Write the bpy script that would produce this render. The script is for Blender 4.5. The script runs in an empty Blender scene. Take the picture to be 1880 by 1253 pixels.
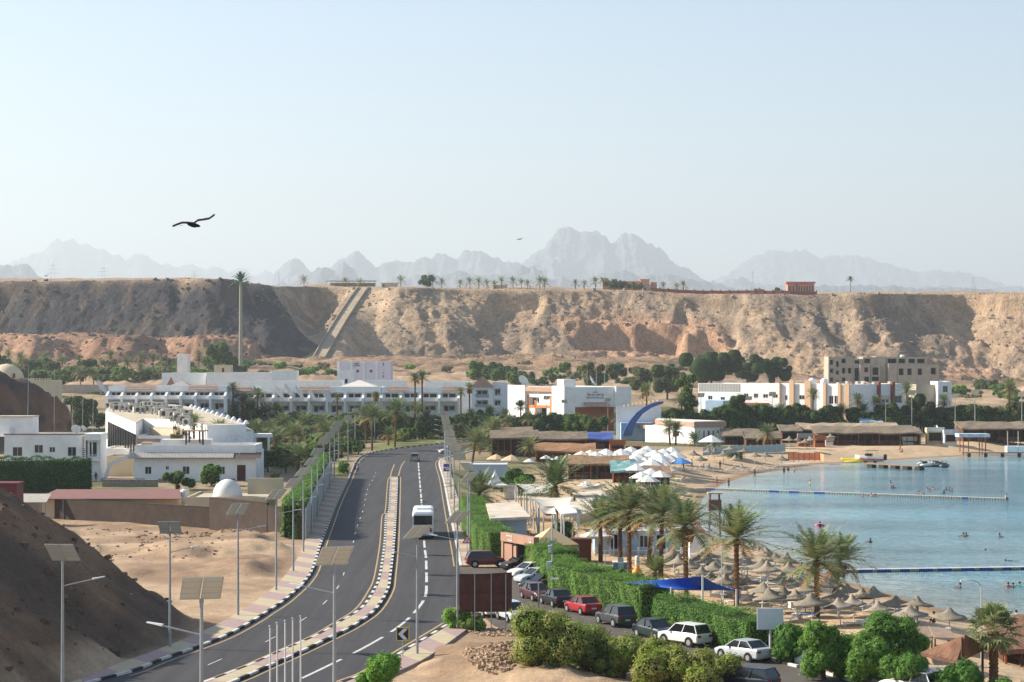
import bpy, math, random
import numpy as np
from mathutils import Vector, Matrix
from mathutils.geometry import tessellate_polygon
random.seed(7)
R = math.radians
F, CX, CY, H = 4000.0, 940.0, 655.0, 22.0
SC = bpy.context.scene
COL = SC.collection

# ------------------------------------------------------------------ noise
def _hash(ix, iy, s):
    n = (ix.astype(np.int64) * 374761393 + iy.astype(np.int64) * 668265263 + s * 974634777) & 0x7fffffff
    n = ((n ^ (n >> 13)) * 1274126177) & 0x7fffffff
    return ((n ^ (n >> 16)) & 0xffff) / 65535.0
def vnoise(x, y, s=0):
    x = np.asarray(x, float); y = np.asarray(y, float)
    ix = np.floor(x); iy = np.floor(y); fx = x - ix; fy = y - iy
    fx = fx * fx * (3 - 2 * fx); fy = fy * fy * (3 - 2 * fy)
    a = _hash(ix, iy, s); b = _hash(ix + 1, iy, s); c = _hash(ix, iy + 1, s); d = _hash(ix + 1, iy + 1, s)
    return (a * (1 - fx) + b * fx) * (1 - fy) + (c * (1 - fx) + d * fx) * fy
def fbm(x, y, o=4, s=0, g=0.5):
    t = 0; a = 1; w = 0
    for i in range(o):
        t = t + a * vnoise(x * 2 ** i, y * 2 ** i, s + i * 17); w += a; a *= g
    return t / w
def ridge(x, y, o=4, s=0, g=0.5):
    t = 0; a = 1; w = 0
    for i in range(o):
        t = t + a * (1 - np.abs(2 * vnoise(x * 2 ** i, y * 2 ** i, s + i * 31) - 1)); w += a; a *= g
    return t / w
def sstep(a, b, x):
    t = np.clip((x - a) / (b - a), 0, 1); return t * t * (3 - 2 * t)

def sdist(X, Y, poly):
    """distance to a closed outline, negative inside"""
    X = np.asarray(X, float); Y = np.asarray(Y, float)
    if X.size == 1:
        A = np.asarray(poly, float); B = np.roll(A, -1, 0); e = B - A; wv = np.array([X.flat[0], Y.flat[0]]) - A
        t = np.clip((wv * e).sum(1) / ((e * e).sum(1) + 1e-12), 0, 1); dd = math.sqrt((((wv - e * t[:, None])) ** 2).sum(1).min())
        y = Y.flat[0]; c = (A[:, 1] > y) != (B[:, 1] > y); ey = np.where(e[:, 1] == 0, 1, e[:, 1])
        ins = (c & (X.flat[0] < e[:, 0] * (y - A[:, 1]) / ey + A[:, 0])).sum() % 2
        return np.full(X.shape, -dd if ins else dd)
    d = np.full(X.shape, 1e18); ins = np.zeros(X.shape, bool)
    n = len(poly)
    for i in range(n):
        ax, ay = poly[i]; bx, by = poly[(i + 1) % n]
        ex, ey = bx - ax, by - ay
        wx, wy = X - ax, Y - ay
        t = np.clip((wx * ex + wy * ey) / (ex * ex + ey * ey + 1e-12), 0, 1)
        d = np.minimum(d, (wx - t * ex) ** 2 + (wy - t * ey) ** 2)
        if ay != by:
            c = ((ay > Y) != (by > Y)) & (X < (bx - ax) * (Y - ay) / (by - ay) + ax)
            ins ^= c
    d = np.sqrt(d)
    return np.where(ins, -d, d)

# ------------------------------------------------------------------ survey helpers (world metres)
def G(px, py, z=0.0):
    Y = F * (H - z) / (py - CY); return ((px - CX) * Y / F, Y)
def XA(px, Y): return (px - CX) * Y / F
def ZA(py, Y): return H - (py - CY) * Y / F
def smooth(pts, n=5):
    out = []
    P = [pts[0]] + list(pts) + [pts[-1]]
    for i in range(1, len(P) - 2):
        p0, p1, p2, p3 = [np.array(q, float) for q in P[i - 1:i + 3]]
        for k in range(n):
            t = k / n
            out.append(tuple(0.5 * ((2 * p1) + (-p0 + p2) * t + (2 * p0 - 5 * p1 + 4 * p2 - p3) * t * t + (-p0 + 3 * p1 - 3 * p2 + p3) * t ** 3)))
    out.append(tuple(pts[-1])); return out
def W(pts, z=0): return [G(a, b, z) for a, b in pts]

KERB_L = [(20,1300),(178,1252),(247,1234),(298,1213),(357,1192.6),(417,1169),(470,1140),(489.5,1127),(519,1108),(543,1088),(558,1073.5),(573,1053),(582,1029),(591,999),(606,960),(614.6,936.5),(629,904),(641,880),(651,855),(661,841),(682,832),(724,825),(787,818),(840,812),(905,806)]
PAVE_L = [(-20,1290),(143,1252),(208,1225),(298,1192.6),(369,1163),(417,1139),(470,1106),(489.5,1091),(507,1076.5),(537,1041),(557,1005),(563,985),(576,950),(590,920),(600,896),(609,878)]
KERB_R1 = [(905,822),(860,830),(830,838),(812,843),(805,852),(813,881),(823,933.6),(830,969),(838,1008),(844,1041)]
KERB_R2 = [(826,1145),(787,1169),(742.5,1195.5),(680,1234),(635,1252),(540,1290)]
MED_L = [(726,877),(717,880),(713,936.5),(707,948.5),(704,999),(695,1058.6),(684.5,1085),(662,1118),(620.5,1145),(579,1169),(519,1195.5),(460,1222),(430,1234),(380,1253),(290,1285)]
MED_R = [(729,877),(731,880),(728.7,936.5),(728.2,948.5),(724.7,1005),(718.7,1058.6),(714,1085),(692,1121),(656,1148),(614.5,1170),(549,1201.5),(489.5,1228),(439,1250.6),(340,1288)]
PARK = [(844,1041),(875,1043),(925,1040),(975,1046),(1017,1085),(1060,1106),(1102,1125),(1186,1147),(1260,1165),(1325,1183),(1402,1210),(1530,1243),(1600,1264),(1600,1340),(1250,1340),(1335,1256),(1250,1222),(1150,1188),(1080,1170),(1000,1154),(960,1150),(938,1158),(905,1148),(880,1126),(850,1128),(826,1145)]
ROAD = smooth(W(KERB_L)) + smooth(W(KERB_R1)) + W([(850,1128)]) + smooth(W(KERB_R2))
PARKW = W(PARK)
SEA_Z = -2.0
SHORE = [(2300,815),(1960,824),(1880,831),(1800,836),(1740,839),(1640,845),(1560,850),(1500,853),(1440,862),(1380,872),(1325,890),(1292,912),(1281,935),(1286,965),(1318,990),(1395,1006),(1450,1024),(1485,1045),(1545,1066),(1605,1083),(1665,1100),(1720,1117),(1772,1133),(1830,1146),(1880,1156),(2000,1200),(2300,1350)]
SHOREW = smooth([G(a, b, SEA_Z) for a, b in SHORE], 4) + [(900, 110), (2500, 110), (2500, 700)]
HILL = [(-36,60),(-33,120),(-30.2,147),(-28.2,160),(-26.4,173),(-27.5,184),(-33,194),(-45,204),(-60,212),(-90,222),(-200,240),(-300,200),(-300,60)]
def ground(X, Y, detail=True):
    X = np.asarray(X, float); Y = np.asarray(Y, float)
    z = 8 * sstep(620, 900, Y) + 12 * sstep(880, 1260, Y) * (1 - 0.75 * sstep(60, 200, X)) - 4 * sstep(640, 900, Y) * sstep(60, 200, X)
    z = z - 0.06 + (detail * 1.0) * (np.clip(ridge(X / 60, Y / 26, 5, 33, .62) - 0.6, 0, 1) * 8 + (fbm(X / 9, Y / 9, 3, 35) - .5) * 1.6) * sstep(860, 960, Y)
    dr = np.minimum(sdist(X, Y, ROAD), sdist(X, Y, PARKW))
    off = sstep(1.5, 9, dr)
    if detail:
        z = z + off * (fbm(X / 6, Y / 6, 4, 3) - 0.5) * 0.5 * (Y < 700) + off * (fbm(X / 22, Y / 22, 4, 9) - 0.5) * sstep(600, 800, Y) * 4
    # bare lot behind the left pavement: low mounds
    lot = sstep(-23.5, -27, X) * sstep(180, 195, Y) * (1 - sstep(262, 280, Y))
    z = z + lot * (0.1 + 1.1 * sstep(0.5, 0.78, fbm(X / 11, Y / 13, 4, 21)))
    # shaded slope at the left edge
    dh = -sdist(X, Y, HILL)
    n = fbm(X / 7, Y / 7, 5, 5) - 0.5
    hh = 0.66 * np.clip(dh + n * 4.0, 0, None); hh = 35 * (1 - np.exp(-hh / 35)) * 1.25
    z = z + np.where(dh > -3, hh + (fbm(X / 1.6, Y / 1.6, 3, 8) - 0.5) * 0.5 * np.clip(dh / 3, 0, 1), 0)
    # dark outcrop by the white house
    ox, oy = XA(-30, 520), 520
    r = np.hypot((X - ox), (Y - oy) * 0.8) + (fbm(X / 6, Y / 6, 4, 77) - 0.5) * 14
    z = z + 19 * np.clip(1 - (np.clip(r, 0, 99) / 25) ** 1.7, 0, 1)
    # spoil heap and earth bank on the near right
    for px, py, rad, hgt in ((905,1225,5.5,1.3),(985,1240,5,0.9),(860,1195,3.5,0.5),(1010,1195,3,0.7),(1060,1262,5,0.8),(940,1180,3,0.35)):
        bx, by = G(px, py)
        rr = np.hypot(X - bx, (Y - by) * 0.8) / rad
        z = z + hgt * np.clip(1 - rr ** 1.6, 0, 1) * (0.7 + 0.6 * fbm(X / 1.2, Y / 1.2, 3, 41))
    # falls to the beach
    ds = sdist(X, Y, SHOREW)
    b = sstep(0, 16, ds)
    z = np.where(ds < 0, SEA_Z - np.clip(-ds * 0.05, 0, 4), (SEA_Z + 0.03) * (1 - b) + z * b)
    return z
def gz(x, y): return float(ground(np.array([x]), np.array([y]), False)[0])
def P(px, py, dz=0.0):
    """point on the terrain seen there"""
    if py < 750:
        ys = np.linspace(600, 1240, 260); xs = (px - CX) * ys / F; zt = ground(xs, ys, False); k = np.nonzero(H - (py - CY) * ys / F <= zt)[0]
        k = k[0] if len(k) else len(ys) - 1
        return float(xs[k]), float(ys[k]), float(zt[k])
    z = 0.0
    for _ in range(5):
        x, y = G(px, py, z + dz); z = gz(x, y)
    return x, y, z

# ------------------------------------------------------------------ materials
def lin(c):
    return tuple(((v / 255) / 12.92 if v <= 10 else (((v / 255) + 0.055) / 1.055) ** 2.4) for v in c) + (1,)
MATS = {}
def mat(name, c, rough=0.8, spec=0.3, metal=0.0, var=0.0, scale=1.0, c2=None, bump=0.0, bscale=8.0, coord='Position', emit=None, thr=(0.35, 0.65), dist=0.1, leaf=0.0, rnd=0.0, alpha=None):
    if name in MATS: return MATS[name]
    m = bpy.data.materials.new(name); m.use_nodes = True; MATS[name] = m
    nt = m.node_tree; N = nt.nodes; L = nt.links
    b = N['Principled BSDF']; b.inputs['Roughness'].default_value = rough
    b.inputs['Specular IOR Level'].default_value = spec; b.inputs['Metallic'].default_value = metal
    c = lin(c); b.inputs['Base Color'].default_value = c
    src = None
    if coord == 'Position':
        g = N.new('ShaderNodeNewGeometry'); vec = g.outputs['Position']
    else:
        g = N.new('ShaderNodeTexCoord'); vec = g.outputs['Object']
    if var > 0 or c2:
        c2l = lin(c2) if c2 else tuple(v * (1 - var) for v in c[:3]) + (1,)
        n = N.new('ShaderNodeTexNoise'); n.inputs['Scale'].default_value = scale; n.inputs['Detail'].default_value = 6; n.inputs['Roughness'].default_value = 0.62
        L.new(vec, n.inputs['Vector'])
        r = N.new('ShaderNodeMapRange'); r.inputs['From Min'].default_value = thr[0]; r.inputs['From Max'].default_value = thr[1]
        L.new(n.outputs['Fac'], r.inputs['Value'])
        mx = N.new('ShaderNodeMix'); mx.data_type = 'RGBA'; mx.inputs['A'].default_value = c; mx.inputs['B'].default_value = c2l
        L.new(r.outputs['Result'], mx.inputs['Factor']); src = mx.outputs['Result']
    if rnd > 0:
        oi = N.new('ShaderNodeObjectInfo'); hv = N.new('ShaderNodeHueSaturation')
        mr = N.new('ShaderNodeMapRange'); mr.inputs['To Min'].default_value = 1 - rnd; mr.inputs['To Max'].default_value = 1 + rnd
        mh = N.new('ShaderNodeMapRange'); mh.inputs['To Min'].default_value = 0.5 + rnd * 0.06; mh.inputs['To Max'].default_value = 0.5 - rnd * 0.06
        L.new(oi.outputs['Random'], mr.inputs['Value']); L.new(mr.outputs['Result'], hv.inputs['Value'])
        L.new(oi.outputs['Random'], mh.inputs['Value']); L.new(mh.outputs['Result'], hv.inputs['Hue'])
        if src: L.new(src, hv.inputs['Color'])
        else: hv.inputs['Color'].default_value = c
        src = hv.outputs['Color']
    if src: L.new(src, b.inputs['Base Color'])
    if bump > 0:
        n2 = N.new('ShaderNodeTexNoise'); n2.inputs['Scale'].default_value = bscale; n2.inputs['Detail'].default_value = 5
        L.new(vec, n2.inputs['Vector'])
        bp = N.new('ShaderNodeBump'); bp.inputs['Strength'].default_value = bump; bp.inputs['Distance'].default_value = dist
        L.new(n2.outputs['Fac'], bp.inputs['Height']); L.new(bp.outputs['Normal'], b.inputs['Normal'])
    if leaf > 0:
        tr = N.new('ShaderNodeBsdfTranslucent'); ms = N.new('ShaderNodeMixShader'); ms.inputs[0].default_value = leaf
        if src: L.new(src, tr.inputs['Color'])
        else: tr.inputs['Color'].default_value = c
        L.new(b.outputs[0], ms.inputs[1]); L.new(tr.outputs[0], ms.inputs[2]); L.new(ms.outputs[0], N['Material Output'].inputs['Surface'])
    return m

# ------------------------------------------------------------------ mesh building
class MB:
    def __init__(s): s.v = []; s.f = []; s.m = []
    def add(s, vs, fs, m=0):
        o = len(s.v); s.v.extend(tuple(map(float, q)) for q in vs)
        for f in fs: s.f.append(tuple(i + o for i in f)); s.m.append(m)
        return s
    def box(s, x0, y0, z0, x1, y1, z1, m=0):
        return s.add([(x0,y0,z0),(x1,y0,z0),(x1,y1,z0),(x0,y1,z0),(x0,y0,z1),(x1,y0,z1),(x1,y1,z1),(x0,y1,z1)],
                     [(0,3,2,1),(4,5,6,7),(0,1,5,4),(1,2,6,5),(2,3,7,6),(3,0,4,7)], m)
    def obox(s, c, sz, rz=0, m=0, rx=0, ry=0):
        M = Matrix.Translation(c) @ Matrix.Rotation(rz, 4, 'Z') @ Matrix.Rotation(ry, 4, 'Y') @ Matrix.Rotation(rx, 4, 'X')
        a, b, d = sz[0] / 2, sz[1] / 2, sz[2] / 2
        vs = [M @ Vector(q) for q in ((-a,-b,-d),(a,-b,-d),(a,b,-d),(-a,b,-d),(-a,-b,d),(a,-b,d),(a,b,d),(-a,b,d))]
        return s.add(vs, [(0,3,2,1),(4,5,6,7),(0,1,5,4),(1,2,6,5),(2,3,7,6),(3,0,4,7)], m)
    def cyl(s, p0, p1, r0, r1=None, n=8, m=0, cap=True):
        r1 = r0 if r1 is None else r1
        p0 = Vector(p0); p1 = Vector(p1); d = (p1 - p0).normalized()
        a = d.orthogonal().normalized(); b = d.cross(a)
        vs = []
        for p, r in ((p0, r0), (p1, r1)):
            for i in range(n):
                t = 2 * math.pi * i / n; vs.append(p + a * (r * math.cos(t)) + b * (r * math.sin(t)))
        fs = [(i, (i + 1) % n, n + (i + 1) % n, n + i) for i in range(n)]
        if cap: fs += [tuple(reversed(range(n))), tuple(range(n, 2 * n))]
        return s.add(vs, fs, m)
    def tube(s, pts, rs, n=6, m=0):
        pts = [Vector(p) for p in pts]; vs = []
        for k, p in enumerate(pts):
            d = (pts[min(k + 1, len(pts) - 1)] - pts[max(k - 1, 0)]).normalized()
            a = Vector((0, 1, 0)) if abs(d.z) > 0.5 else Vector((0, 0, 1))
            a = (a - d * a.dot(d)).normalized(); b = d.cross(a)
            r = rs[k] if hasattr(rs, '__len__') else rs
            for i in range(n):
                t = 2 * math.pi * i / n; vs.append(p + a * (r * math.cos(t)) + b * (r * math.sin(t)))
        K = len(pts)
        fs = [(k * n + i, k * n + (i + 1) % n, (k + 1) * n + (i + 1) % n, (k + 1) * n + i) for k in range(K - 1) for i in range(n)]
        fs += [tuple(reversed(range(n))), tuple(range((K - 1) * n, K * n))]
        return s.add(vs, fs, m)
    def lathe(s, prof, n=16, c=(0, 0, 0), m=0, wob=0.0):
        vs = []; 
        for r, z in prof:
            for i in range(n):
                t = 2 * math.pi * i / n; rr = r * (1 + wob * math.sin(i * 2.7 + z * 3)); vs.append((c[0] + rr * math.cos(t), c[1] + rr * math.sin(t), c[2] + z))
        K = len(prof)
        fs = [(k * n + i, k * n + (i + 1) % n, (k + 1) * n + (i + 1) % n, (k + 1) * n + i) for k in range(K - 1) for i in range(n)]
        fs += [tuple(reversed(range(n))), tuple(range((K - 1) * n, K * n))]
        return s.add(vs, fs, m)
    def prism(s, pts, z0, z1, m=0, mt=None):
        n = len(pts)
        ar = sum(pts[i][0] * pts[(i + 1) % n][1] - pts[(i + 1) % n][0] * pts[i][1] for i in range(n))
        if ar < 0: pts = list(reversed(pts))
        z0s = z0 if hasattr(z0, '__len__') else [z0] * n
        vs = [(p[0], p[1], z0s[i]) for i, p in enumerate(pts)] + [(p[0], p[1], z1) for p in pts]
        s.add(vs, [(i, (i + 1) % n, n + (i + 1) % n, n + i) for i in range(n)], m)
        tri = tessellate_polygon([[Vector((p[0], p[1], 0)) for p in pts]])
        up = []
        for t in tri:
            a, b, c = [pts[i] for i in t]
            up.append(t if (b[0]-a[0])*(c[1]-a[1])-(b[1]-a[1])*(c[0]-a[0]) > 0 else (t[0], t[2], t[1]))
        s.add(vs, [tuple(i + n for i in t) for t in up], m if mt is None else mt)
        return s
    def vprism(s, pts, y0, y1, m=0):
        """outline in x,z swept along y"""
        n = len(pts); vs = [(p[0], y0, p[1]) for p in pts] + [(p[0], y1, p[1]) for p in pts]
        ar = sum(pts[i][0] * pts[(i + 1) % n][1] - pts[(i + 1) % n][0] * pts[i][1] for i in range(n))
        tri = [tuple(t) for t in tessellate_polygon([[Vector((p[0], p[1], 0)) for p in pts]])]
        fs = [(i, (i + 1) % n, n + (i + 1) % n, n + i) for i in range(n)] + tri + [tuple(i + n for i in reversed(t)) for t in tri]
        return s.add(vs, fs, m)
    def build(s, name, mats, parent=None, smooth=False, loc=(0, 0, 0)):
        me = bpy.data.meshes.new(name); me.from_pydata(s.v, [], s.f)
        if not isinstance(mats, (list, tuple)): mats = [mats]
        for m in mats: me.materials.append(m)
        if len(mats) > 1: me.polygons.foreach_set('material_index', s.m)
        if smooth: me.polygons.foreach_set('use_smooth', [True] * len(me.polygons))
        me.update()
        return link(name, me, parent, loc)
def link(name, me, parent=None, loc=(0, 0, 0)):
    o = bpy.data.objects.new(name, me); COL.objects.link(o); o.location = loc
    if parent: o.parent = parent
    return o
def fast(name, V, Q, mats, vcol=None, smooth=False, fattr=None):
    """numpy mesh: V (n,3), Q (m,4) or (m,3)"""
    me = bpy.data.meshes.new(name); V = np.asarray(V, np.float32); Q = np.asarray(Q, np.int32); k = Q.shape[1]
    me.vertices.add(len(V)); me.vertices.foreach_set('co', V.ravel())
    me.loops.add(Q.size); me.loops.foreach_set('vertex_index', Q.ravel())
    me.polygons.add(len(Q)); me.polygons.foreach_set('loop_start', np.arange(0, Q.size, k, dtype=np.int32))
    try: me.polygons.foreach_set('loop_total', np.full(len(Q), k, np.int32))
    except Exception: pass
    if smooth: me.polygons.foreach_set('use_smooth', np.ones(len(Q), bool))
    for m in (mats if isinstance(mats, (list, tuple)) else [mats]): me.materials.append(m)
    if vcol is not None:
        a = me.color_attributes.new('col', 'FLOAT_COLOR', 'POINT'); a.data.foreach_set('color', np.asarray(vcol, np.float32).ravel())
    me.update(); me.validate()
    return me
def grid_mesh(name, X, Y, Z, mats, vcol=None, smooth=True):
    r, c = X.shape
    V = np.stack([X, Y, Z], -1).reshape(-1, 3)
    i = np.arange((r - 1) * (c - 1)); a = (i // (c - 1)) * c + i % (c - 1)
    Q = np.stack([a, a + 1, a + c + 1, a + c], -1)
    return fast(name, V, Q, mats, vcol, smooth)
def tag(o, label=None, cat=None, group=None, kind=None):
    if label: o['label'] = label
    if cat: o['category'] = cat
    if group: o['group'] = group
    if kind: o['kind'] = kind
    return o
def thing(name, label, cat, loc=(0, 0, 0), rz=0.0, group=None, s=1.0):
    o = bpy.data.objects.new(name, None); COL.objects.link(o); o.location = loc; o.rotation_euler = (0, 0, rz)
    if s != 1.0: o.scale = (s, s, s) if not hasattr(s, '__len__') else s
    return tag(o, label, cat, group)
def copy_kit(kit, name, label, cat, loc, rz=0.0, group=None, s=1.0):
    """kit: list of (part name, mesh, [subparts], matrix or None)"""
    t = thing(name, label, cat, loc, rz, group, s)
    for pn, me, subs in kit:
        p = link(pn, me, t)
        for sn, sm in subs: link(sn, sm, p)
    return t
def mesh_of(mb, name, mats, smooth=False):
    o = mb.build(name, mats, None, smooth); me = o.data; bpy.data.objects.remove(o); return me
ORD = ['leftmost','second from the left','third from the left','fourth from the left','fifth from the left','sixth from the left','seventh from the left','eighth from the left','ninth from the left','tenth from the left','eleventh from the left','twelfth from the left','thirteenth from the left','fourteenth from the left','fifteenth from the left','sixteenth from the left','seventeenth from the left','eighteenth from the left','nineteenth from the left','twentieth from the left','twenty-first from the left','twenty-second from the left','twenty-third from the left','twenty-fourth from the left','twenty-fifth from the left']
# ------------------------------------------------------------------ camera, sky, sun, air
cam = bpy.data.cameras.new('camera'); co = bpy.data.objects.new('camera', cam); COL.objects.link(co)
cam.sensor_width = 36; cam.lens = F / 1880 * 36; cam.shift_y = (CY - 626.5) / 1880
cam.clip_start = 0.5; cam.clip_end = 90000
co.location = (0, 0, H); co.rotation_euler = (R(90), 0, 0); SC.camera = co
SUN_EL, SUN_AZ = 30.0, 13.0
sd = Vector((-math.cos(R(SUN_EL)) * math.cos(R(SUN_AZ)), math.cos(R(SUN_EL)) * math.sin(R(SUN_AZ)), math.sin(R(SUN_EL))))
sl = bpy.data.lights.new('sun', 'SUN'); so = bpy.data.objects.new('sun', sl); COL.objects.link(so)
sl.energy = 5.0; sl.angle = R(0.53); sl.color = (1.0, 0.91, 0.78); so.rotation_euler = sd.to_track_quat('Z', 'Y').to_euler(); so.location = (-200, 100, 200)
w = bpy.data.worlds.new('World'); SC.world = w; w.use_nodes = True
nt = w.node_tree; bg = nt.nodes['Background']
sky = nt.nodes.new('ShaderNodeTexSky'); sky.sky_type = 'NISHITA'; sky.sun_disc = False
sky.sun_elevation = R(SUN_EL); sky.sun_rotation = R(-90 + SUN_AZ); sky.air_density = 1.0; sky.dust_density = 0.7; sky.ozone_density = 2.2; sky.altitude = 50
nt.links.new(sky.outputs[0], bg.inputs['Color']); bg.inputs['Strength'].default_value = 0.082
SC.view_settings.view_transform = 'Standard'; SC.view_settings.look = 'None'; SC.view_settings.exposure = 1.12; SC.view_settings.gamma = 1
cy = SC.cycles
cy.max_bounces = 5; cy.diffuse_bounces = 3; cy.glossy_bounces = 2; cy.transmission_bounces = 3; cy.volume_bounces = 0; cy.transparent_max_bounces = 6
cy.caustics_reflective = False; cy.caustics_refractive = False; cy.use_denoising = True; cy.sample_clamp_indirect = 6
hz = MB().box(-27000, -1500, -9, 27000, 31000, 1500)
hm = bpy.data.materials.new('haze_air'); hm.use_nodes = True
hm.node_tree.nodes.remove(hm.node_tree.nodes['Principled BSDF'])
pv = hm.node_tree.nodes.new('ShaderNodeVolumePrincipled'); pv.inputs['Color'].default_value = (0.86, 0.945, 1.0, 1); pv.inputs['Density'].default_value = 9e-5
pv.inputs['Anisotropy'].default_value = 0.25
hm.node_tree.links.new(pv.outputs[0], hm.node_tree.nodes['Material Output'].inputs['Volume'])
tag(hz.build('haze', hm), kind='stuff')

# ------------------------------------------------------------------ ground
def ground_mat(name, bump=0.35, bscale=1.2, dist=0.3, vs=(0.35, 3.0), amt=0.22, rough=0.95):
    m = bpy.data.materials.new(name); m.use_nodes = True; nt = m.node_tree; N = nt.nodes; L = nt.links
    b = N['Principled BSDF']; b.inputs['Roughness'].default_value = rough; b.inputs['Specular IOR Level'].default_value = 0.15
    at = N.new('ShaderNodeAttribute'); at.attribute_name = 'col'
    g = N.new('ShaderNodeNewGeometry'); last = at.outputs['Color']
    for i, s in enumerate(vs):
        n = N.new('ShaderNodeTexNoise'); n.inputs['Scale'].default_value = s; n.inputs['Detail'].default_value = 7; n.inputs['Roughness'].default_value = 0.7
        L.new(g.outputs['Position'], n.inputs['Vector'])
        r = N.new('ShaderNodeMapRange'); r.inputs['From Min'].default_value = 0.3; r.inputs['From Max'].default_value = 0.7
        r.inputs['To Min'].default_value = 1 - amt; r.inputs['To Max'].default_value = 1 + amt
        L.new(n.outputs['Fac'], r.inputs['Value'])
        mx = N.new('ShaderNodeMix'); mx.data_type = 'RGBA'; mx.blend_type = 'MULTIPLY'; mx.inputs['Factor'].default_value = 1
        L.new(last, mx.inputs['A']); L.new(r.outputs['Result'], mx.inputs['B']); last = mx.outputs['Result']
    L.new(last, b.inputs['Base Color'])
    n2 = N.new('ShaderNodeTexNoise'); n2.inputs['Scale'].default_value = bscale; n2.inputs['Detail'].default_value = 10; n2.inputs['Roughness'].default_value = 0.7
    L.new(g.outputs['Position'], n2.inputs['Vector'])
    bp = N.new('ShaderNodeBump'); bp.inputs['Strength'].default_value = bump; bp.inputs['Distance'].default_value = dist
    L.new(n2.outputs['Fac'], bp.inputs['Height']); L.new(bp.outputs['Normal'], b.inputs['Normal'])
    return m
def C(c): return np.array(lin(c))
def mixc(a, b, t): return a * (1 - t[..., None]) + b * t[..., None]

u = np.concatenate([np.linspace(-0.9, -0.27, 70)[:-1], np.linspace(-0.27, 0.27, 460), np.linspace(0.27, 0.62, 40)[1:]])
yy = np.exp(np.linspace(math.log(70), math.log(1095), 470))
U, Yg = np.meshgrid(u, yy); Xg = U * Yg
Zg = ground(Xg, Yg)
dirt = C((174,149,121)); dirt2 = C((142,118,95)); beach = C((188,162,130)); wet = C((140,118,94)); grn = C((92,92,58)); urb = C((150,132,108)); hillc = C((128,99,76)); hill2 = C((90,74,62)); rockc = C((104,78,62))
n1 = sstep(0.35, 0.65, fbm(Xg / 9, Yg / 9, 4, 61)); n2 = sstep(0.4, 0.62, fbm(Xg / 25, Yg / 25, 4, 62))
col = mixc(dirt, dirt2, n1)
col = mixc(col, mixc(urb, grn, n2), sstep(300, 360, Yg) * (1 - sstep(760, 880, Yg)))
ds = sdist(Xg, Yg, SHOREW)
col = mixc(col, beach, 1 - sstep(25, 45, ds))
col = mixc(col, wet, (1 - sstep(1.0, 3.5, ds)) * (ds > -3))
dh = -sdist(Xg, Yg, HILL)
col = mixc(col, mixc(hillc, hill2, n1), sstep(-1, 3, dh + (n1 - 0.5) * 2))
r0 = np.hypot(Xg - XA(-30, 520), (Yg - 520) * 0.8)
col = mixc(col, mixc(rockc, C((70,62,58)), n1), 1 - sstep(22, 27, r0))
# keep the sheet just below the paved areas
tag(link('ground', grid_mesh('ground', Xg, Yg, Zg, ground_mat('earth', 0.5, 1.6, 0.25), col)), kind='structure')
base = MB().add([(-25000,-1200,-7.5),(25000,-1200,-7.5),(25000,29000,-7.5),(-25000,29000,-7.5)], [(0,1,2,3)])
tag(base.build('terrain_base', mat('desert', (180,155,128), 0.95)), kind='structure')

# sea
m = bpy.data.materials.new('sea_water'); m.use_nodes = True; nt = m.node_tree; N = nt.nodes; L = nt.links
b = N['Principled BSDF']; b.inputs['Roughness'].default_value = 0.12; b.inputs['IOR'].default_value = 1.33
g = N.new('ShaderNodeNewGeometry'); mp = N.new('ShaderNodeMapping'); mp.inputs['Scale'].default_value = (0.5, 1.0, 1); L.new(g.outputs['Position'], mp.inputs['Vector'])
n = N.new('ShaderNodeTexNoise'); n.inputs['Scale'].default_value = 0.035; n.inputs['Detail'].default_value = 4; L.new(mp.outputs[0], n.inputs['Vector'])
at = N.new('ShaderNodeAttribute'); at.attribute_name = 'col'
mx = N.new('ShaderNodeMix'); mx.data_type = 'RGBA'; mx.blend_type = 'MULTIPLY'; mx.inputs['Factor'].default_value = 1
r = N.new('ShaderNodeMapRange'); r.inputs['From Min'].default_value = 0.35; r.inputs['From Max'].default_value = 0.65; r.inputs['To Min'].default_value = 0.6; r.inputs['To Max'].default_value = 1.25
L.new(n.outputs['Fac'], r.inputs['Value']); L.new(at.outputs['Color'], mx.inputs['A']); L.new(r.outputs['Result'], mx.inputs['B']); L.new(mx.outputs['Result'], b.inputs['Base Color'])
hsum = None
for s, a in ((0.8, 1.0), (2.2, 0.5), (0.22, 1.2)):
    k = N.new('ShaderNodeTexNoise'); k.inputs['Scale'].default_value = s; k.inputs['Detail'].default_value = 3; L.new(mp.outputs[0], k.inputs['Vector'])
    q = N.new('ShaderNodeMath'); q.operation = 'MULTIPLY'; q.inputs[1].default_value = a; L.new(k.outputs['Fac'], q.inputs[0])
    if hsum is None: hsum = q.outputs[0]
    else:
        ad = N.new('ShaderNodeMath'); L.new(hsum, ad.inputs[0]); L.new(q.outputs[0], ad.inputs[1]); hsum = ad.outputs[0]
bp = N.new('ShaderNodeBump'); bp.inputs['Strength'].default_value = 1.0; bp.inputs['Distance'].default_value = 0.55
L.new(hsum, bp.inputs['Height']); L.new(bp.outputs['Normal'], b.inputs['Normal'])
su = np.linspace(-0.1, 2.2, 240) ** 1.0; sy = np.exp(np.linspace(math.log(100), math.log(1100), 180))
su = np.concatenate([np.linspace(0.02, 0.3, 220), np.linspace(0.31, 4.0, 40)])
SU, SY = np.meshgrid(su, sy); SX = SU * SY
dsea = -sdist(SX, SY, SHOREW)
sc = mixc(C((150,162,156)), C((118,154,162)), sstep(0, 16, dsea)); sc = mixc(sc, C((78,130,148)), sstep(14, 60, dsea)); sc = mixc(sc, C((42,102,128)), sstep(70, 190, dsea))
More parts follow.
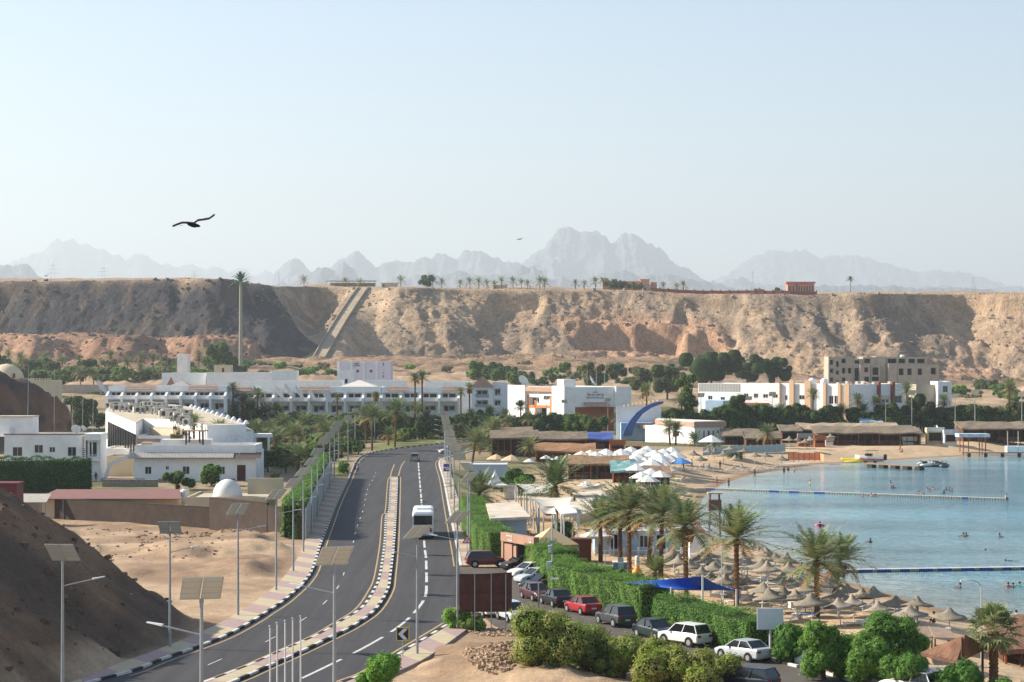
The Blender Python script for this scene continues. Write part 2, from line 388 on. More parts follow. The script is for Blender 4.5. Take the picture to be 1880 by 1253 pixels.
tag(link('sea', grid_mesh('sea', SX, SY, np.full(SX.shape, SEA_Z), m, sc)), kind='structure')

# ------------------------------------------------------------------ the cliffs and the plateau
RIMPX = [(-700,1300,513),(-200,1300,512),(40,1290,516),(200,1285,514),(330,1275,513),(425,1262,515),(452,1300,520),(500,1365,524),(560,1435,526),(640,1440,528),(672,1418,528),(705,1376,528),(750,1362,528),(850,1375,530),(1000,1372,532),(1150,1380,535),(1300,1365,538),(1450,1345,541),(1600,1335,541),(1700,1365,541),(1790,1375,540),(1880,1345,539),(2100,1330,538),(2700,1330,538)]
RIM = [(XA(a, d), d) for a, d, e in RIMPX]
RX = np.array([q[0] for q in RIM]); RZ = np.array([ZA(e, d) for a, d, e in RIMPX])
PLAT = smooth(RIM, 4) + [(1500, 4000), (-1500, 4000)]
BENCH = smooth([(XA(a, d), d) for a, d in [(-700,1195),(-100,1190),(60,1175),(140,1200),(230,1165),(300,1190),(360,1165),(415,1190),(445,1225),(440,1290)]], 3) + [(-200, 1500), (-1000, 1500)]
def cliff(X, Y):
    z0 = ground(X, Y, True) + 2 * (fbm(X / 30, Y / 14, 4, 91) - 0.5) * sstep(1095, 1120, Y)
    d = sdist(X, Y, PLAT)
    leftm = sstep(-95, -125, X)
    chan = np.exp(-((X - (-112 + 16 * sstep(1262, 1418, Y))) / 24) ** 2)
    wn = (ridge(X / 75, Y / 110, 4, 11) - 0.55) * 27 + (ridge((X + Y * .5) / 30, Y / 40, 3, 12) - 0.5) * 6
    d2 = d + wn * (1 - leftm * 0.75) * (1 - 0.8 * chan) * np.clip((d + 12) / 35, 0, 1)
    zr = np.interp(X, RX, RZ)
    cut = 1.5 + 9 * sstep(0.4, 0.65, fbm(X / 30, Y / 60, 3, 14)) * (1 - chan)
    slope = 0.6 + 0.30 * leftm
    out = np.clip(d2, 0, None)
    drop = cut * sstep(0, 5, out) + slope * out
    top = np.clip(-d2 * 0.05, 0, 4.5) + (fbm(X / 28, Y / 60, 4, 15) - 0.5) * 3 * (1 - sstep(-10, 30, d2))
    z = zr + top - drop
    # steeper banded exposures low on the face
    mk = sstep(0.48, 0.60, fbm(X / 55 + 5, Y / 90, 3, 18)) * (1 - leftm)
    lo = z0 + 4; hi = lo + 19; t = (z - lo) / (hi - lo)
    z = np.where((t > 0) & (t < 1), lo + (hi - lo) * (t * (1 - mk) + mk * sstep(0.35, 0.72, t)), z)
    rough = (ridge(X / 9, Y / 9, 4, 16) - 0.5) * 2.6 * sstep(.35, .6, fbm(X / 40, Y / 40, 3, 44)) + (fbm(X / 7, Y / 7, 3, 17) - 0.5) * 2.0 + (vnoise(X / 1.5, Y / 1.5, 19) - 0.5) * 1.7
    z = z + rough * sstep(0, 6, d2) * (1 - 0.7 * chan) * sstep(0, 5, z - z0)
    xd = (582 + 86 * (Y - 1215) / 203 - CX) * Y / F
    wr = np.exp(-(np.clip(np.abs(X - xd) - 5, 0, None) / 10) ** 2) * sstep(1200, 1225, Y) * (1 - sstep(1415, 1432, Y))
    z = z * (1 - wr) + wr * np.interp(Y, [1190, 1215, 1418, 1440], [17, 18.5, 67, 70])
    # orange benches in front of the dark hill
    db = sdist(X, Y, BENCH); db2 = db + (ridge(X / 16, Y / 50, 4, 51) - 0.5) * 15
    zb = 33 + 3 * (fbm(X / 40, Y / 40, 3, 52) - 0.5) * 2 - 0.62 * np.clip(db2, 0, None) + (fbm(X / 5, Y / 5, 4, 53) - 0.5) * 2.5
    isb = (zb > z) & (zb > z0)
    zz = np.maximum(np.maximum(z, zb), z0)
    return zz, d2, mk, isb, leftm, z0, z, chan
cx_ = np.linspace(-520, 520, 900); cy_ = np.concatenate([np.linspace(1092, 1460, 300), np.linspace(1465, 1900, 20)])
CXg, CYg = np.meshgrid(cx_, cy_)
cz, d2, mk, isb, leftm, z0, zc, chan = cliff(CXg, CYg)
tan = C((180,153,124)); grey = C((144,126,108)); org = C((186,148,118)); pale = C((196,170,140)); dark = C((66,64,67)); dk2 = C((98,86,78)); plt_ = C((172,150,126))
nn = sstep(0.38, 0.6, fbm(CXg / 26 + CYg / 60, CYg / 60, 4, 71)); n3 = sstep(0.5, 0.68, fbm(CXg / 9, CYg / 22, 4, 72))
cc = mixc(tan, grey, nn); cc = mixc(cc, pale, n3 * 0.55)
cc = mixc(cc, pale, np.exp(-((CXg + 84) / 22) ** 2) * 0.6)
low = 1 - sstep(16, 30, zc - z0 - 4)
cc = mixc(cc, org, np.clip(mk * low * 1.1 + low * 0.25 * n3, 0, 1))
axs = (CXg + 154) * (1240 - 1370) - (CYg - 1370) * (-106 + 154)
dm = np.where(((axs > 0) | (CXg < -156)) & (CXg < (574 + 86 * (CYg - 1215) / 203 - CX) * CYg / F), 1.0, 0.0) * sstep(-4, 4, d2 + (fbm(CXg / 12, CYg / 12, 3, 73) - 0.5) * 10)
cc = mixc(cc, mixc(dark, dk2, sstep(0.45, 0.72, fbm(CXg / 9, CYg / 14, 4, 74))), np.clip(dm, 0, 1))
cc = mixc(cc, mixc(C((178,140,112)), C((150,116,94)), nn), isb.astype(float))
flat = (cz <= z0 + 0.8).astype(float)
cc = mixc(cc, mixc(C((168,138,110)), C((122,104,88)), sstep(.45, .62, fbm(CXg / 30, CYg / 10, 4, 78))), flat)
cc = mixc(cc, plt_, sstep(0, -6, d2))
tag(link('cliff_terrain', grid_mesh('cliff_terrain', CXg, CYg, cz, ground_mat('cliff_rock', 1.0, 0.7, 2.2, (0.1, 0.45, 1.3), 0.3), cc, True)), kind='structure')
def cz_at(x, y): return float(cliff(np.array([x]), np.array([y]))[0][0])
pl = MB().add([(-25000,1895,66),(25000,1895,66),(25000,28500,66),(-25000,28500,66)], [(0,1,2,3)])
tag(pl.build('plateau', mat('plateau_desert', (172,150,126), 0.95)), kind='structure')
def P2(px, D):
    x = XA(px, D); return x, D, cz_at(x, D)
def rimD(px): return float(np.interp(px, [q[0] for q in RIMPX], [q[1] for q in RIMPX]))

# concrete storm drain running down the slope
ch = MB(); pts = []
for i in range(41):
    t = i / 40; px = 582 + (668 - 582) * t; D = 1215 + (1418 - 1215) * t
    x = XA(px, D); pts.append((x, D))
zs = [max(cz_at(x - 3, y), cz_at(x, y), cz_at(x + 3, y)) + 0.4 for x, y in pts]
zs = np.convolve([zs[0]] * 3 + zs + [zs[-1]] * 3, np.ones(7) / 7, 'valid')
vs = []
for (x, y), z in zip(pts, zs):
    hw = 3.0
    vs += [(x - hw - 0.6, y, z - 6), (x - hw - 0.6, y, z + 1.3), (x - hw, y, z + 1.3), (x - hw, y, z + 0.2), (x + hw, y, z + 0.2), (x + hw, y, z + 1.3), (x + hw + 0.6, y, z + 1.3), (x + hw + 0.6, y, z - 6)]
fs = [(k * 8 + i, k * 8 + i + 1, (k + 1) * 8 + i + 1, (k + 1) * 8 + i) for k in range(40) for i in range(7)]
ch.add(vs, fs)
tag(ch.build('storm_drain', mat('old_concrete', (168,152,128), 0.9, var=0.25, scale=0.15)), 'straight pale concrete storm drain running down the cliff slope', 'storm drain')

# ------------------------------------------------------------------ mountains
def mountain(name, D, prof, depth, res, colr, seed):
    x = np.linspace(-0.42 * D, 0.42 * D, res); y = np.linspace(D - depth, D + depth, 90)
    X, Y = np.meshgrid(x, y); k = D / 17000
    PX = np.array([q[0] for q in prof], float); PY = np.array([q[1] for q in prof], float)
    hx = (PX - CX) * D / F; hz_ = np.array([ZA(q, D) for q in PY]) - 66
    wx = X + (fbm(X / (300 * k), Y / (300 * k), 4, seed) - 0.5) * 190 * k
    env = np.interp(wx, hx, hz_)
    a = np.abs(Y - D) / depth + (fbm(X / (500 * k), Y / (900 * k), 4, seed + 2) - 0.5) * 0.25
    f = 1 - np.clip(a, 0, 1) ** 0.8
    rd = ridge(X / (260 * k), Y / (800 * k), 5, seed + 3) - 0.5
    edge = np.clip(np.abs(Y - D) / depth * 3, 0.3, 1)
    Z = env * (f + 0.42 * rd * edge) + (ridge(X / (70 * k), Y / (90 * k), 3, seed + 9) - 0.5) * 55 * k
    Z = np.where(env > 5, np.maximum(Z, -30), -60) + 66
    tag(link(name, grid_mesh(name, X, Y, Z, mat(name + '_rock', colr, 0.95, var=0.45, scale=0.003, bump=1.0, bscale=0.008, dist=70), None, True)), kind='structure')
mountain('mountain_range', 24500, [(-300,500),(-60,495),(0,490),(48,477),(82,457),(99,443),(109,438.5),(122,441),(150,453),(170,458),(187,455),(204,461),(238,459),(259,457),(272,463),(296,479),(323,485),(361,484),(381,494),(419,506),(436,496),(456,490),(473,499),(494,494),(520,505),(600,512),(660,500),(705,482),(732,473),(749,482),(780,500),(900,512),(1250,520),(1308,508.5),(1342,493),(1376,474),(1414,459),(1444,466),(1478,470),(1512,483),(1557,476),(1614,486),(1648,498),(1700,508),(1744,507),(1785,514),(1819,522),(1870,535),(2300,540)], 1700, 1100, (104,112,126), 201)
mountain('mountain_ridge', 17000, [(-300,540),(495,540),(500,508),(509,496),(524,482),(541,472.6),(558,479),(572,492),(590,505),(605,495),(620,482),(644,471),(664,485),(685,502),(693,499),(725,488.5),(756,485),(770,482),(797,480),(807,472),(821,475.5),(838,483),(843,478),(855,461),(872,453),(884,450),(902.5,459.6),(926,457),(943,461),(957,473),(981,456),(994,456),(1008,437),(1025,424.5),(1042,421),(1062,427),(1080,432),(1097,434),(1110,446),(1130,454),(1144,442.5),(1161,437),(1178,444),(1199,461),(1219,476.6),(1243,487),(1260,492),(1300,508),(1340,515),(1400,530),(2300,540)], 1700, 1500, (104,106,114), 231)
mountain('foothill_ridge', 12500, [(-300,470),(-40,460),(0,469),(20,477),(31,482),(41,477),(61,485.5),(85,506),(110,520),(540,520),(562,506),(575,494),(587,488),(599,497),(609,502),(626,485),(640,492),(657,512),(680,515),(720,505),(760,500),(800,510),(850,506),(926,505),(950,497),(974,487),(988,492),(1005,509),(1060,512),(1120,500),(1180,508),(1240,512),(1330,520),(1390,530),(2300,540)], 1100, 1300, (96,98,104), 271)

# ------------------------------------------------------------------ roads
asph = mat('asphalt', (70,69,70), 0.85, 0.25, var=0.32, scale=0.22, bump=0.1, bscale=12)
_n = asph.node_tree.nodes; _m = _n.new('ShaderNodeMapping'); _m.inputs['Scale'].default_value = (5.0, 0.14, 1)
_t = [q for q in _n if q.type == 'TEX_NOISE' and abs(q.inputs['Scale'].default_value - .22) < .01][0]; _g = [q for q in _n if q.type == 'NEW_GEOMETRY'][0]
asph.node_tree.links.new(_g.outputs['Position'], _m.inputs['Vector']); asph.node_tree.links.new(_m.outputs[0], _t.inputs['Vector'])
asph2 = mat('asphalt_worn', (96,90,84), 0.9, 0.2, var=0.25, scale=0.4)
def sheet(name, poly, z, m):
    mb = MB(); vs = [(x, y, z) for x, y in poly]
    tri = tessellate_polygon([[Vector(v) for v in vs]])
    fs = []
    for t in tri:
        a, b, c = [vs[i] for i in t]
        fs.append(t if (b[0]-a[0])*(c[1]-a[1])-(b[1]-a[1])*(c[0]-a[0]) > 0 else (t[0], t[2], t[1]))
    mb.add(vs, fs); return mb.build(name, m)
tag(sheet('road', ROAD, 0.010, asph), kind='structure')
tag(sheet('side_road', PARKW, 0.004, asph2), kind='structure')
def resamp(pts, step):
    P_ = [np.array(p, float) for p in pts]; out = [P_[0]]; acc = 0
    for a, b in zip(P_[:-1], P_[1:]):
        L_ = np.linalg.norm(b - a); t = step - acc
        while t <= L_:
            out.append(a + (b - a) * t / L_); t += step
        acc = (acc + L_) % step
    return out
def normals(pts):
    out = []
    for i in range(len(pts)):
        d = pts[min(i + 1, len(pts) - 1)] - pts[max(i - 1, 0)]; d = d / (np.linalg.norm(d) + 1e-9); out.append(np.array([-d[1], d[0]]))
    return out
white = mat('kerb_white', (214,212,204), 0.75, var=0.25, scale=1.5); black = mat('kerb_black', (32,34,38), 0.7)
def kerb(line, side, step=2.0, wdt=0.26, h=0.17, name='kerb', solid=False):
    pts = resamp(line, step); nr = normals(pts); mb = MB()
    for i in range(len(pts) - 1):
        a, b = pts[i], pts[i + 1]; na, nb = nr[i] * side * wdt, nr[i + 1] * side * wdt
        mb.prism([tuple(a), tuple(b), tuple(b + nb), tuple(a + na)], -0.05, h, 0 if (i % 2 or solid) else 1)
    o = mb.build(name, [white, black]); tag(o, kind='structure'); return o
kerb(smooth(W(KERB_L)), 1)
kerb(smooth(W(KERB_R1)), 1, solid=True); kerb(smooth(W(KERB_R2)), 1)
kerb(smooth(W([(1402,1210),(1450,1223),(1530,1243),(1560,1252)])), 1, 1.2)
pinkp = mat('paving_pink', (168,144,138), 0.85, var=0.15, scale=1.2); yelp = mat('paving_yellow', (186,172,142), 0.85, var=0.15, scale=1.2)
def banded(inner, outer, nm, z=0.13, bandlen=5.0, step=2.5):
    a = resamp(inner, step); n = len(a); ob = np.array(outer)
    cum = np.concatenate([[0], np.cumsum(np.linalg.norm(np.diff(ob, axis=0), axis=1))])
    def at(t): s = t * cum[-1]; return np.array([np.interp(s, cum, ob[:, 0]), np.interp(s, cum, ob[:, 1])])
    b = [at(i / (n - 1)) for i in range(n)]; mb = MB(); kk = int(bandlen / step)
    for i in range(n - 1):
        mb.prism([tuple(a[i]), tuple(a[i + 1]), tuple(b[i + 1]), tuple(b[i])], -0.1, z, (i // kk) % 2)
    tag(mb.build(nm, [pinkp, yelp]), kind='structure')
def off(line, d):
    p = [np.array(q, float) for q in line]; nr = normals(p); return [p[i] + nr[i] * d for i in range(len(p))]
kl = smooth(W(KERB_L)); kl_in = [q for q in off(kl, 0.27) if q[1] < 398]
banded(kl_in, smooth(W(PAVE_L)), 'pavement')
kr2 = smooth(W(KERB_R2))
banded(off(kr2, 0.27), smooth(W([(856,1159),(787,1208),(735,1234),(700,1252),(640,1290)])), 'pavement')
kr1 = smooth(W([(812,843),(805,852),(813,881),(823,933.6),(830,969),(838,1008),(844,1041)]))
banded(off(kr1, 0.27), smooth(W([(822,841),(826,860),(836,900),(846,933),(855,969),(864,1008),(873,1040)])), 'pavement')
# median: kerbs with banded paving between
ml, mr = smooth(W(MED_L)), smooth(W(MED_R))
kerb(ml, 1, 2.0); kerb(mr, -1, 2.0)
banded([q for q in off(ml, 0.27)], [q for q in off(mr, -0.27)], 'median_paving', 0.15, 7.5)
# painted lines
lw = mat('road_paint_white', (205,205,198), 0.7, var=0.3, scale=2.0); ly = mat('road_paint_yellow', (184,156,108), 0.7, var=0.3, scale=1.5)
def stripe(line, d0, d1, m, name, on=None, offl=None, z=0.014):
    pts = resamp(line, 0.8); a = off(pts, d0); b = off(pts, d1); mb = MB(); s = 0
    for i in range(len(pts) - 1):
        s += 0.8
        if on and (s % (on + offl)) > on: continue
        mb.add([(*a[i], z), (*a[i + 1], z), (*b[i + 1], z), (*b[i], z)], [(0, 1, 2, 3) if d0 > d1 else (3, 2, 1, 0)])
    tag(mb.build(name, m), kind='structure')
stripe(kl[8:-22], -0.5, -0.65, ly, 'road_marking'); stripe(ml, -0.35, -0.5, ly, 'road_marking'); stripe(mr, 0.5, 0.35, ly, 'road_marking')
pass
stripe(smooth(W([(743,847),(736,858),(731,877)])), 0.1, -0.1, ly, 'road_marking'); stripe(smooth(W([(724,853),(719,866),(716,880)])), 0.1, -0.1, ly, 'road_marking')
stripe(kr1, -0.5, -0.65, ly, 'road_marking'); stripe(kr2, -0.5, -0.7, ly, 'road_marking')
LL = smooth(W([(690,868),(682,885),(675,898),(666.6,936.5),(658,960),(652,980),(649,995),(644,1011),(637,1035),(630,1057),(622,1076),(597,1106),(564,1133),(489.5,1178),(408,1210),(327.5,1246),(250,1280)]))
stripe(LL, 0.05, -0.05, lw, 'lane_marking', 3.2, 9.6)
RL = smooth(W([(768,850),(769.7,873),(772,900),(774,924.6),(779,999),(782,1023),(782.7,1046.7),(783,1069),(780.6,1096),(763,1122.6),(730.6,1152),(674,1186.6),(600,1224),(520,1262)]))
stripe(RL, 0.13, -0.13, lw, 'lane_marking', 9.6, 3.2)
crk = MB(); rgc = random.Random(4); cl = [np.array(q) for q in resamp(ml, 7.5)]; nc = normals(cl)
for p_, n_ in zip(cl[1:-1], nc[1:-1]):
    for lo_, hi_ in ((-8.2, -0.8), (2.6, 9.6)):
        if rgc.random() < .25: continue
        k_ = 14; pt = []
        for i in range(k_ + 1):
            t = lo_ + (hi_ - lo_) * i / k_; q = p_ + n_ * t; pt.append((q[0], q[1] + rgc.uniform(-.09, .09) + .12 * math.sin(i * .7)))
        w_ = rgc.uniform(.03, .06)
        for (x0, y0), (x1, y1) in zip(pt[:-1], pt[1:]): crk.add([(x0, y0 - w_, .0125), (x1, y1 - w_, .0125), (x1, y1 + w_, .0125), (x0, y0 + w_, .0125)], [(0, 1, 2, 3)])
tag(crk.build('road_cracks', mat('tar', (40, 40, 42), .8)), kind='structure')
ag = W([(788,818),(730,824),(684,831),(664,840),(655,848),(690,838),(740,832),(800,824)])
# ================================================================== kits
steel = mat('galvanised_steel', (158,164,166), 0.5, 0.5, 0.3, var=0.15, scale=2.0)
panelback = mat('panel_back', (196,202,200), 0.5, 0.4); panelframe = mat('panel_frame', (196,198,196), 0.4, 0.5, 0.5); cells = mat('solar_cells', (28,36,58), 0.2, 0.6)
lampm = mat('lamp_housing', (214,216,214), 0.4)
def lamp_kit(hh=8.55):
    p = MB().cyl((0,0,0), (0,0,hh), 0.11, 0.065, 10); p.box(-0.19,-0.19,0,0.19,0.19,0.03)
    p.cyl((0,0,hh-0.05), (0,0,hh+0.12), 0.09, 0.09, 8)
    pole = mesh_of(p, 'pole', steel, False)
    kit = {'pole': pole}
    for side in (-1, 1):
        mb = MB(); M = Matrix.Rotation(R(-38), 4, 'X')
        x0, x1 = (0.03, 0.80) if side > 0 else (-0.80, -0.03)
        def tr(q): v = M @ Vector(q); return (v.x, v.y, v.z)
        for z0, z1, mm, e in ((-0.02, 0.0, 0, 0.0), (0.001, 0.006, 2, 0.02)):
            vs = [tr(q) for q in ((x0+e,-0.8+e,z0),(x1-e,-0.8+e,z0),(x1-e,0.8-e,z0),(x0+e,0.8-e,z0),(x0+e,-0.8+e,z1),(x1-e,-0.8+e,z1),(x1-e,0.8-e,z1),(x0+e,0.8-e,z1))]
            mb.add(vs, [(0,3,2,1),(4,5,6,7),(0,1,5,4),(1,2,6,5),(2,3,7,6),(3,0,4,7)], mm)
        for a, b in (((x0,-.4),(x1,-.4)),((x0,.4),(x1,.4)),((x0,-0.8),(x1,-0.8)),((x0,0.8),(x1,0.8)),((x0,-0.8),(x0,0.8)),((x1,-0.8),(x1,0.8)),((x0,0),(x1,0))):
            mb.cyl(tr((a[0],a[1],-0.03)), tr((b[0],b[1],-0.03)), 0.02, 0.02, 4, 1)
        kit['panel%d' % side] = mesh_of(mb, 'solar_panel', [panelback, panelframe, cells])
    a = MB().tube([(0,0,0),(0.9,0,0.17),(1.75,0,0.33)], 0.035, 6)
    kit['arm'] = mesh_of(a, 'arm', steel)
    h = MB(); h.add([(1.65,-0.11,0.30),(2.35,-0.07,0.42),(2.35,0.07,0.42),(1.65,0.11,0.30),(1.65,-0.09,0.38),(2.32,-0.05,0.46),(2.32,0.05,0.46),(1.65,0.09,0.38)],[(0,3,2,1),(4,5,6,7),(0,1,5,4),(1,2,6,5),(2,3,7,6),(3,0,4,7)])
    kit['head'] = mesh_of(h, 'lamp_head', lampm)
    return kit
LK = lamp_kit()
def solar_lamp(loc, s, az, arm, label, group, name='street_lamp'):
    t = thing(name, label, 'street lamp', loc, 0, group, s)
    link('pole', LK['pole'], t)
    for sd_ in (-1, 1):
        p = link('solar_panel', LK['panel%d' % sd_], t, (0, 0, 9.12)); p.rotation_euler = (0, 0, R(az))
    a = link('arm', LK['arm'], t, (0, 0, 7.25)); a.rotation_euler = (0, 0, R(arm))
    h = link('lamp_head', LK['head'], a)
    return t

# ---------------------------------------------------------------- palms
palmg = [mat('palm_leaf_a', (108,128,80), 0.6, 0.25, var=0.35, scale=0.8, coord='Object', leaf=0.35, rnd=0.2), mat('palm_leaf_b', (150,154,110), 0.6, 0.25, var=0.3, scale=0.8, coord='Object', leaf=0.35, rnd=0.2), mat('palm_dead', (160,128,84), 0.9, 0.1, var=0.3, scale=2, coord='Object')]
bark = mat('palm_bark', (118,88,64), 0.95, 0.1, var=0.45, scale=5, coord='Object', bump=0.6, bscale=7, dist=0.08)
bark2 = mat('tree_bark', (104,88,72), 0.95, 0.1, var=0.3, scale=4, coord='Object')
def palm_crown(seed, nf=46, L0=2.9, upm=0.0):
    rg = random.Random(seed); mb = MB()
    for i in range(nf):
        f = i / (nf - 1); el = R(84 - 106 * f ** 1.15 + rg.uniform(-8, 8) + upm); az = i * 2.399963 + rg.uniform(-.25, .25)
        L = L0 * rg.uniform(0.85, 1.12) * (0.8 + 0.25 * min(1, f * 2)); droop = R(26 + 34 * rg.random())
        mi = 2 if f > 0.93 else (1 if rg.random() < 0.42 else 0)
        d = Vector((math.cos(az), math.sin(az), 0)); side = Vector((-d.y, d.x, 0))
        pts = [Vector((0, 0, 0))]; e = el; n = 9; dirs = []
        for k in range(n):
            dr = d * math.cos(e) + Vector((0, 0, math.sin(e))); dirs.append(dr)
            pts.append(pts[-1] + dr * (L / n)); e -= droop / n * (0.5 + k / n)
        for k in range(n):
            w_ = 0.045 * (1 - k / n) + 0.01
            mb.add([pts[k] - side * w_, pts[k] + side * w_, pts[k + 1] + side * w_ * .8, pts[k + 1] - side * w_ * .8], [(0, 1, 2, 3)], mi)
        nl = 17
        for k in range(nl):
            t = 0.12 + 0.88 * (k + .5) / nl; q = t * n; a = int(min(q, n - 1)); p = pts[a].lerp(pts[a + 1], q - a); dr = dirs[a]
            up = side.cross(dr).normalized()
            if up.z < 0: up = -up
            ll = 0.62 * L / 2.9 * (math.sin(math.pi * min(1, 0.18 + t * 0.8)) ** 0.6) * rg.uniform(.8, 1.1)
            for s_ in (-1, 1):
                ld = (side * s_ * 0.82 + dr * 0.55 + up * rg.uniform(-0.15, 0.35)).normalized()
                tip = p + ld * ll - Vector((0, 0, 0.12 * ll)); wv = dr * 0.062
                mb.add([p - wv, p + wv, tip + wv * .25], [(0, 1, 2)], mi)
    return mesh_of(mb, 'crown', palmg)
PCROWN = [palm_crown(i, 58 + 5 * (i % 3), 2.9, (-6, 0, 6, 0)[i % 4]) for i in range(5)]
PCROWN_FAR = [palm_crown(20 + i, 26) for i in range(3)]
def palm_trunk(seed):
    rg = random.Random(seed); mb = MB(); prof = []
    for k in range(31):
        z = k / 30; r = 0.24 - 0.05 * z + (0.035 if k % 2 else -0.01) + rg.uniform(-.01, .01)
        if z > 0.86: r += 0.10 * (z - 0.86) / 0.14
        prof.append((r, z))
    mb.lathe(prof, 9, wob=0.07); return mesh_of(mb, 'trunk', bark)
PTR = [palm_trunk(i) for i in range(2)]
fr = MB()
for i in range(60):
    a = i * 2.4; rr = 0.12 + 0.12 * (i % 5) / 5; fr.obox((rr * math.cos(a), rr * math.sin(a) , -0.012 * i), (0.09, 0.09, 0.09), a)
FRUIT = mesh_of(fr, 'fruit_bunch', mat('dates', (196,120,48), 0.7))
def palm(x, y, z, h, label, group=None, cs=1.0, i=0, fruit=False, lean=0.0, far=False, name='date_palm'):
    rg = random.Random(int(x * 13 + y * 7))
    t = thing(name, label, 'palm', (x, y, z), rg.uniform(0, 6.28), group); t.rotation_euler = (R(rg.uniform(-2, 2) + lean), R(rg.uniform(-2.5, 2.5)), rg.uniform(0, 6.28))
    tr = link('trunk', PTR[i % 2], t, (0, 0, -0.3)); tr.scale = (1, 1, h + 0.3)
    c = link('crown', (PCROWN_FAR[i % 3] if far else PCROWN[i % 5]), t, (0, 0, h)); c.scale = (cs, cs, cs)
    if fruit:
        for a in (0.4, 2.6): 
            q = link('fruit_bunch', FRUIT, t, (0.55 * math.cos(a), 0.55 * math.sin(a), h - 0.3)); q.scale = (1.3, 1.3, 1.6)
    return t
def fan_crown(seed=3):
    rg = random.Random(seed); mb = MB()
    for i in range(64):
        f = i / 63; el = R(85 - 165 * f); az = i * 2.399963; dead = f > 0.7
        d = Vector((math.cos(az) * math.cos(el), math.sin(az) * math.cos(el), math.sin(el)))
        L = 1.25 * rg.uniform(.85, 1.1) if not dead else 0.5; c = d * L
        side = Vector((-math.sin(az), math.cos(az), 0)); up = side.cross(d).normalized()
        mb.add([side * .02, side * -.02, c - side * .02, c + side * .02], [(0, 1, 2, 3)], 2 if dead else 1)
        nb = 13
        for k in range(nb):
            t = (k / (nb - 1) - .5) * R(210); bd = d * math.cos(t) + side * math.sin(t); LL = 0.95 * rg.uniform(.85, 1.1)
            tip = c + bd * LL + Vector((0, 0, -0.28 * LL * rg.uniform(.4, 1.3))); mid = c + bd * LL * .55 + up * .05; wv = (side * math.cos(t) - d * math.sin(t)) * 0.075
            mi = 2 if dead and rg.random() < .75 else (1 if rg.random() < .5 else 0)
            mb.add([c, mid - wv, tip, mid + wv], [(0, 1, 2, 3)], mi)
    return mesh_of(mb, 'crown', palmg)
FAN = fan_crown()

# ---------------------------------------------------------------- leafy trees and shrubs
def leafcloud(cent, rad, n, size, seed, jit=0.35, squash=1.0, inner=0.25):
    rs = np.random.RandomState(seed); cent = np.asarray(cent, float); rad = np.asarray(rad, float)
    p = rad ** 2 / (rad ** 2).sum(); k = rs.choice(len(cent), n, p=p)
    d = rs.normal(size=(n, 3)); d /= np.linalg.norm(d, axis=1)[:, None]
    lump = 0.82 + 0.3 * np.sin(d[:, 0] * 7 + k) * np.sin(d[:, 1] * 7 + k * 2) * np.cos(d[:, 2] * 6)
    rr = rad[k] * lump * (1 - inner * rs.rand(n) ** 2) * (1 + 0.13 * np.abs(rs.normal(size=n)))
    c = cent[k] + d * rr[:, None] * np.array([1, 1, squash])
    nrm = d + jit * rs.normal(size=(n, 3)) + np.array([0, 0, .25]); nrm /= np.linalg.norm(nrm, axis=1)[:, None]
    t = np.cross(nrm, rs.normal(size=(n, 3))); t /= np.linalg.norm(t, axis=1)[:, None]; b = np.cross(nrm, t)
    s = size * (0.6 + 0.8 * rs.rand(n))[:, None]
    V = np.stack([c - t * s, c + b * s * .45, c + t * s, c - b * s * .45], 1)
    keep = V[:, :, 2].min(1) > -0.05
    V = V[keep].reshape(-1, 3); Q = np.arange(len(V)).reshape(-1, 4)
    return V, Q
def gmat(nm, c, c2, scale=0.5, leaf=0.3): return mat(nm, c, 0.65, 0.2, c2=c2, scale=scale, coord='Object', leaf=leaf, rnd=0.16, thr=(0.4, 0.6))
G_DARK = gmat('foliage_dark', (70,102,50), (102,128,66)); G_MID = gmat('foliage_mid', (100,136,58), (132,156,80)); G_BRIGHT = gmat('foliage_bright', (104,152,52), (132,174,72))
G_OLIVE = gmat('foliage_olive', (122,126,80), (146,138,98)); G_LIME = gmat('foliage_lime', (142,156,62), (168,164,92)); G_BROWN = gmat('foliage_brown', (98,82,66), (122,102,84)); G_HEDGE = gmat('foliage_hedge', (84,124,50), (110,148,66), 0.7); G_OLEA = gmat('foliage_oleander', (116,144,60), (150,152,84), 0.8)
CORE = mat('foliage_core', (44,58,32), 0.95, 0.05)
def crown_mesh(seed, w, h, base, n, size, m, blobs=17, core=True):
    rg = random.Random(seed); ce = []; ra = []
    for i in range(blobs):
        a = i * 2.4; r = math.sqrt((i + .5) / blobs); zz = rg.uniform(0.0, 1.0)
        rr = rg.uniform(.30, .42); lim = math.sqrt(max(0.05, 1 - (2 * zz - 1) ** 2 * .8))
        if base < h * .05: lim = 1.0 if zz < .5 else lim
        ce.append((r * math.cos(a) * w * .5 * .9 * lim, r * math.sin(a) * w * .5 * .9 * lim, base + (h - base) * ((0.08 if base < h * .05 else .16) + 0.7 * zz))); ra.append(rr * min(w, (h - base) * 1.3) * .5 * rg.choice((.85, 1.1, 1.35)))
    ce.append((0, 0, base + (h - base) * .5)); ra.append(min(w, h - base) * .38)
    V, Q = leafcloud(ce, ra, n, size, seed)
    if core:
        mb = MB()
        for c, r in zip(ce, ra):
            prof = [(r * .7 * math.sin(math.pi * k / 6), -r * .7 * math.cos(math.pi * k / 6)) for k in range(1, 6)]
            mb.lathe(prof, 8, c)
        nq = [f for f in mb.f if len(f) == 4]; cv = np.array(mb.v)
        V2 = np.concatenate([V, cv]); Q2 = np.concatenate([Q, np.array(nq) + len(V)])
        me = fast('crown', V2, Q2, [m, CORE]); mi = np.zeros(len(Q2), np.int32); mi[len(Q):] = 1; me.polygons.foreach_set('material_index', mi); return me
    return fast('crown', V, Q, [m])
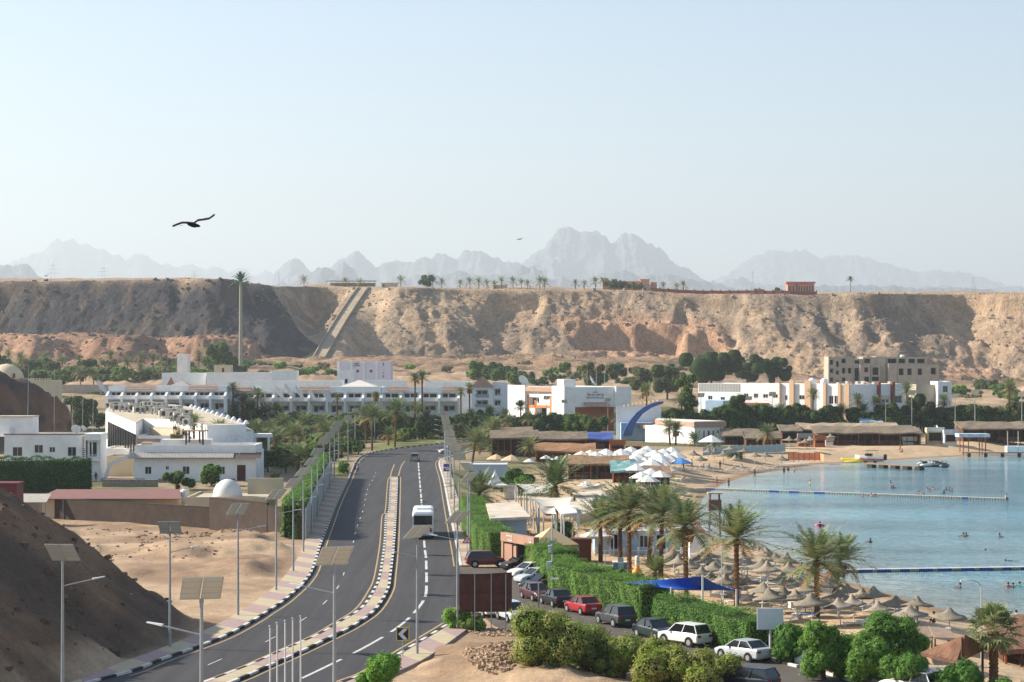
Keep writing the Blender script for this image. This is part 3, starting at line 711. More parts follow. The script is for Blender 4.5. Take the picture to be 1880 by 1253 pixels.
def trunk_mesh(seed, h, r=0.18, spread=1.0, lo=0.35):
    rg = random.Random(seed); mb = MB(); mb.tube([(0,0,-.3),(0.05,0,h*lo*.6),(0,0.05,h*lo)], [r*1.2, r, r*.9], 7)
    for i in range(5):
        a = i * 1.256 + rg.uniform(-.3,.3); e = spread * rg.uniform(.7,1.1)
        mb.tube([(0,0.05,h*lo*.95),(e*.5*math.cos(a), e*.5*math.sin(a), h*(lo+.18)),(e*math.cos(a), e*math.sin(a), h*(lo+.42))], [r*.6, r*.4, r*.18], 5)
    return mesh_of(mb, 'trunk', bark2)
TREES = {}
def clampb(px, pb):
    """foot row of plants standing in front of the buildings"""
    if pb < 744: return pb
    lim = 808 if 199 < px < 470 else 807 if px <= 845 else 804 if px < 935 else 799 if px < 1157 else 802 if px < 1276 else 801 if px < 1665 else 794
    if px <= 199: lim = 0
    return max(pb, lim)
def tree(px, pyb, pw, ph, kind, label, group=None, Y=None, name='tree', n=3200, size=None, base=0.25, seed=0):
    """px centre, py of the base, width and height as seen"""
    p2 = clampb(px, pyb); ph += p2 - pyb; pyb = p2
    if Y is None: x, y, z = P(px, pyb)
    else: y = Y; x = XA(px, y); z = gz(x, y)
    k = y / F; w_ = pw * k; top = ZA(pyb - ph, y); h_ = max(top - z, 0.8)
    key = (kind.name, seed, n, round(w_ / h_, 1), round(w_ / 3), base)
    if key not in TREES:
        sz = size or max(0.09, 0.55 * k * 1.8)
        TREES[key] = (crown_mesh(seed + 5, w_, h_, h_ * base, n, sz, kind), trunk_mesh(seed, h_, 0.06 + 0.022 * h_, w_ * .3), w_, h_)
    cm, tm, w0, h0 = TREES[key]
    rg = random.Random(int(px * 3 + pyb))
    t = thing(name, label, 'tree' if name in ('tree', 'olive_tree') else name.replace('_', ' '), (x, y, z), rg.uniform(0, 6.28), group, (w_ / w0, w_ / w0, h_ / h0))
    link('crown', cm, t); link('trunk', tm, t); return t
def shrub(px, pyb, pw, ph, kind, label, group=None, n=2600, size=None, name='bush', seed=0, Y=None):
    return tree(px, pyb, pw, ph, kind, label, group, Y, name, n, size, 0.02, seed)
def hedge(path, wdt, h, m, label, dens=55, size=0.11, name='hedge', group=None, seed=0, z=None):
    """clipped hedge along a ground line (world points)"""
    pts = resamp([tuple(p[:2]) for p in path], 0.8) + [np.array(path[-1][:2], float)]
    nr = normals(pts); rs = np.random.RandomState(seed + 17); mb = MB(); zs = [gz(*p) for p in pts]
    o0 = np.array(pts[0]); z00 = zs[0]
    A = [p + n_ * wdt * .42 for p, n_ in zip(pts, nr)]; B_ = [p - n_ * wdt * .42 for p, n_ in zip(pts, nr)]
    vs = []
    for a, b, zz in zip(A, B_, zs): vs += [(*a, zz - .3), (*a, zz + h * .92), (*b, zz + h * .92), (*b, zz - .3)]
    K = len(pts); fs = [(k * 4 + i, k * 4 + (i + 1) % 4, (k + 1) * 4 + (i + 1) % 4, (k + 1) * 4 + i) for k in range(K - 1) for i in range(4)] + [(0, 1, 2, 3), (K * 4 - 1, K * 4 - 2, K * 4 - 3, K * 4 - 4)]
    seg = np.array([np.linalg.norm(pts[i + 1] - pts[i]) for i in range(K - 1)]); L_ = seg.sum(); area = L_ * (2 * h + wdt) + 2 * wdt * h
    n = int(min(42000, area * dens)); cum = np.concatenate([[0], np.cumsum(seg)])
    s = rs.rand(n) * (L_ + wdt * .5) - wdt * .25; s = np.clip(s, 0, L_ - 1e-6); i = np.clip(np.searchsorted(cum, s) - 1, 0, K - 2); t = (s - cum[i]) / np.maximum(seg[i], 1e-6)
    PA = np.array(pts); NA = np.array(nr); base = PA[i] * (1 - t)[:, None] + PA[i + 1] * t[:, None]; nn = NA[i]; zb = np.array(zs)[i]
    q = rs.rand(n) * (2 * h + wdt); offv = np.where(q < h, -wdt / 2, np.where(q < 2 * h, wdt / 2, q - 2 * h - wdt / 2)); zz = np.where(q < h, q, np.where(q < 2 * h, q - h, h))
    lump = 0.20 * np.sin(s * 1.1 + seed) + 0.14 * np.sin(s * 2.9 + zz * 2) + 0.12 * rs.normal(size=n) + .15 * np.sin(s * .37 + zz)
    onr = np.where(q < h, -1.0, np.where(q < 2 * h, 1.0, 0.0)); ez = (q >= 2 * h) * 1.0
    rnd = np.clip((np.abs(offv) / (wdt / 2)), 0, 1) ** 4 * (zz / h) ** 4 * 0.18
    c = np.stack([base[:, 0] + nn[:, 0] * (offv + onr * lump * .7), base[:, 1] + nn[:, 1] * (offv + onr * lump * .7), zb + zz + ez * lump - rnd], 1)
    nrm = np.stack([nn[:, 0] * onr, nn[:, 1] * onr, ez + .2], 1) + .45 * rs.normal(size=(n, 3)); nrm /= np.linalg.norm(nrm, axis=1)[:, None]
    tt = np.cross(nrm, rs.normal(size=(n, 3))); tt /= np.linalg.norm(tt, axis=1)[:, None]; bb = np.cross(nrm, tt); sz = size * (0.6 + .8 * rs.rand(n))[:, None]
    V = np.stack([c - tt * sz, c + bb * sz * .45, c + tt * sz, c - bb * sz * .45], 1).reshape(-1, 3); Q = np.arange(len(V)).reshape(-1, 4)
    EV = []
    for pe, ne, sg in ((PA[0], NA[0], -1), (PA[-1], NA[-1], 1)):
        m_ = int(wdt * h * dens * .9); tg = np.array([ne[1], -ne[0]]) * sg; a1 = (rs.rand(m_) - .5) * wdt; a2 = rs.rand(m_) * h; a3 = .12 + .1 * rs.normal(size=m_)
        cc_ = np.stack([pe[0] + ne[0] * a1 + tg[0] * a3, pe[1] + ne[1] * a1 + tg[1] * a3, (zs[0] if sg < 0 else zs[-1]) + a2], 1)
        nm = np.array([tg[0], tg[1], .2]) + .45 * rs.normal(size=(m_, 3)); nm /= np.linalg.norm(nm, axis=1)[:, None]; t1 = np.cross(nm, rs.normal(size=(m_, 3))); t1 /= np.linalg.norm(t1, axis=1)[:, None]; t2 = np.cross(nm, t1); s1_ = size * (0.6 + .8 * rs.rand(m_))[:, None]
        EV.append(np.stack([cc_ - t1 * s1_, cc_ + t2 * s1_ * .45, cc_ + t1 * s1_, cc_ - t2 * s1_ * .45], 1).reshape(-1, 3))
    V = np.concatenate([V] + EV); Q = np.arange(len(V)).reshape(-1, 4)
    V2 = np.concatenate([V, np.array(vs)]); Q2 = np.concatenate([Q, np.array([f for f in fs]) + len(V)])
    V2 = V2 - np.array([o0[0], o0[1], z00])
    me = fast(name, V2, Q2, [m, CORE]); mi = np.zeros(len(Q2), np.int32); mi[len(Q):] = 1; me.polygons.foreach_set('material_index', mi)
    return tag(link(name, me, None, (o0[0], o0[1], z00)), label, 'hedge', group)

# ---------------------------------------------------------------- cars
glass = mat('car_glass', (22,28,32), 0.08, 0.7); tyre = mat('tyre', (24,24,26), 0.9); rim = mat('wheel_rim', (176,178,180), 0.35, 0.5, 0.6); redl = mat('tail_light', (150,20,18), 0.3, 0.5); whl = mat('head_light', (224,226,224), 0.15, 0.6); plate = mat('number_plate', (200,206,214), 0.6); blk = mat('black_trim', (26,27,29), 0.6)
def paint(nm, c): return mat('paint_' + nm, c, 0.28, 0.6)
CARS = {}
def car_meshes(kind, pm):
    key = (kind, pm.name)
    if key in CARS: return CARS[key]
    if kind == 'sedan':
        st = [(-2.25,.74,.36,.80),(-2.16,.83,.26,.97),(-1.6,.87,.2,1.02),(-.9,.89,.2,.99),(.5,.89,.2,.96),(1.0,.88,.2,.93),(1.7,.85,.2,.84),(2.12,.78,.22,.70),(2.26,.62,.34,.58)]
        cab = (-1.72, -1.08, .22, 1.02, 1.45, 1.0, .95); wh = (-1.35, 1.38, .32)
    elif kind == 'suv':
        st = [(-2.18,.78,.42,.9),(-2.1,.87,.32,1.04),(-1.5,.91,.26,1.07),(-.5,.92,.26,1.05),(.6,.92,.26,1.03),(1.0,.91,.26,1.02),(1.7,.88,.26,.95),(2.1,.82,.3,.84),(2.22,.68,.42,.7)]
        cab = (-2.08, -1.72, .3, 1.05, 1.66, 1.07, 1.0); wh = (-1.32, 1.35, .36)
    else:
        st = [(-1.98,.76,.4,.9),(-1.9,.84,.3,1.0),(-1.4,.86,.24,1.03),(-.5,.87,.24,1.0),(.6,.87,.24,.98),(1.0,.86,.24,.95),(1.6,.83,.24,.86),(1.92,.77,.28,.74),(2.02,.62,.4,.62)]
        cab = (-1.88, -1.55, .25, 1.0, 1.56, 1.0, .93); wh = (-1.22, 1.25, .32)
    mb = MB(); n = 10; vs = []
    for x, w_, zs, zb in st:
        h_ = zb - zs
        ring = [(w_ * .8, zs), (w_ * .98, zs + h_ * .15), (w_, zs + h_ * .5), (w_ * .98, zs + h_ * .82), (w_ * .88, zb)]
        vs += [(x, -a, z) for a, z in ring] + [(x, a, z) for a, z in reversed(ring)]
    K = len(st); fs = [(k * n + i, (k + 1) * n + i, (k + 1) * n + (i + 1) % n, k * n + (i + 1) % n) for k in range(K - 1) for i in range(n)]
    fs += [tuple(range(n)), tuple(reversed(range((K - 1) * n, K * n)))]
    mb.add(vs, fs)
    xr0, xr1, xf1, xf0, zr, zbr, zbf = cab; wt = .66; wbm = .82
    # roof skin and pillars
    mb.box(xr1 - .02, -wt - .02, zr - .02, xf1 + .02, wt + .02, zr + .035)
    for s_ in (-1, 1):
        for a, b in (((xr0, s_ * wbm, zbr), (xr1, s_ * (wt + .01), zr)), ((xf0, s_ * wbm, zbf), (xf1, s_ * (wt + .01), zr)), (((xr0 + xf0) / 2 + .02, s_ * (wbm + .02), .97), ((xr1 + xf1) / 2, s_ * (wt + .02), zr))):
            mb.cyl(a, b, .045, .04, 4)
        mb.obox((xf1 + .45, s_ * .97, zbf + .07), (.12, .18, .12), 0, 0)
    body = mesh_of(mb, 'body', [pm])
    g = MB(); b0 = .8
    g.add([(xr0, -b0, zbr - .03), (xr1, -wt, zr), (xf1, -wt, zr), (xf0, -b0, zbf - .03), (xr0, b0, zbr - .03), (xr1, wt, zr), (xf1, wt, zr), (xf0, b0, zbf - .03)], [(0,3,2,1),(4,5,6,7),(0,1,5,4),(3,7,6,2),(1,2,6,5)])
    windows = mesh_of(g, 'windows', [glass])
    ty = MB().cyl((0, -.11, 0), (0, .11, 0), wh[2], wh[2], 18); ty = mesh_of(ty, 'tyre', tyre)
    rm = MB().cyl((0, -.125, 0), (0, .125, 0), wh[2] * .62, wh[2] * .62, 12); rm = mesh_of(rm, 'rim', rim)
    arch = mesh_of(MB().cyl((0, -.07, .01), (0, .07, .01), wh[2] + .07, wh[2] + .07, 18), 'wheel_arch', blk)
    xb, xfn = st[1][0], st[-2][0]; zl = st[1][3] - .2
    lt = mesh_of(MB().box(-.07, -.17, -.09, .03, .17, .09), 'tail_light', redl); hl = mesh_of(MB().box(-.1, -.17, -.07, .1, .15, .06), 'head_light', whl); pl_ = mesh_of(MB().box(-.015, -.22, -.06, .015, .22, .06), 'number_plate', plate)
    CARS[key] = (body, windows, ty, rm, arch, lt, hl, pl_, wh, xb, xfn, zl, st)
    return CARS[key]
def car(kind, pm, x, y, hd, label, group='cars parked along the hedge', s=1.0):
    body, windows, ty, rm, arch, lt, hl, pl_, wh, xb, xfn, zl, st = car_meshes(kind, pm)
    t = thing('car', label, 'car', (x, y, max(gz(x, y), 0) + .01), hd, group, s)
    link('body', body, t); link('windows', windows, t)
    for xx in wh[:2]:
        for s_ in (-1, 1):
            w_ = bpy.data.objects.new('wheel', ty); COL.objects.link(w_); w_.parent = t; w_.location = (xx, s_ * (st[3][1] - .1), wh[2])
            link('rim', rm, w_); link('wheel_arch', arch, t, (xx, s_ * (st[3][1] - .066), wh[2]))
    for s_ in (-1, 1):
        link('tail_light', lt, t, (xb - .02, s_ * .6, zl)); link('head_light', hl, t, (xfn - .02, s_ * .58, st[-2][3] - .1))
    link('number_plate', pl_, t, (st[0][0] - .01, 0, .62))
    return t

# ---------------------------------------------------------------- people
SKINS = [mat('skin_brown', (150,106,80), 0.6), mat('skin_tan', (176,130,100), 0.6), mat('skin_dark', (104,72,56), 0.6)]
hairm = mat('hair', (26,20,18), 0.8)
CLOTH = {k: mat('cloth_' + k, v, 0.85) for k, v in dict(white=(214,214,208), black=(30,30,34), blue=(60,110,170), red=(160,40,44), teal=(40,140,130), pink=(214,90,120), grey=(120,120,124), lightblue=(130,170,214), navy=(34,44,72), yellow=(220,180,60), green=(60,130,80)).items()}
POSE = {}
def body_mesh(pose):
    if pose in POSE: return POSE[pose]
    sc = 1.0
    J = {'pel': (0,0,.95), 'wai': (0,0,1.1), 'che': (0,0,1.32), 'nec': (0,0,1.48), 'chi': (0,.01,1.56), 'hea': (0,.015,1.66), 'cro': (0,0,1.75),
         'sl': (-.18,0,1.42), 'el': (-.24,.02,1.15), 'wl': (-.25,.08,.92), 'hl': (-.25,.1,.82), 'sr': (.18,0,1.42), 'er': (.24,.02,1.15), 'wr': (.25,.08,.92), 'hr': (.25,.1,.82),
         'il': (-.1,0,.9), 'kl': (-.11,.02,.5), 'al': (-.11,0,.09), 'tl': (-.11,.18,.03), 'ir': (.1,0,.9), 'kr': (.11,.02,.5), 'ar': (.11,0,.09), 'tr': (.11,.18,.03)}
    if pose == 'walk':
        J.update(kl=(-.11,.2,.52), al=(-.11,.22,.12), tl=(-.11,.4,.06), kr=(.11,-.02,.48), ar=(.11,-.32,.14), tr=(.11,-.2,.03), el=(-.23,-.12,1.17), wl=(-.24,-.2,.96), hl=(-.24,-.2,.87), er=(.23,.14,1.17), wr=(.22,.28,1.02), hr=(.22,.33,.95))
    if pose == 'sit':
        for k in J: x, y, z = J[k]; J[k] = (x, y, z - .8)
        J.update(il=(-.1,.02,.12), kl=(-.14,.42,.42), al=(-.14,.62,.08), tl=(-.14,.8,.04), ir=(.1,.02,.12), kr=(.14,.42,.42), ar=(.14,.62,.08), tr=(.14,.8,.04), wl=(-.2,.28,.4), hl=(-.16,.36,.44), el=(-.26,.08,.36), wr=(.2,.28,.4), hr=(.16,.36,.44), er=(.26,.08,.36), pel=(0,0,.14))
    if pose == 'swim':
        for k in J: x, y, z = J[k]; J[k] = (x, y, z - 1.28)
        J.update(el=(-.42,.18,.02), wl=(-.5,.4,0), hl=(-.5,.5,.0), er=(.42,.18,.02), wr=(.5,.4,0), hr=(.5,.5,0))
    if pose == 'float':
        new = {}
        for k, (x, y, z) in J.items(): new[k] = (x, (z - .9), 0.02 - y * .3)
        J = new; J['hea'] = (0, .76, .1); J['cro'] = (0, .84, .12)
    keys = list(J); E = [('pel','wai'),('wai','che'),('che','nec'),('nec','chi'),('chi','hea'),('hea','cro'),('che','sl'),('sl','el'),('el','wl'),('wl','hl'),('che','sr'),('sr','er'),('er','wr'),('wr','hr'),('pel','il'),('il','kl'),('kl','al'),('al','tl'),('pel','ir'),('ir','kr'),('kr','ar'),('ar','tr')]
    rad = dict(pel=.15, wai=.135, che=.16, nec=.06, chi=.075, hea=.1, cro=.06, sl=.075, el=.05, wl=.035, hl=.045, sr=.075, er=.05, wr=.035, hr=.045, il=.1, kl=.065, al=.045, tl=.035, ir=.1, kr=.065, ar=.045, tr=.035)
    me = bpy.data.meshes.new('b'); me.from_pydata([J[k] for k in keys], [(keys.index(a), keys.index(b)) for a, b in E], [])
    ob = bpy.data.objects.new('b', me); COL.objects.link(ob)
    md = ob.modifiers.new('s', 'SKIN'); ss = ob.modifiers.new('u', 'SUBSURF'); ss.levels = 1; ss.render_levels = 1
    for i, k in enumerate(keys):
        sv = me.skin_vertices[0].data[i]; sv.radius = (rad[k], rad[k] * (.75 if k in ('pel','wai','che') else 1)); sv.use_root = (k == 'pel')
    dg = bpy.context.evaluated_depsgraph_get(); dg.update()
    out = bpy.data.meshes.new_from_object(ob.evaluated_get(dg)); out.name = 'person'
    bpy.data.objects.remove(ob)
    # regions by nearest joint
    reg = []
    jv = np.array([J[k] for k in keys])
    top = {'wai','che','sl','sr','el','er'}; bot = {'pel','il','ir','kl','kr','al','ar'}
    pc = np.array([p.center[:] for p in out.polygons]); di = np.linalg.norm(pc[:, None, :] - jv[None], axis=2).argmin(1)
    for q in di: k = keys[q]; reg.append(1 if k in top else (2 if k in bot else 0))
    hd = J['hea']; POSE[pose] = (out, reg, hd); return POSE[pose]
PM = {}
def person(x, y, z, pose, hd, skin, top, bottom, label, group=None):
    key = (pose, skin, top, bottom)
    if key not in PM:
        me, reg, h_ = body_mesh(pose); m2 = me.copy(); m2.materials.clear()
        for q in (SKINS[skin], CLOTH[top] if top else SKINS[skin], CLOTH[bottom] if bottom else SKINS[skin]): m2.materials.append(q)
        m2.polygons.foreach_set('material_index', reg); m2.polygons.foreach_set('use_smooth', [True] * len(reg)); PM[key] = m2
    o = link('person', PM[key], None, (x, y, z)); o.rotation_euler = (0, 0, hd); tag(o, label, 'person', group)
    h_ = body_mesh(pose)[2]
    if 'hair' not in PM: PM['hair'] = mesh_of(MB().lathe([(.115, -.02), (.125, .04), (.1, .1), (.05, .135)], 10), 'hair', hairm, True)
    link('hair', PM['hair'], o, (h_[0], h_[1] - .015, h_[2]))
    return o

# ---------------------------------------------------------------- beach kit
thatch = mat('thatch', (146,136,120), 0.95, 0.1, var=0.25, scale=3.0, coord='Object', bump=0.5, bscale=9, dist=0.05, rnd=0.15)
wpole = mat('white_pole', (205,205,200), 0.6); canvas_w = mat('white_canvas', (214,214,208), 0.85, rnd=0.05); canvas_b = mat('beige_canvas', (196,172,136), 0.9)
um = MB(); prof = [(1.36,1.62),(1.38,1.66),(.95,1.80),(.6,1.95),(.36,2.13),(.2,2.34),(.05,2.5)]
N_ = 20; vs = []
for j, (r_, z_) in enumerate(prof):
    for i in range(N_):
        a = 2 * math.pi * i / N_; wv = (0.03 * math.cos(a * 5) + .03 * math.sin(i * 7.3) if j < 3 else .015 * math.sin(i * 5.1)); vs.append((r_ * (1 + wv) * math.cos(a), r_ * (1 + wv) * math.sin(a), z_ + wv))
fs = [(k * N_ + i, k * N_ + (i + 1) % N_, (k + 1) * N_ + (i + 1) % N_, (k + 1) * N_ + i) for k in range(len(prof) - 1) for i in range(N_)] + [tuple(reversed(range(N_))), tuple(range((len(prof) - 1) * N_, len(prof) * N_))]
um.add(vs, fs); UM_TOP = mesh_of(um, 'canopy', thatch, True)
UM_POLE = mesh_of(MB().cyl((0,0,-.3),(0,0,2.3),.05,.045,8), 'pole', wpole)
UM_TAB = mesh_of(MB().lathe([(.3,.72),(.3,.76)], 12), 'table', wpole)
def thatch_umbrella(px, py, label, group, s=1.0, table=True):
    z = -0.8; 
    for _ in range(5):
        x, y = G(px, py, z + 2.5 * s); z = gz(x, y)
    z = max(z, SEA_Z + .1)
    rg = random.Random(int(px)); t = thing('beach_umbrella', label, 'umbrella', (x, y, z), rg.uniform(0, 6), group, s); t.rotation_euler = (R(rg.uniform(-6,6)), R(rg.uniform(-6,6)), rg.uniform(0,6)); t.scale = [s * rg.uniform(.88, 1.12) for _ in range(3)]
    link('canopy', UM_TOP, t); link('pole', UM_POLE, t)
    if table: link('table', UM_TAB, t)
    return x, y, z
wm = MB(); wm.lathe([(1.6,1.95),(1.62,2.0),(.8,2.45),(.03,2.8)], 8); W_TOP = mesh_of(wm, 'canopy', canvas_w); B_TOP = mesh_of(wm, 'canopy', canvas_b); BL_TOP = mesh_of(wm, 'canopy', mat('blue_canvas', (70,130,190), .85))
W_POLE = mesh_of(MB().cyl((0,0,-.2),(0,0,2.75),.03,.03,6), 'pole', wpole)
def cloth_umbrella(px, py, top, label, group, s=1.0):
    z = 0
    for _ in range(5):
        x, y = G(px, py, z + 2.8 * s); z = gz(x, y)
    t = thing('parasol', label, 'parasol', (x, y, z), px * .7, group, s); link('canopy', top, t); link('pole', W_POLE, t)
    return x, y, z
bedm = mat('sunbed_white', (212,214,212), 0.6); bedb = mat('sunbed_blue', (90,140,190), 0.8)
bf = MB().box(-.32,-.6,.28,.32,.95,.34)
for a, b in ((-.28,-.5),(.28,-.5),(-.28,.85),(.28,.85)): bf.box(a-.03,b-.03,0,a+.03,b+.03,.28)
BED = mesh_of(bf, 'frame', bedm); BED_B = mesh_of(MB().obox((0,-.88,.52),(.62,.05,.75),0,0,R(52)), 'backrest', bedm); BED_M = mesh_of(MB().box(-.29,-.55,.342,.29,.92,.40), 'cushion', bedb)
def sunbed(x, y, z, rz, label, group, cushion=False):
    t = thing('sunbed', label, 'sunbed', (x, y, z), rz, group); link('frame', BED, t); link('backrest', BED_B, t)
    if cushion: link('cushion', BED_M, t)
    return t
# ================================================================== street furniture
LEFT = [(312,957,0),(437,924,30),(507,898,40),(538.5,878,43),(557,858,43),(572.5,840,43),(583,823,32),(594.7,804,22),(605.7,793.6,18),(614,782.6,14),(621.5,773,12),(639,763,8),(652,750,5),(688,743,2)]
RIGHT = [(766,964,40),(840,938,38),(862.5,867,42),(859,849,-40),(843,831,-6),(834,816,-8),(828,803,-8),(826,791,-7),(822,781,-7),(819,771,-6),(817,763,-5),(816,755,-4)]
def lamp_at(px, pt, az, arm, label, group, Y=None):
    if Y is None: Y = F * (H - 9.6) / (pt - CY)
    x = XA(px, Y); zt = ZA(pt, Y); z = gz(x, Y); solar_lamp((x, Y, z), (zt - z) / 9.6, az, arm, label, group)
for i, (px, pt, az) in enumerate(LEFT):
    o_ = ('first','second','third','fourth','fifth','sixth','seventh','eighth','ninth','tenth','eleventh','twelfth','thirteenth','fourteenth')[i]
    lamp_at(px, pt, az, 10 if i else 25, 'grey solar street lamp on the left pavement, %s from the near end of that row' % o_, 'solar lamps along the left pavement')
for i, (px, pt, az) in enumerate(RIGHT):
    o_ = ('first','second','third','fourth','fifth','sixth','seventh','eighth','ninth','tenth','eleventh','twelfth')[i]
    lamp_at(px, pt, az, 170, 'grey solar street lamp on the right pavement, %s from the near end of that row' % o_, 'solar lamps along the right pavement')
lamp_at(115, 998, -8, 22, 'tall solar street lamp with pale panels before the shaded slope, foot below the frame', 'nearest solar lamps', 133)
lamp_at(370, 1057, 14, 165, 'nearest solar street lamp with the largest panels, its arm reaching left', 'nearest solar lamps', 104)
lamp_at(614, 1002, 22, 165, 'solar street lamp in front of the black and white median, foot below the frame', 'nearest solar lamps', 125)
TL = [(880,743,0,'beside palms right of the lamp cluster'),(952,739,0,'left of the white sports building garden'),(1003.5,727,4,'in front of the orange wall of the sports building'),(1036,734,-4,'in front of the white corner of the sports building'),(1116,731,3,'in front of the lettered sports building wall'),(835,749,0,'behind the far end of the right row'),(1287,722,4,'by the left end of the long white hotel'),(1375,728,2,'in front of the long white hotel, left one'),(1418,720,2,'in front of the long white hotel, right one'),(1626,726,12,'between palms by the blue shaded hotel wing'),(1674,716.5,0,'behind the brown bare tree'),(1753.6,723,14,'right of the brown bare tree'),(1790,715.5,0,'near the tall palm at the right'),(1876,720,-4,'at the right edge of the photo above the beach bars')]
for px, pt, az, d in TL:
    lamp_at(px, pt, az, 190 if px > 1300 else 175, 'distant solar street lamp ' + d, 'solar lamps along the back road', 629 if px < 1600 else 600)

pole_thin = mat('grey_pole', (176,178,176), 0.5, 0.4, 0.2)
for i, (px, pt, Y) in enumerate([(496,1152,112),(509,1146,115),(523.5,1142,118),(537.5,1137.5,121),(552,1133.6,124)]):
    x = XA(px, Y); z = gz(x, Y); h = ZA(pt, Y) - z
    t = thing('flagpole', 'bare white flagpole at the bottom edge, %s of the five' % ORD[i], 'flagpole', (x, Y, z), 0, 'five bare flagpoles')
    MB().cyl((0,0,0),(0,0,h),.055,.04,8).build('pole', mat('white_paint', (206,208,206), .5), t); MB().lathe([(.07,h),(.08,h+.06),(.05,h+.1)],8).build('finial', steel, t)

# chevron sign
Y = G(741,1208)[1]; x = XA(739.5, Y); s = thing('chevron_sign', 'square black road sign with a white chevron pointing left on the yellow pavement', 'road sign', (x, Y, .13))
ht = ZA(1152, Y); hb = ZA(1177, Y); w_ = 24 * Y / F / 2
MB().cyl((0,0.03,0),(0,.03,hb - .13),.035,.035,8).build('pole', steel, s)
MB().box(-w_,-.02,hb-.13,w_,.02,ht-.13).build('panel', mat('sign_yellow', (214,200,60), .5), s)
e = .06; MB().box(-w_+e,-.024,hb-.13+e,w_-e,-.0205,ht-.13-e).build('face', mat('sign_black', (38,38,40), .5), s)
zc_ = (ht + hb) / 2 - .13; hh_ = (ht - hb) / 2 - .1
MB().vprism([(-w_*.72,zc_),(w_*.1,zc_+hh_),(w_*.78,zc_+hh_),(-w_*.02,zc_),(w_*.78,zc_-hh_),(w_*.1,zc_-hh_)], -.028, -.0245).build('chevron', mat('sign_white', (216,218,222), .5), s)
def tri_sign(px, py_t, py_b, base, blue, label):
    Y = G(px, base, .1)[1]; x = XA(px, Y); s = thing('warning_sign', label, 'road sign', (x, Y, .13)); k = Y / F
    zt = ZA(py_t, Y) - .13; zb = ZA(py_b, Y) - .13; hw = (zt - zb) * .56
    MB().cyl((0,.04,0),(0,.04,zt),.035,.035,8).build('pole', steel, s)
    if blue:
        MB().box(-hw,-.02,zb,hw,.02,zt).build('panel', mat('sign_blue', (60,80,150), .5), s); m_ = .72
    else: m_ = 1.0
    zc_ = (zt + zb) / 2; h2 = (zt - zb) / 2 * m_; hw *= m_
    MB().vprism([(-hw,zc_-h2),(hw,zc_-h2),(0,zc_+h2)],-.03,-.021).build('border', mat('sign_red', (180,40,40), .5), s)
    MB().vprism([(-hw*.66,zc_-h2*.74),(hw*.66,zc_-h2*.74),(0,zc_+h2*.5)],-.034,-.0305).build('face', mat('sign_white', (216,218,222), .5), s)
    MB().box(-.04,-.037,zc_-h2*.6,.04,-.0345,zc_+h2*.1).build('symbol', mat('sign_black', (38,38,40), .5), s)
tri_sign(857.5, 982, 998, 1030, False, 'red triangular warning sign on a pole beside the hedge and the red car')
tri_sign(822, 852, 866, 890, True, 'square blue sign with a small warning triangle among the lamps on the right pavement')
# old brown billboard seen from behind
Y = G(890,1160)[1]; x0, x1 = XA(843, Y), XA(938, Y); zt, zb = ZA(1054, Y), ZA(1124, Y)
s = thing('billboard', 'back of a large rusty brown billboard on thin posts beside the road junction', 'billboard', (x0, Y, 0)); wd = x1 - x0
mb = MB()
for i in range(16):
    a = wd * i / 16; b = wd * (i + 1) / 16; mb.box(a, (.0 if i % 2 else .035), zb, b, .08, zt + (.12 if i > 7 else 0) * (i - 7) / 8)
mb.build('panel', mat('rusty_sheet', (96,62,54), .85, .2, var=.35, scale=1.6, coord='Object'), s)
for f in (.3, .62, .9):
    MB().box(wd*f-.04,-.08,-.1,wd*f+.04,0,zt).build('post', steel, s)
fr_ = MB()
for z_ in (zb + .05, (zb + zt) / 2, zt - .1): fr_.box(0,-.04,z_-.03,wd,-.002,z_+.03)
fr_.box(wd,-.05,zb-.05,wd+.08,.1,zt+.15); fr_.build('frame', mat('rusty_frame', (70,52,48), .8), s)
# white blank sign board
Y = G(1413,1208)[1]; x0, x1 = XA(1390, Y), XA(1438, Y); zt, zb = ZA(1117, Y), ZA(1156, Y); gz_ = gz((x0+x1)/2, Y)
s = thing('sign_board', 'blank white board on one white post in front of the hedge', 'sign board', ((x0+x1)/2, Y, gz_)); hw = (x1 - x0) / 2
MB().cyl((0,0,0),(0,0,zb-gz_),.09,.09,10).build('post', wpole, s); MB().box(-hw,-.06,zb-gz_,hw,.06,zt-gz_).build('panel', mat('board_white', (206,210,212), .7, var=.08, scale=2), s)
MB().box(-hw-.04,-.08,zb-gz_-.05,hw+.04,.08,zb-gz_).build('frame', mat('board_frame', (110,96,90), .7), s)
# other poles
def plain_pole(px, pt, pb, label, arm=0, r=.07, dz=0, Y=None, lamp=False, m=None):
    if Y is None: x, y, z = P(px, pb)
    else: y = Y; x = XA(px, y); z = gz(x, y)
    h = ZA(pt, y) - z; s = thing('lamp_post' if arm else 'pole', label, 'lamp post' if arm else 'pole', (x, y, z))
    MB().cyl((0,0,-.3),(0,0,h),r,r*.7,8).build('pole', m or pole_thin, s)
    if arm:
        MB().tube([(0,0,h-.02),(arm*.25,0,h+.25),(arm*.7,0,h+.4),(arm,0,h+.38)],.035,6).build('arm', m or pole_thin, s); MB().obox((arm*1.15,0,h+.36),(.6,.2,.09)).build('lamp_head', lampm, s)
    return s
plain_pole(1802,1076,1241,'curved grey lamp post beside the shaggy fan palm',-1.0)
plain_pole(989,1072,1205,'leaning rusty lamp post behind the olive green bushes',1.0,.07,m=mat('rusty_post',(140,122,106),.8))
cp = plain_pole(1014,945,1092,'camera mast with white equipment boxes beside the parked cars',0,.08)
for z_, sx in ((3.9,.3),(2.35,.42)): MB().box(-sx-.08,-.22,z_,-.08,.12,z_+.55+sx*.4).build('equipment_box', mat('box_white',(214,216,214),.5), cp)
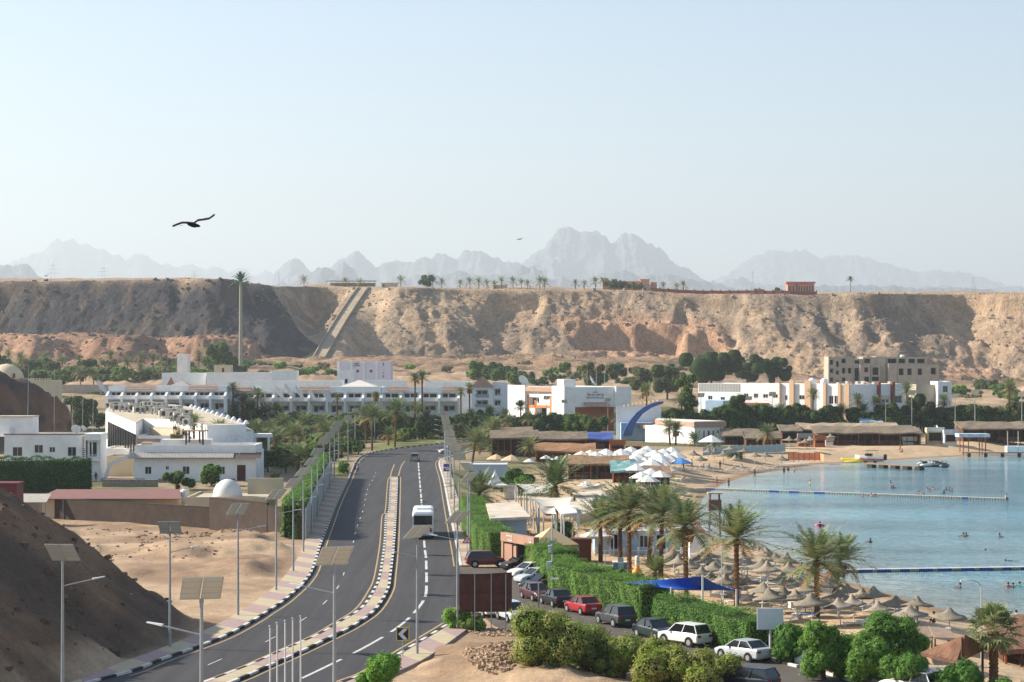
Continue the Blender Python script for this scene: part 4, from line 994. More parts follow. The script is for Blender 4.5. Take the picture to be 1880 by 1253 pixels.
MB().obox((-.05,-.2,4.9),(.5,.3,.3)).build('camera', steel, cp); MB().obox((.25,-.3,1.9),(.9,.35,.08)).build('shelf', steel, cp)
plain_pole(1111,1010,1074,'thin white pole behind the long hedge',0,.05)
plain_pole(1325,1005,1133,'tall white pole in front of the blue sail corner',0,.06)
plain_pole(1341,921,960,'thin white pole in the shallows beside the watch tower',0,.05,Y=300)
plain_pole(1453,961,1010,'thin pole standing in the water behind the palms',0,.04,Y=262)
plain_pole(827,1113,1152,'short thin post beside the billboard bush',0,.04)

# ================================================================== vehicles
pv_ = {'red': paint('red',(150,26,34)), 'darkred': paint('dark_red',(104,26,32)), 'black': paint('black',(24,26,30)), 'maroon': paint('maroon',(72,34,42)), 'white': paint('white',(222,222,218)), 'silver': paint('silver',(178,184,188)), 'grey': paint('grey',(120,124,126)), 'dgrey': paint('dark_grey',(62,64,66)), 'navy': paint('navy',(26,34,48)), 'dgreen': paint('dark_teal',(28,44,48)), 'beige': paint('beige',(168,160,152))}
CARL = [('suv','darkred',893,1041,.15,'dark red car parked side on at the brown entrance gate'),
 ('sedan','black',957,1046,math.atan2(-.55,-.84),'black car with white plate in the slanted row, beside the dark red car'),
 ('sedan','white',972,1060,math.atan2(-.55,-.84),'white car with pale windscreen, second of the slanted row'),
 ('sedan','silver',985,1071,math.atan2(-.55,-.84),'silver car third in the slanted row by the hedge'),
 ('sedan','black',996,1083,math.atan2(-.55,-.84),'dark car last in the slanted row, behind the maroon car'),
 ('sedan','maroon',984,1101,math.atan2(-2.3,.82),'maroon saloon facing the camera behind the rusty lamp post'),
 ('sedan','black',1021,1112,math.atan2(2.36,-.83),'black saloon parked between the maroon and the bright red car'),
 ('sedan','red',1070,1126,math.atan2(2.2,-.95),'bright red saloon parked along the long hedge'),
 ('suv','dgrey',1130,1148,math.atan2(2.2,-1.0),'dark grey off road vehicle behind the olive green bushes'),
 ('sedan','dgreen',1203,1172,math.atan2(-2.36,1.25),'dark saloon parked nose to nose with the white hatchback'),
 ('suv','white',1257,1184,math.atan2(2.0,-1.7),'white hatchback with black rear window behind the yellow green bush'),
 ('sedan','silver',1364,1211,math.atan2(2.1,-1.7),'silver saloon parked near the blank white board'),
 ('hatch','navy',1375,1268,math.atan2(1.6,-2.1),'dark blue car cut off by the bottom edge'),
 ('hatch','silver',940,1140,math.atan2(-2.2,.75),'silver car facing the camera right of the brown billboard'),
 ('hatch','white',893,1130,math.atan2(-2.2,.9),'white car mostly hidden behind the brown billboard'),
 ('hatch','white',1672,1275,math.atan2(1.8,-2),'white car roof at the bottom edge, left of two'),
 ('hatch','white',1700,1272,math.atan2(1.8,-2),'white car roof at the bottom edge, right of two')]
for k, c, px, py, hd, lb in CARL:
    x, y = G(px, py); car(k, pv_[c], x, y, hd, lb)
x, y = G(762, 847); car('suv', pv_['beige'], x, y, R(91), 'grey beige car driving away up the main road', 'cars driving on the main road')
x, y = G(822, 833); car('hatch', pv_['white'], x, y, R(200), 'white car turning behind the row of solar lamps', 'cars driving on the main road')
# coach
x, y = G(782, 986); t = thing('bus', 'white coach driving away on the right carriageway', 'bus', (x, y, .02), R(92))
L_, W_, H_ = 11.5, 1.27, 3.35
wb = mat('coach_white', (222,222,220), .35, .5)
bm = MB(); ring = []
secs = [(-.02,1.0,.45,3.05),( .12,1.0,.42,3.28),(.5,1.0,.4,H_),(L_-.8,1.0,.4,H_),(L_-.15,.97,.42,3.15),(L_,.9,.5,2.7)]
vs = []
for xx, ww, z0, z1 in secs:
    w2 = W_ * ww; vs += [(xx,-w2,z0),(xx,-w2,z1-.3),(xx,-w2*.9,z1-.07),(xx,-w2*.7,z1),(xx,w2*.7,z1),(xx,w2*.9,z1-.07),(xx,w2,z1-.3),(xx,w2,z0)]
K = len(secs); fs = [(k*8+i,(k+1)*8+i,(k+1)*8+(i+1)%8,k*8+(i+1)%8) for k in range(K-1) for i in range(8)] + [tuple(range(8)), tuple(reversed(range((K-1)*8,K*8)))]
bm.add(vs, fs); bm.build('body', wb, t)
g_ = MB().box(-.05,-W_*.86,1.75,-.015,W_*.86,2.85); g_.build('rear_window', glass, t)
for s_ in (-1, 1):
    for k in range(6):
        a = .6 + k * 1.7; MB().box(a, s_*W_ + (-.005 if s_ > 0 else -.012), 1.65, a+1.6, s_*W_ + (.012 if s_ > 0 else .005), 2.65).build('side_window', glass, t)
    MB().box(-.06,s_*.95-.12,.9,-.01,s_*.95+.12,1.35).build('tail_light', redl, t)
    MB().tube([(L_-.1,s_*1.2,2.9),(L_+.1,s_*1.5,2.85),(L_+.1,s_*1.55,2.5)],.04,5).add([],[]).build('mirror', blk, t)
    for xx in (2.6, 9.0):
        w_ = MB().cyl((0,-.14,0),(0,.14,0),.5,.5,18).build('wheel', tyre, t, False, (xx, s_*1.12, .5)); MB().cyl((0,-.155,0),(0,.155,0),.27,.27,12).build('rim', rim, w_)
MB().box(-.06,-1.15,.42,-.01,1.15,.62).build('bumper', mat('bumper_grey',(150,152,154),.5), t); MB().box(-.075,-.3,.95,-.05,.3,1.1).build('number_plate', plate, t)
MB().box(3.5,-.8,H_-.02,6.5,.8,H_+.16).build('roof_unit', mat('unit_white',(206,208,208),.5), t); MB().box(8,-.35,H_-.02,8.8,.35,H_+.06).build('roof_hatch', mat('unit_white',(206,208,208),.5), t)
t.location = (x - .2, y - 4, .02)

# ================================================================== buildings
wwhite = mat('white_render', (236,236,234), .85, .2, var=.18, scale=.5, thr=(.45,.8)); wshade = wwhite
wcream = mat('cream_render', (206,190,162), .9, .15, var=.14, scale=.3); wlilac = mat('lilac_render', (224,216,226), .85, var=.08, scale=.4)
worange = mat('orange_render', (206,128,72), .85, var=.15, scale=.4); wterra = mat('terracotta_render', (150,82,56), .85, var=.15, scale=.4); tanroof = mat('tan_tiles', (184,148,126), .9, var=.2, scale=1.0)
roofc = mat('flat_roof', (196,184,162), .95, .1, var=.25, scale=.4); concrete = mat('bare_concrete', (176,166,148), .95, var=.2, scale=.5); block = mat('brown_block', (80,70,64), .95, .1, var=.25, scale=.8, bump=.4, bscale=3)
winf = mat('window_frame', (206,206,202), .5); wing = mat('window_glass', (36,46,54), .1, .6); doorm = mat('dark_wood', (74,46,36), .7); bluew = mat('pale_blue_render', (160,184,204), .85, var=.1, scale=.5)
wooda = mat('orange_wood', (164,98,58), .8, .2, var=.3, scale=2.0); woodd = mat('dark_timber', (92,62,48), .85, var=.3, scale=2.0); reed = mat('reed_roof', (138,124,106), .95, .1, var=.35, scale=1.2, bump=.6, bscale=4, dist=.15)
dishm = mat('dish_white', (206,204,196), .6)
def isect(px, p0, p1):
    ux = (px - CX) / F; dx, dy = p1[0] - p0[0], p1[1] - p0[1]
    return (ux * p0[1] - p0[0]) / (dx - ux * dy)
def front_wall(mb, L, z0, z1, ops, m=0):
    xs = sorted(set([0, L] + [q for o in ops for q in (o[0], o[1])])); zs = sorted(set([z0, z1] + [q for o in ops for q in (o[2], o[3])]))
    for i in range(len(xs) - 1):
        for j in range(len(zs) - 1):
            cx, cz_ = (xs[i] + xs[i+1]) / 2, (zs[j] + zs[j+1]) / 2
            if any(o[0] < cx < o[1] and o[2] < cz_ < o[3] for o in ops): continue
            mb.add([(xs[i],0,zs[j]),(xs[i+1],0,zs[j]),(xs[i+1],0,zs[j+1]),(xs[i],0,zs[j+1])], [(0,1,2,3)], m)
    for a, b, c, d, dp in ops:
        mb.add([(a,0,c),(b,0,c),(b,dp,c),(a,dp,c)], [(0,1,2,3)], m); mb.add([(a,0,d),(b,0,d),(b,dp,d),(a,dp,d)], [(3,2,1,0)], m)
        mb.add([(a,0,c),(a,dp,c),(a,dp,d),(a,0,d)], [(0,1,2,3)], m); mb.add([(b,0,c),(b,dp,c),(b,dp,d),(b,0,d)], [(3,2,1,0)], m)
        mb.add([(a,dp,c),(b,dp,c),(b,dp,d),(a,dp,d)], [(0,1,2,3)], m)
def bld(label, p0, p1, depth, pt, wm, ops=(), cat='building', name='building', par=.5, z0=None, zt=None, roof=None, parent=None, side=()):
    """p0,p1: facade ends; pt: pixel row of the wall top at p0; ops: (pxl,pyt,pxr,pyb,kind)"""
    L = math.hypot(p1[0]-p0[0], p1[1]-p0[1]); rz = math.atan2(p1[1]-p0[1], p1[0]-p0[0])
    zg = min(gz(*p0), gz(*p1)) - .4 if z0 is None else z0
    z1 = (ZA(pt, p0[1]) if zt is None else zt) - zg
    t = thing(name, label, cat, (p0[0], p0[1], zg), rz) if parent is None else parent
    def loc(px, py):
        s = isect(px, p0, p1); Y = p0[1] + s * (p1[1] - p0[1]); return s * L, ZA(py, Y) - zg
    O = []; todo = []
    for o in ops:
        pxl, pyt, pxr, pyb, kd = o
        a, d = loc(pxl, pyt); b, c = loc(pxr, pyb); a, b = max(a, .02), min(b, L - .02); c = max(c, .05); d = min(d, z1 - .05)
        if b - a < .05 or d - c < .05: continue
        dp = {'win': .18, 'door': .2, 'log': 1.4, 'open': 2.5}[kd]; O.append((a, b, c, d, dp)); todo.append((a, b, c, d, dp, kd))
    mb = MB(); front_wall(mb, L, 0, z1, O)
    mb.add([(0,0,0),(L,0,0),(L,depth,0),(0,depth,0),(0,0,z1),(L,0,z1),(L,depth,z1),(0,depth,z1)], [(1,2,6,5),(2,3,7,6),(3,0,4,7)])
    th = .22
    if par > 0:
        # inner faces of the parapet
        mb.add([(0,0,z1),(L,0,z1),(L,depth,z1),(0,depth,z1),(th,th,z1),(L-th,th,z1),(L-th,depth-th,z1),(th,depth-th,z1),(th,th,z1-par),(L-th,th,z1-par),(L-th,depth-th,z1-par),(th,depth-th,z1-par)],
               [(0,1,5,4),(1,2,6,5),(2,3,7,6),(3,0,4,7),(4,5,9,8),(5,6,10,9),(6,7,11,10),(7,4,8,11)])
    mb.build('wall', wm, t)
    zr = z1 - par; MB().add([(th,th,zr+.002),(L-th,th,zr+.002),(L-th,depth-th,zr+.002),(th,depth-th,zr+.002)] if par > 0 else [(0,0,zr),(L,0,zr),(L,depth,zr),(0,depth,zr)], [(0,1,2,3)]).build('roof', roof or roofc, t)
    for a, b, c, d, dp, kd in todo:
        if kd == 'win':
            f_ = MB(); e = min(.07, (b-a)*.1)
            for q in ((a,c,b,c+e),(a,d-e,b,d),(a,c+e,a+e,d-e),(b-e,c+e,b,d-e),((a+b)/2-e/2,c+e,(a+b)/2+e/2,d-e)): f_.box(q[0],.06,q[1],q[2],.14,q[3])
            fo = f_.build('window', winf, t); MB().box(a+e,.11,c+e,b-e,.125,d-e).build('pane', wing, fo); MB().box(a-.08,-.08,c-.08,b+.08,.05,c-.003).build('sill', wm, fo)
        elif kd == 'door':
            MB().box(a+.03,.08,c,b-.03,.15,d-.03).build('door', doorm, t)
        elif kd == 'log':
            q = MB().box(a+(b-a)*.12,dp-.08,c+.02,a+(b-a)*.42,dp-.003,c+(d-c)*.82).build('door', doorm, t); MB().box(a+(b-a)*.5,dp-.07,c+(d-c)*.3,a+(b-a)*.9,dp-.003,c+(d-c)*.82).build('window', wing, t)
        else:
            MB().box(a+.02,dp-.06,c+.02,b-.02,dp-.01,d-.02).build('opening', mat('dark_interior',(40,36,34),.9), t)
    t['_L'] = L; t['_z1'] = z1; t['_zg'] = zg
    return t
def fx(pxa, Ya, pxb, Yb): return (XA(pxa, Ya), Ya), (XA(pxb, Yb), Yb)
def dish(px, py, Y, r, az, label, par=None):
    x = XA(px, Y); z = ZA(py, Y); t = thing('satellite_dish', label, 'satellite dish', (x, Y, z - r * 1.2), R(az)) if par is None else par
    mb = MB(); prof = [(r * q, .22 * r * q * q) for q in (0.02, .3, .55, .8, 1)]
    vs = []; n = 16
    M = Matrix.Translation((0, 0, r * 1.2)) @ Matrix.Rotation(R(58), 4, 'X')
    for rr, zz in prof: vs += [tuple(M @ Vector((rr * math.cos(2*math.pi*i/n), rr * math.sin(2*math.pi*i/n), zz))) for i in range(n)]
    fs = [(k*n+i,k*n+(i+1)%n,(k+1)*n+(i+1)%n,(k+1)*n+i) for k in range(len(prof)-1) for i in range(n)]
    mb.add(vs, fs); mb.build('dish', dishm, t); MB().cyl((0,.1,-.6),(0,0,r*1.15),.05,.05,6).build('mount', steel, t); 
    tip = M @ Vector((0, 0, r * .9)); MB().cyl(tuple(M @ Vector((0,-r*.9,.18*r))), tuple(tip), .02, .02, 4).build('feed_arm', steel, t)
    return t
def tank(x, y, z, r, h, label, m=None, horiz=False):
    t = thing('water_tank', label, 'water tank', (x, y, z)); MB().lathe([(r*.97,0),(r,.1*h),(r,.85*h),(r*.8,.95*h),(r*.3,h)],14).build('tank', m or mat('tank_white',(204,206,206),.5), t); MB().lathe([(r*.28,h),(r*.28,h*1.07)],10).build('lid', steel, t); return t

# --- left foreground: white house
p0, p1 = fx(8, 384, 157, 384)
hb = bld('white two storey house at the left edge behind the tall dark green hedge', p0, p1, 11, 798, wwhite, [(23,821,41,838,'win'),(63,817,79,832,'win'),(90.6,821,101.4,831,'win'),(124,821,140,838,'win')], 'house', 'house')
L, z1 = hb['_L'], hb['_z1']
MB().box(-.1,-.12,z1-.05,L,.3,z1+.12).build('cornice', mat('brown_trim',(120,84,72),.8), hb)
q = MB()
for i in range(22): q.box(L-.55,-.1,z1-.4-i*.34,L-.12,-.004,z1-.58-i*.34+.02)
q.build('brick_trim', mat('brown_trim',(120,84,72),.8), hb)
b2 = MB(); L2 = 2.8; b2.box(L,-1.2,z1-1.0,L+L2,6,z1+.15); b2.box(L+.3,.3,0,L+L2-.2,6,z1-1.0); b2.box(L,-1.2,z1-4.6,L+L2,0.3,z1-4.4); b2.build('balcony_bay', wwhite, hb)
for i in range(3): MB().cyl((L+.15+i*1.25,-1.05,0),(L+.15+i*1.25,-1.05,z1-1),.1,.1,8).build('column', winf, hb)
q = MB()
for i in range(14): q.box(L+.1+i*.19,-1.15,z1-4.4,L+.13+i*.19,-1.12,z1-3.6)
q.box(L+.05,-1.17,z1-3.6,L+L2-.05,-1.1,z1-3.52); q.build('railing', winf, hb)
MB().box(L+.7,.25,z1-3.9,L+1.9,.297,z1-1.4).build('balcony_window', wing, hb)
MB().box(-2.5,3,z1-.5,4.3,8,z1+2.95).build('stair_tower', wwhite, hb); MB().box(-2.6,2.9,z1+2.95,4.4,8.1,z1+3.15).build('tower_roof', roofc, hb)
tank(XA(28,389),387.5,hb['_zg']+z1-.4,.75,1.6,'white water tank on the roof of the white house at the left edge')
dish(139,789,391,.9,30,'larger of two white dishes on the roof of the left white house'); dish(153,787,390,.6,60,'smaller of two white dishes on the roof of the left white house')
for px, pt, pb, lb in ((51,669,765,'tall thin mast on the stair tower of the left white house'),(99,677,795,'tallest leaning mast on the roof of the left white house'),(151,720,789,'white mast beside the roof dishes of the left white house'),(132,743,791,'thin short mast between two roof masts of the left white house'),(170,722,790,'rusty aerial mast at the right end of the left white house')):
    y = 390; z = hb['_zg'] + z1 + (2.9 if px < 54 else -.5); x = XA(px, y); s = thing('mast', lb, 'mast', (x, y, z)); h = ZA(pt, y) - z
    MB().cyl((0,0,0),(.15,0,h),.045,.03,6).build('pole', pole_thin, s); MB().box(-.15,-.15,0,.15,.15,.05).build('base', steel, s)
# --- beige courtyard and ramp walls between the houses
p0, p1 = fx(193, 402, 243, 402); bld('beige curved courtyard block between the two white houses', p0, p1, 8, 838, wcream, [], 'wall', 'courtyard_wall', .3)
p0, p1 = fx(186, 425, 246, 425); bld('low flat roofed annexe behind the beige courtyard block', p0, p1, 14, 824, wwhite, [], 'building', 'annexe', .3)
s = thing('ramp_wall', 'sloping white ramp wall beside the left white house', 'wall', (XA(181,385), 385, 0)); MB().vprism([(0,-.3),(.5,-.3),(1.8,3.2),(6.0,5.0),(6.0,4.3),(2.2,2.7),(1.2,-.3)],-.0,.35).build('wall', wwhite, s); MB().box(-.1,-.3,-.3,1.3,.6,.5).build('footing', concrete, s)
# --- white bungalow with tiled eave
p0, p1 = fx(246, 385, 470, 385)
bb = bld('white bungalow with a ribbed tile eave and brown door, left of the road', p0, p1, 12, 829, wwhite, [(266,857,278,871,'win'),(304,856,310,863,'win'),(335,856.5,348,871,'win'),(402,857,413,871,'win'),(435,854,451,884,'door')], 'house', 'house', .0, zt=ZA(829,385))
L, z1 = bb['_L'], bb['_z1']; q = MB()
for i in range(74):
    a = -.8 + i * (L * .86) / 74; q.add([(a,-1.1,z1-1.15),(a+.18,-1.1,z1-1.15),(a+.18,.1,z1-.15),(a,.1,z1-.15),(a,-1.1,z1-1.05),(a+.18,-1.1,z1-1.05),(a+.18,.1,z1-.05),(a,.1,z1-.05)],[(0,3,2,1),(4,5,6,7),(0,1,5,4),(1,2,6,5),(2,3,7,6),(3,0,4,7)])
q.build('eave_tiles', mat('pale_tiles',(206,200,190),.8,var=.15,scale=2), bb)
MB().add([(-.8,-1.12,z1-1.2),(L*.86,-1.12,z1-1.2),(L*.86,.1,z1-.2),(-.8,.1,z1-.2)],[(0,1,2,3)]).add([(L*.87,-1.0,z1-1.2),(L+1,-1.0,z1-1.2),(L+1,.1,z1-.15),(L*.87,.1,z1-.15)],[(0,1,2,3)]).build('eave', mat('eave_brown',(110,92,86),.8), bb)
pr = MB(); pr.box(.2,.3,z1,L-.2,.6,z1+1.1); pr.box(.2,.6,z1,.5,11.5,z1+1.1); pr.box(L-.5,.6,z1,L-.2,11.5,z1+1.1); pr.box(.5,11.2,z1,L-.5,11.5,z1+1.1); pr.box(4,5,z1,L*.6,8,z1+1.9); pr.build('parapet', wwhite, bb)
MB().box(.9,2.2,z1,2.6,4.5,z1+1.5).build('roof_hut', wcream, bb)
q = MB()
for i in range(5): q.box(.3+i*4,-.02,.3,1.9+i*4,-.004,.9)
q.build('stone_trim', mat('stone_patch',(170,150,120),.9,var=.3,scale=3), bb)
pg = thing('roof_pergola', 'dark brown timber pergola standing on the white bungalow roof', 'pergola', (XA(345,392), 389, bb['_zg']+z1))
for i, a in enumerate((0,.55,2.4,3.0)): MB().box(a,-.15,0,a+.28,.15,3.4).build('post', woodd, pg)
MB().box(-.5,-1.3,3.4,3.9,1.3,3.6).build('roof', mat('pale_timber',(180,150,112),.9,var=.2,scale=2), pg)
dish(347,818,388,.5,20,'left small dish on the white bungalow roof'); dish(364,817,388,.5,50,'right small dish on the white bungalow roof')
# raised whites and pink tiles behind bungalow
p0, p1 = fx(252, 415, 345, 415); rb = bld('low white building with pink sloping tile edge behind the bungalow', p0, p1, 14, 800, wwhite, [], 'building', 'building', .8)
L, z1 = rb['_L'], rb['_z1']; MB().add([(-.8,-1.6,z1-1.9),(4.5,-1.6,z1-1.9),(4.5,-.02,z1-.6),(-.8,-.02,z1-.6)],[(0,1,2,3)]).build('tile_edge', tanroof, rb)
# --- brick boundary wall and sheds behind it
def wall_run(pts, h, th, m, label, name='boundary_wall', cap=None, cat='wall'):
    p = resamp(pts, 3.0) + [np.array(pts[-1], float)]; nr = normals(p); o = p[0]; z0 = gz(*o); s = thing(name, label, cat, (o[0], o[1], z0)); mb = MB(); mc = MB()
    for i in range(len(p) - 1):
        a, b = p[i] - o, p[i+1] - o; na, nb = nr[i]*th/2, nr[i+1]*th/2; q = [tuple(a-na), tuple(b-nb), tuple(b+nb), tuple(a+na)]; mb.prism(q, -.6, h)
        mc.prism([tuple(a-na*1.3), tuple(b-nb*1.3), tuple(b+nb*1.3), tuple(a+na*1.3)], h, h+.08)
    mb.build('wall', m, s); mc.build('coping', cap or m, s); return s
wall_run([G(30,948), G(200,958), G(385,970)], 2.7, .25, block, 'long brown block wall behind the sandy lot, left section')
wall_run([G(386,971), G(492,983)], 4.0, .3, block, 'taller brown block wall below the white dome')
wall_run([G(493,984), G(556,991)], 3.3, .3, block, 'brown block wall section ending at the striped pavement')
rt = [(557,991),(567,965),(580,935),(592,908),(600,892),(607,879)]
wall_run(W(rt), 2.0, .35, mat('grey_render',(120,114,106),.9,var=.2,scale=.6), 'grey retaining wall running beside the left pavement', 'retaining_wall')
rp = resamp(W(rt), 2.2); s = thing('railing', 'white post railing on the face of the retaining wall', 'railing', (rp[0][0], rp[0][1], 0))
for q in rp[::1]:
    a = q - rp[0]; MB().box(a[0]+.2,a[1]-.08,0,a[0]+.32,a[1]+.08,3.7).build('post', mat('post_white',(196,198,196),.6), s)
hp = [(G(a,b)[0]-1.45, G(a,b)[1]+.6) for a, b in rt]
hedge(hp, 2.2, 4.3, G_HEDGE, 'green hedge spilling over the retaining wall beside the left pavement', 24, .16, seed=3)
# dome building
p0, p1 = fx(342, 292, 490, 292); db = bld('low flat roofed building with a white dome behind the brown wall', p0, p1, 13, 913, wcream, [], 'building', 'domed_building', .25)
cx0 = XA(418,297)-p0[0]; zt_ = db['_z1']
MB().lathe([(2.0,zt_-.4),(2.02,zt_),(1.9,zt_+.7),(1.55,zt_+1.35),(1.0,zt_+1.85),(.4,zt_+2.1),(.02,zt_+2.15)],24,(cx0,5,0)).build('dome', mat('dome_white',(214,212,206),.8), db, True)
tank(XA(339,300),300,db['_zg']+zt_-1.5,.65,2.1,'white upright water tank left of the white dome')
q = MB(); q.box(cx0+2.6,6,zt_,cx0+7.5,6.4,zt_+2.2); q.build('roof_wall', wcream, db)
p0, p1 = fx(77, 296, 328, 296); sh = bld('long low shed with a brownish pink sheet roof behind the brown wall', p0, p1, 7, 915, wcream, [], 'shed', 'shed', .0)
L, z1 = sh['_L'], sh['_z1']; MB().add([(-.5,-1.2,z1-.1),(L+.6,-1.2,z1-.1),(L-.6,5,z1+.8),(.9,5,z1+.8),(-.5,-1.2,z1+.0),(L+.6,-1.2,z1+.0),(L-.6,5,z1+.9),(.9,5,z1+.9)],[(0,3,2,1),(4,5,6,7),(0,1,5,4),(1,2,6,5),(2,3,7,6),(3,0,4,7)]).build('sheet_roof', mat('brown_sheet',(138,100,92),.7,var=.1,scale=.6), sh)
for i in range(7): MB().box(i*L/6-.05,-1.1,-.2,i*L/6+.05,-1.0,z1-.1).build('post', steel, sh)
s = thing('corrugated_shed', 'dark maroon corrugated metal shed at the left edge above the shaded slope', 'shed', (XA(-12,275), 275, gz(XA(-12,275),275))); mb = MB()
for i in range(14): mb.box(0,(.05 if i%2 else 0),.35*i,2.9,4,.35*(i+1))
zb_ = s.location.z; kk = (ZA(889,275)-zb_)/4.9; mb.build('body', mat('maroon_sheet',(104,44,50),.6), s).scale = (1,1,kk); MB().box(-.1,-.1,0,3.0,4.1,.12).build('roof', mat('maroon_sheet',(104,44,50),.6), s, False, (0,0,4.9*kk))
s = thing('tiled_canopy', 'low ribbed pinkish canopy between the maroon shed and the long shed', 'canopy', (XA(30,285), 285, gz(XA(30,285),285))); mb = MB(); zc_ = ZA(910,285)-s.location.z
for i in range(22): mb.add([(i*.19,-1,zc_-.9),(i*.19+.12,-1,zc_-.9),(i*.19+.12,2,zc_),(i*.19,2,zc_),(i*.19,-1,zc_-.8),(i*.19+.12,-1,zc_-.8),(i*.19+.12,2,zc_+.1),(i*.19,2,zc_+.1)],[(0,3,2,1),(4,5,6,7),(0,1,5,4),(1,2,6,5),(2,3,7,6),(3,0,4,7)])
mb.build('roof', mat('pale_tiles',(206,200,190),.8), s)
for a in (0.1, 4.0): MB().box(a-.06,-.9,-.3,a+.06,-.8,zc_-.85).build('post', steel, s)
# stone terrace wall below the beige court
s = wall_run([G(188,893), G(290,893)], 1.1, .5, mat('rubble_stone',(160,150,136),.95,var=.45,scale=2.5,bump=.6,bscale=4), 'rubble stone terrace wall below the beige courtyard', 'stone_wall')

# --- big flat roofed complex with air conditioning units
zt_ = 9.5
def flat_px(label, corners, zt, m, roofm, name='building', cat='building', extra=None):
    pts = [G(a, b, zt) for a, b in corners]; o = pts[0]; s = thing(name, label, cat, (o[0], o[1], 0)); q = [(a - o[0], b - o[1]) for a, b in pts]
    MB().prism(q, -.5, zt).build('wall', m, s); cx = sum(a for a, b in q)/len(q); cyy = sum(b for a, b in q)/len(q)
    inn = [(cx + (a-cx)*.985, cyy + (b-cyy)*.985) for a, b in q]; MB().prism(inn, zt-.2, zt+.004).build('roof', roofm, s)
    return s, q, o
s1, q1, o1 = flat_px('sprawling pale flat roofed building covered in roof machinery', [(194,755),(249,777),(262,769),(330,771),(380,781),(452,779),(352,748),(300,740),(205,742)], zt_, wwhite, roofc)
def strip_fins(px0, py0, px1, py1, n, s, o, zt, nm, m):
    a = np.array(G(px0, py0, zt)); b = np.array(G(px1, py1, zt))
    for i in range(n):
        p = a + (b - a) * (i + .5) / n - np.array(o); d = (b - a) / np.linalg.norm(b - a); nn = np.array([-d[1], d[0]]) if (-d[1]) < 0 else np.array([d[1], -d[0]])
        p3 = p + (b - a) * .5 / n; MB().obox((p3[0] + nn[0]*.03, p3[1] + nn[1]*.03, zt/2 - .4), (np.linalg.norm(b - a)/n*.45, .1, zt - 3.2), math.atan2(d[1], d[0])).build('window_slot', wing, s)
strip_fins(195,756,249,778,12,s1,o1,zt_,'column',wwhite)
pa = np.array(G(352,748,zt_)) - np.array(o1); pb = np.array(G(452,779,zt_)) - np.array(o1)
for i in range(12):
    p = pa + (pb - pa) * i / 11; MB().lathe([(.6,zt_),(.45,zt_+.35),(.1,zt_+.75)],6,(p[0],p[1],0)).build('parapet_scallop', wwhite, s1)
acm = mat('ac_grey', (186,182,172), .7, var=.15, scale=1); acd = mat('ac_dark', (66,62,60), .8)
AC = mesh_of(MB().box(-.8,-.6,.25,.8,.6,1.4).box(-.7,-.5,0,-.6,.5,.25).box(.6,-.5,0,.7,.5,.25), 'casing', acm); ACF = mesh_of(MB().cyl((0,-.61,.82),(0,-.64,.82),.42,.42,12), 'fan_grille', acd); ACP = mesh_of(MB().tube([(.8,0,.6),(1.3,0,.6),(1.4,0,.1)],.09,6), 'pipe', acm)
rg = random.Random(5); acpos = []
for row, (xa, ya, xb, yb, n) in enumerate([(200,746,250,750,9),(215,751,262,756,6),(262,744,300,748,6),(285,757,345,762,11),(300,763,350,768,9),(270,753,330,752,9),(318,770,345,777,5)]):
    for i in range(n):
        t_ = i / max(1, n - 1); acpos.append((xa + (xb - xa) * t_ + rg.uniform(-1, 1), ya + (yb - ya) * t_ + rg.uniform(-1, 1), row))
rows = ['back left row','row above the column facade','back middle row','front middle row','row behind the conifer','middle row','row beside the conifer']
cnt = {}
for a, b, row in acpos:
    x, y = G(a, b, zt_ + .5); cnt[row] = cnt.get(row, 0)
    copy_kit([('casing', AC, []), ('fan_grille', ACF, []), ('pipe', ACP, [])], 'air_conditioner', 'roof air conditioner, %s in the %s' % (ORD[cnt[row]], rows[row]), 'air conditioner', (x, y, zt_ + .004), rg.uniform(-.4, .4), 'roof machinery of the flat building', rg.uniform(.8, 1.25)); cnt[row] += 1
s2, q2, o2 = flat_px('lower cream wing with shuttered windows left of the small conifer', [(263,777),(282,787),(330,790),(345,781),(300,774)], 8.0, wcream, roofc)
s3, q3, o3 = flat_px('white arcade wing with a scalloped parapet behind the bungalow', [(378,783),(384,790),(448,794),(466,791),(448,782)], 8.0, wwhite, roofc)
for i in range(5):
    p = np.array(G(384+i*15,790+i,8.0)) - np.array(o3); MB().lathe([(.7,8.0),(.5,8.3),(.1,8.6)],6,(p[0],p[1]+.3,0)).build('parapet_scallop', wwhite, s3)
s = thing('pergola', 'white columned pergola at the end of the arcade wing', 'pergola', (*G(440,797,7.0), 0)); MB().box(0,0,6.3,6.0,3.5,7.0).build('roof', wwhite, s)
for a in (0.3, 3, 5.6): MB().box(a-.2,.1,-.3,a+.2,.5,6.3).build('column', wwhite, s)

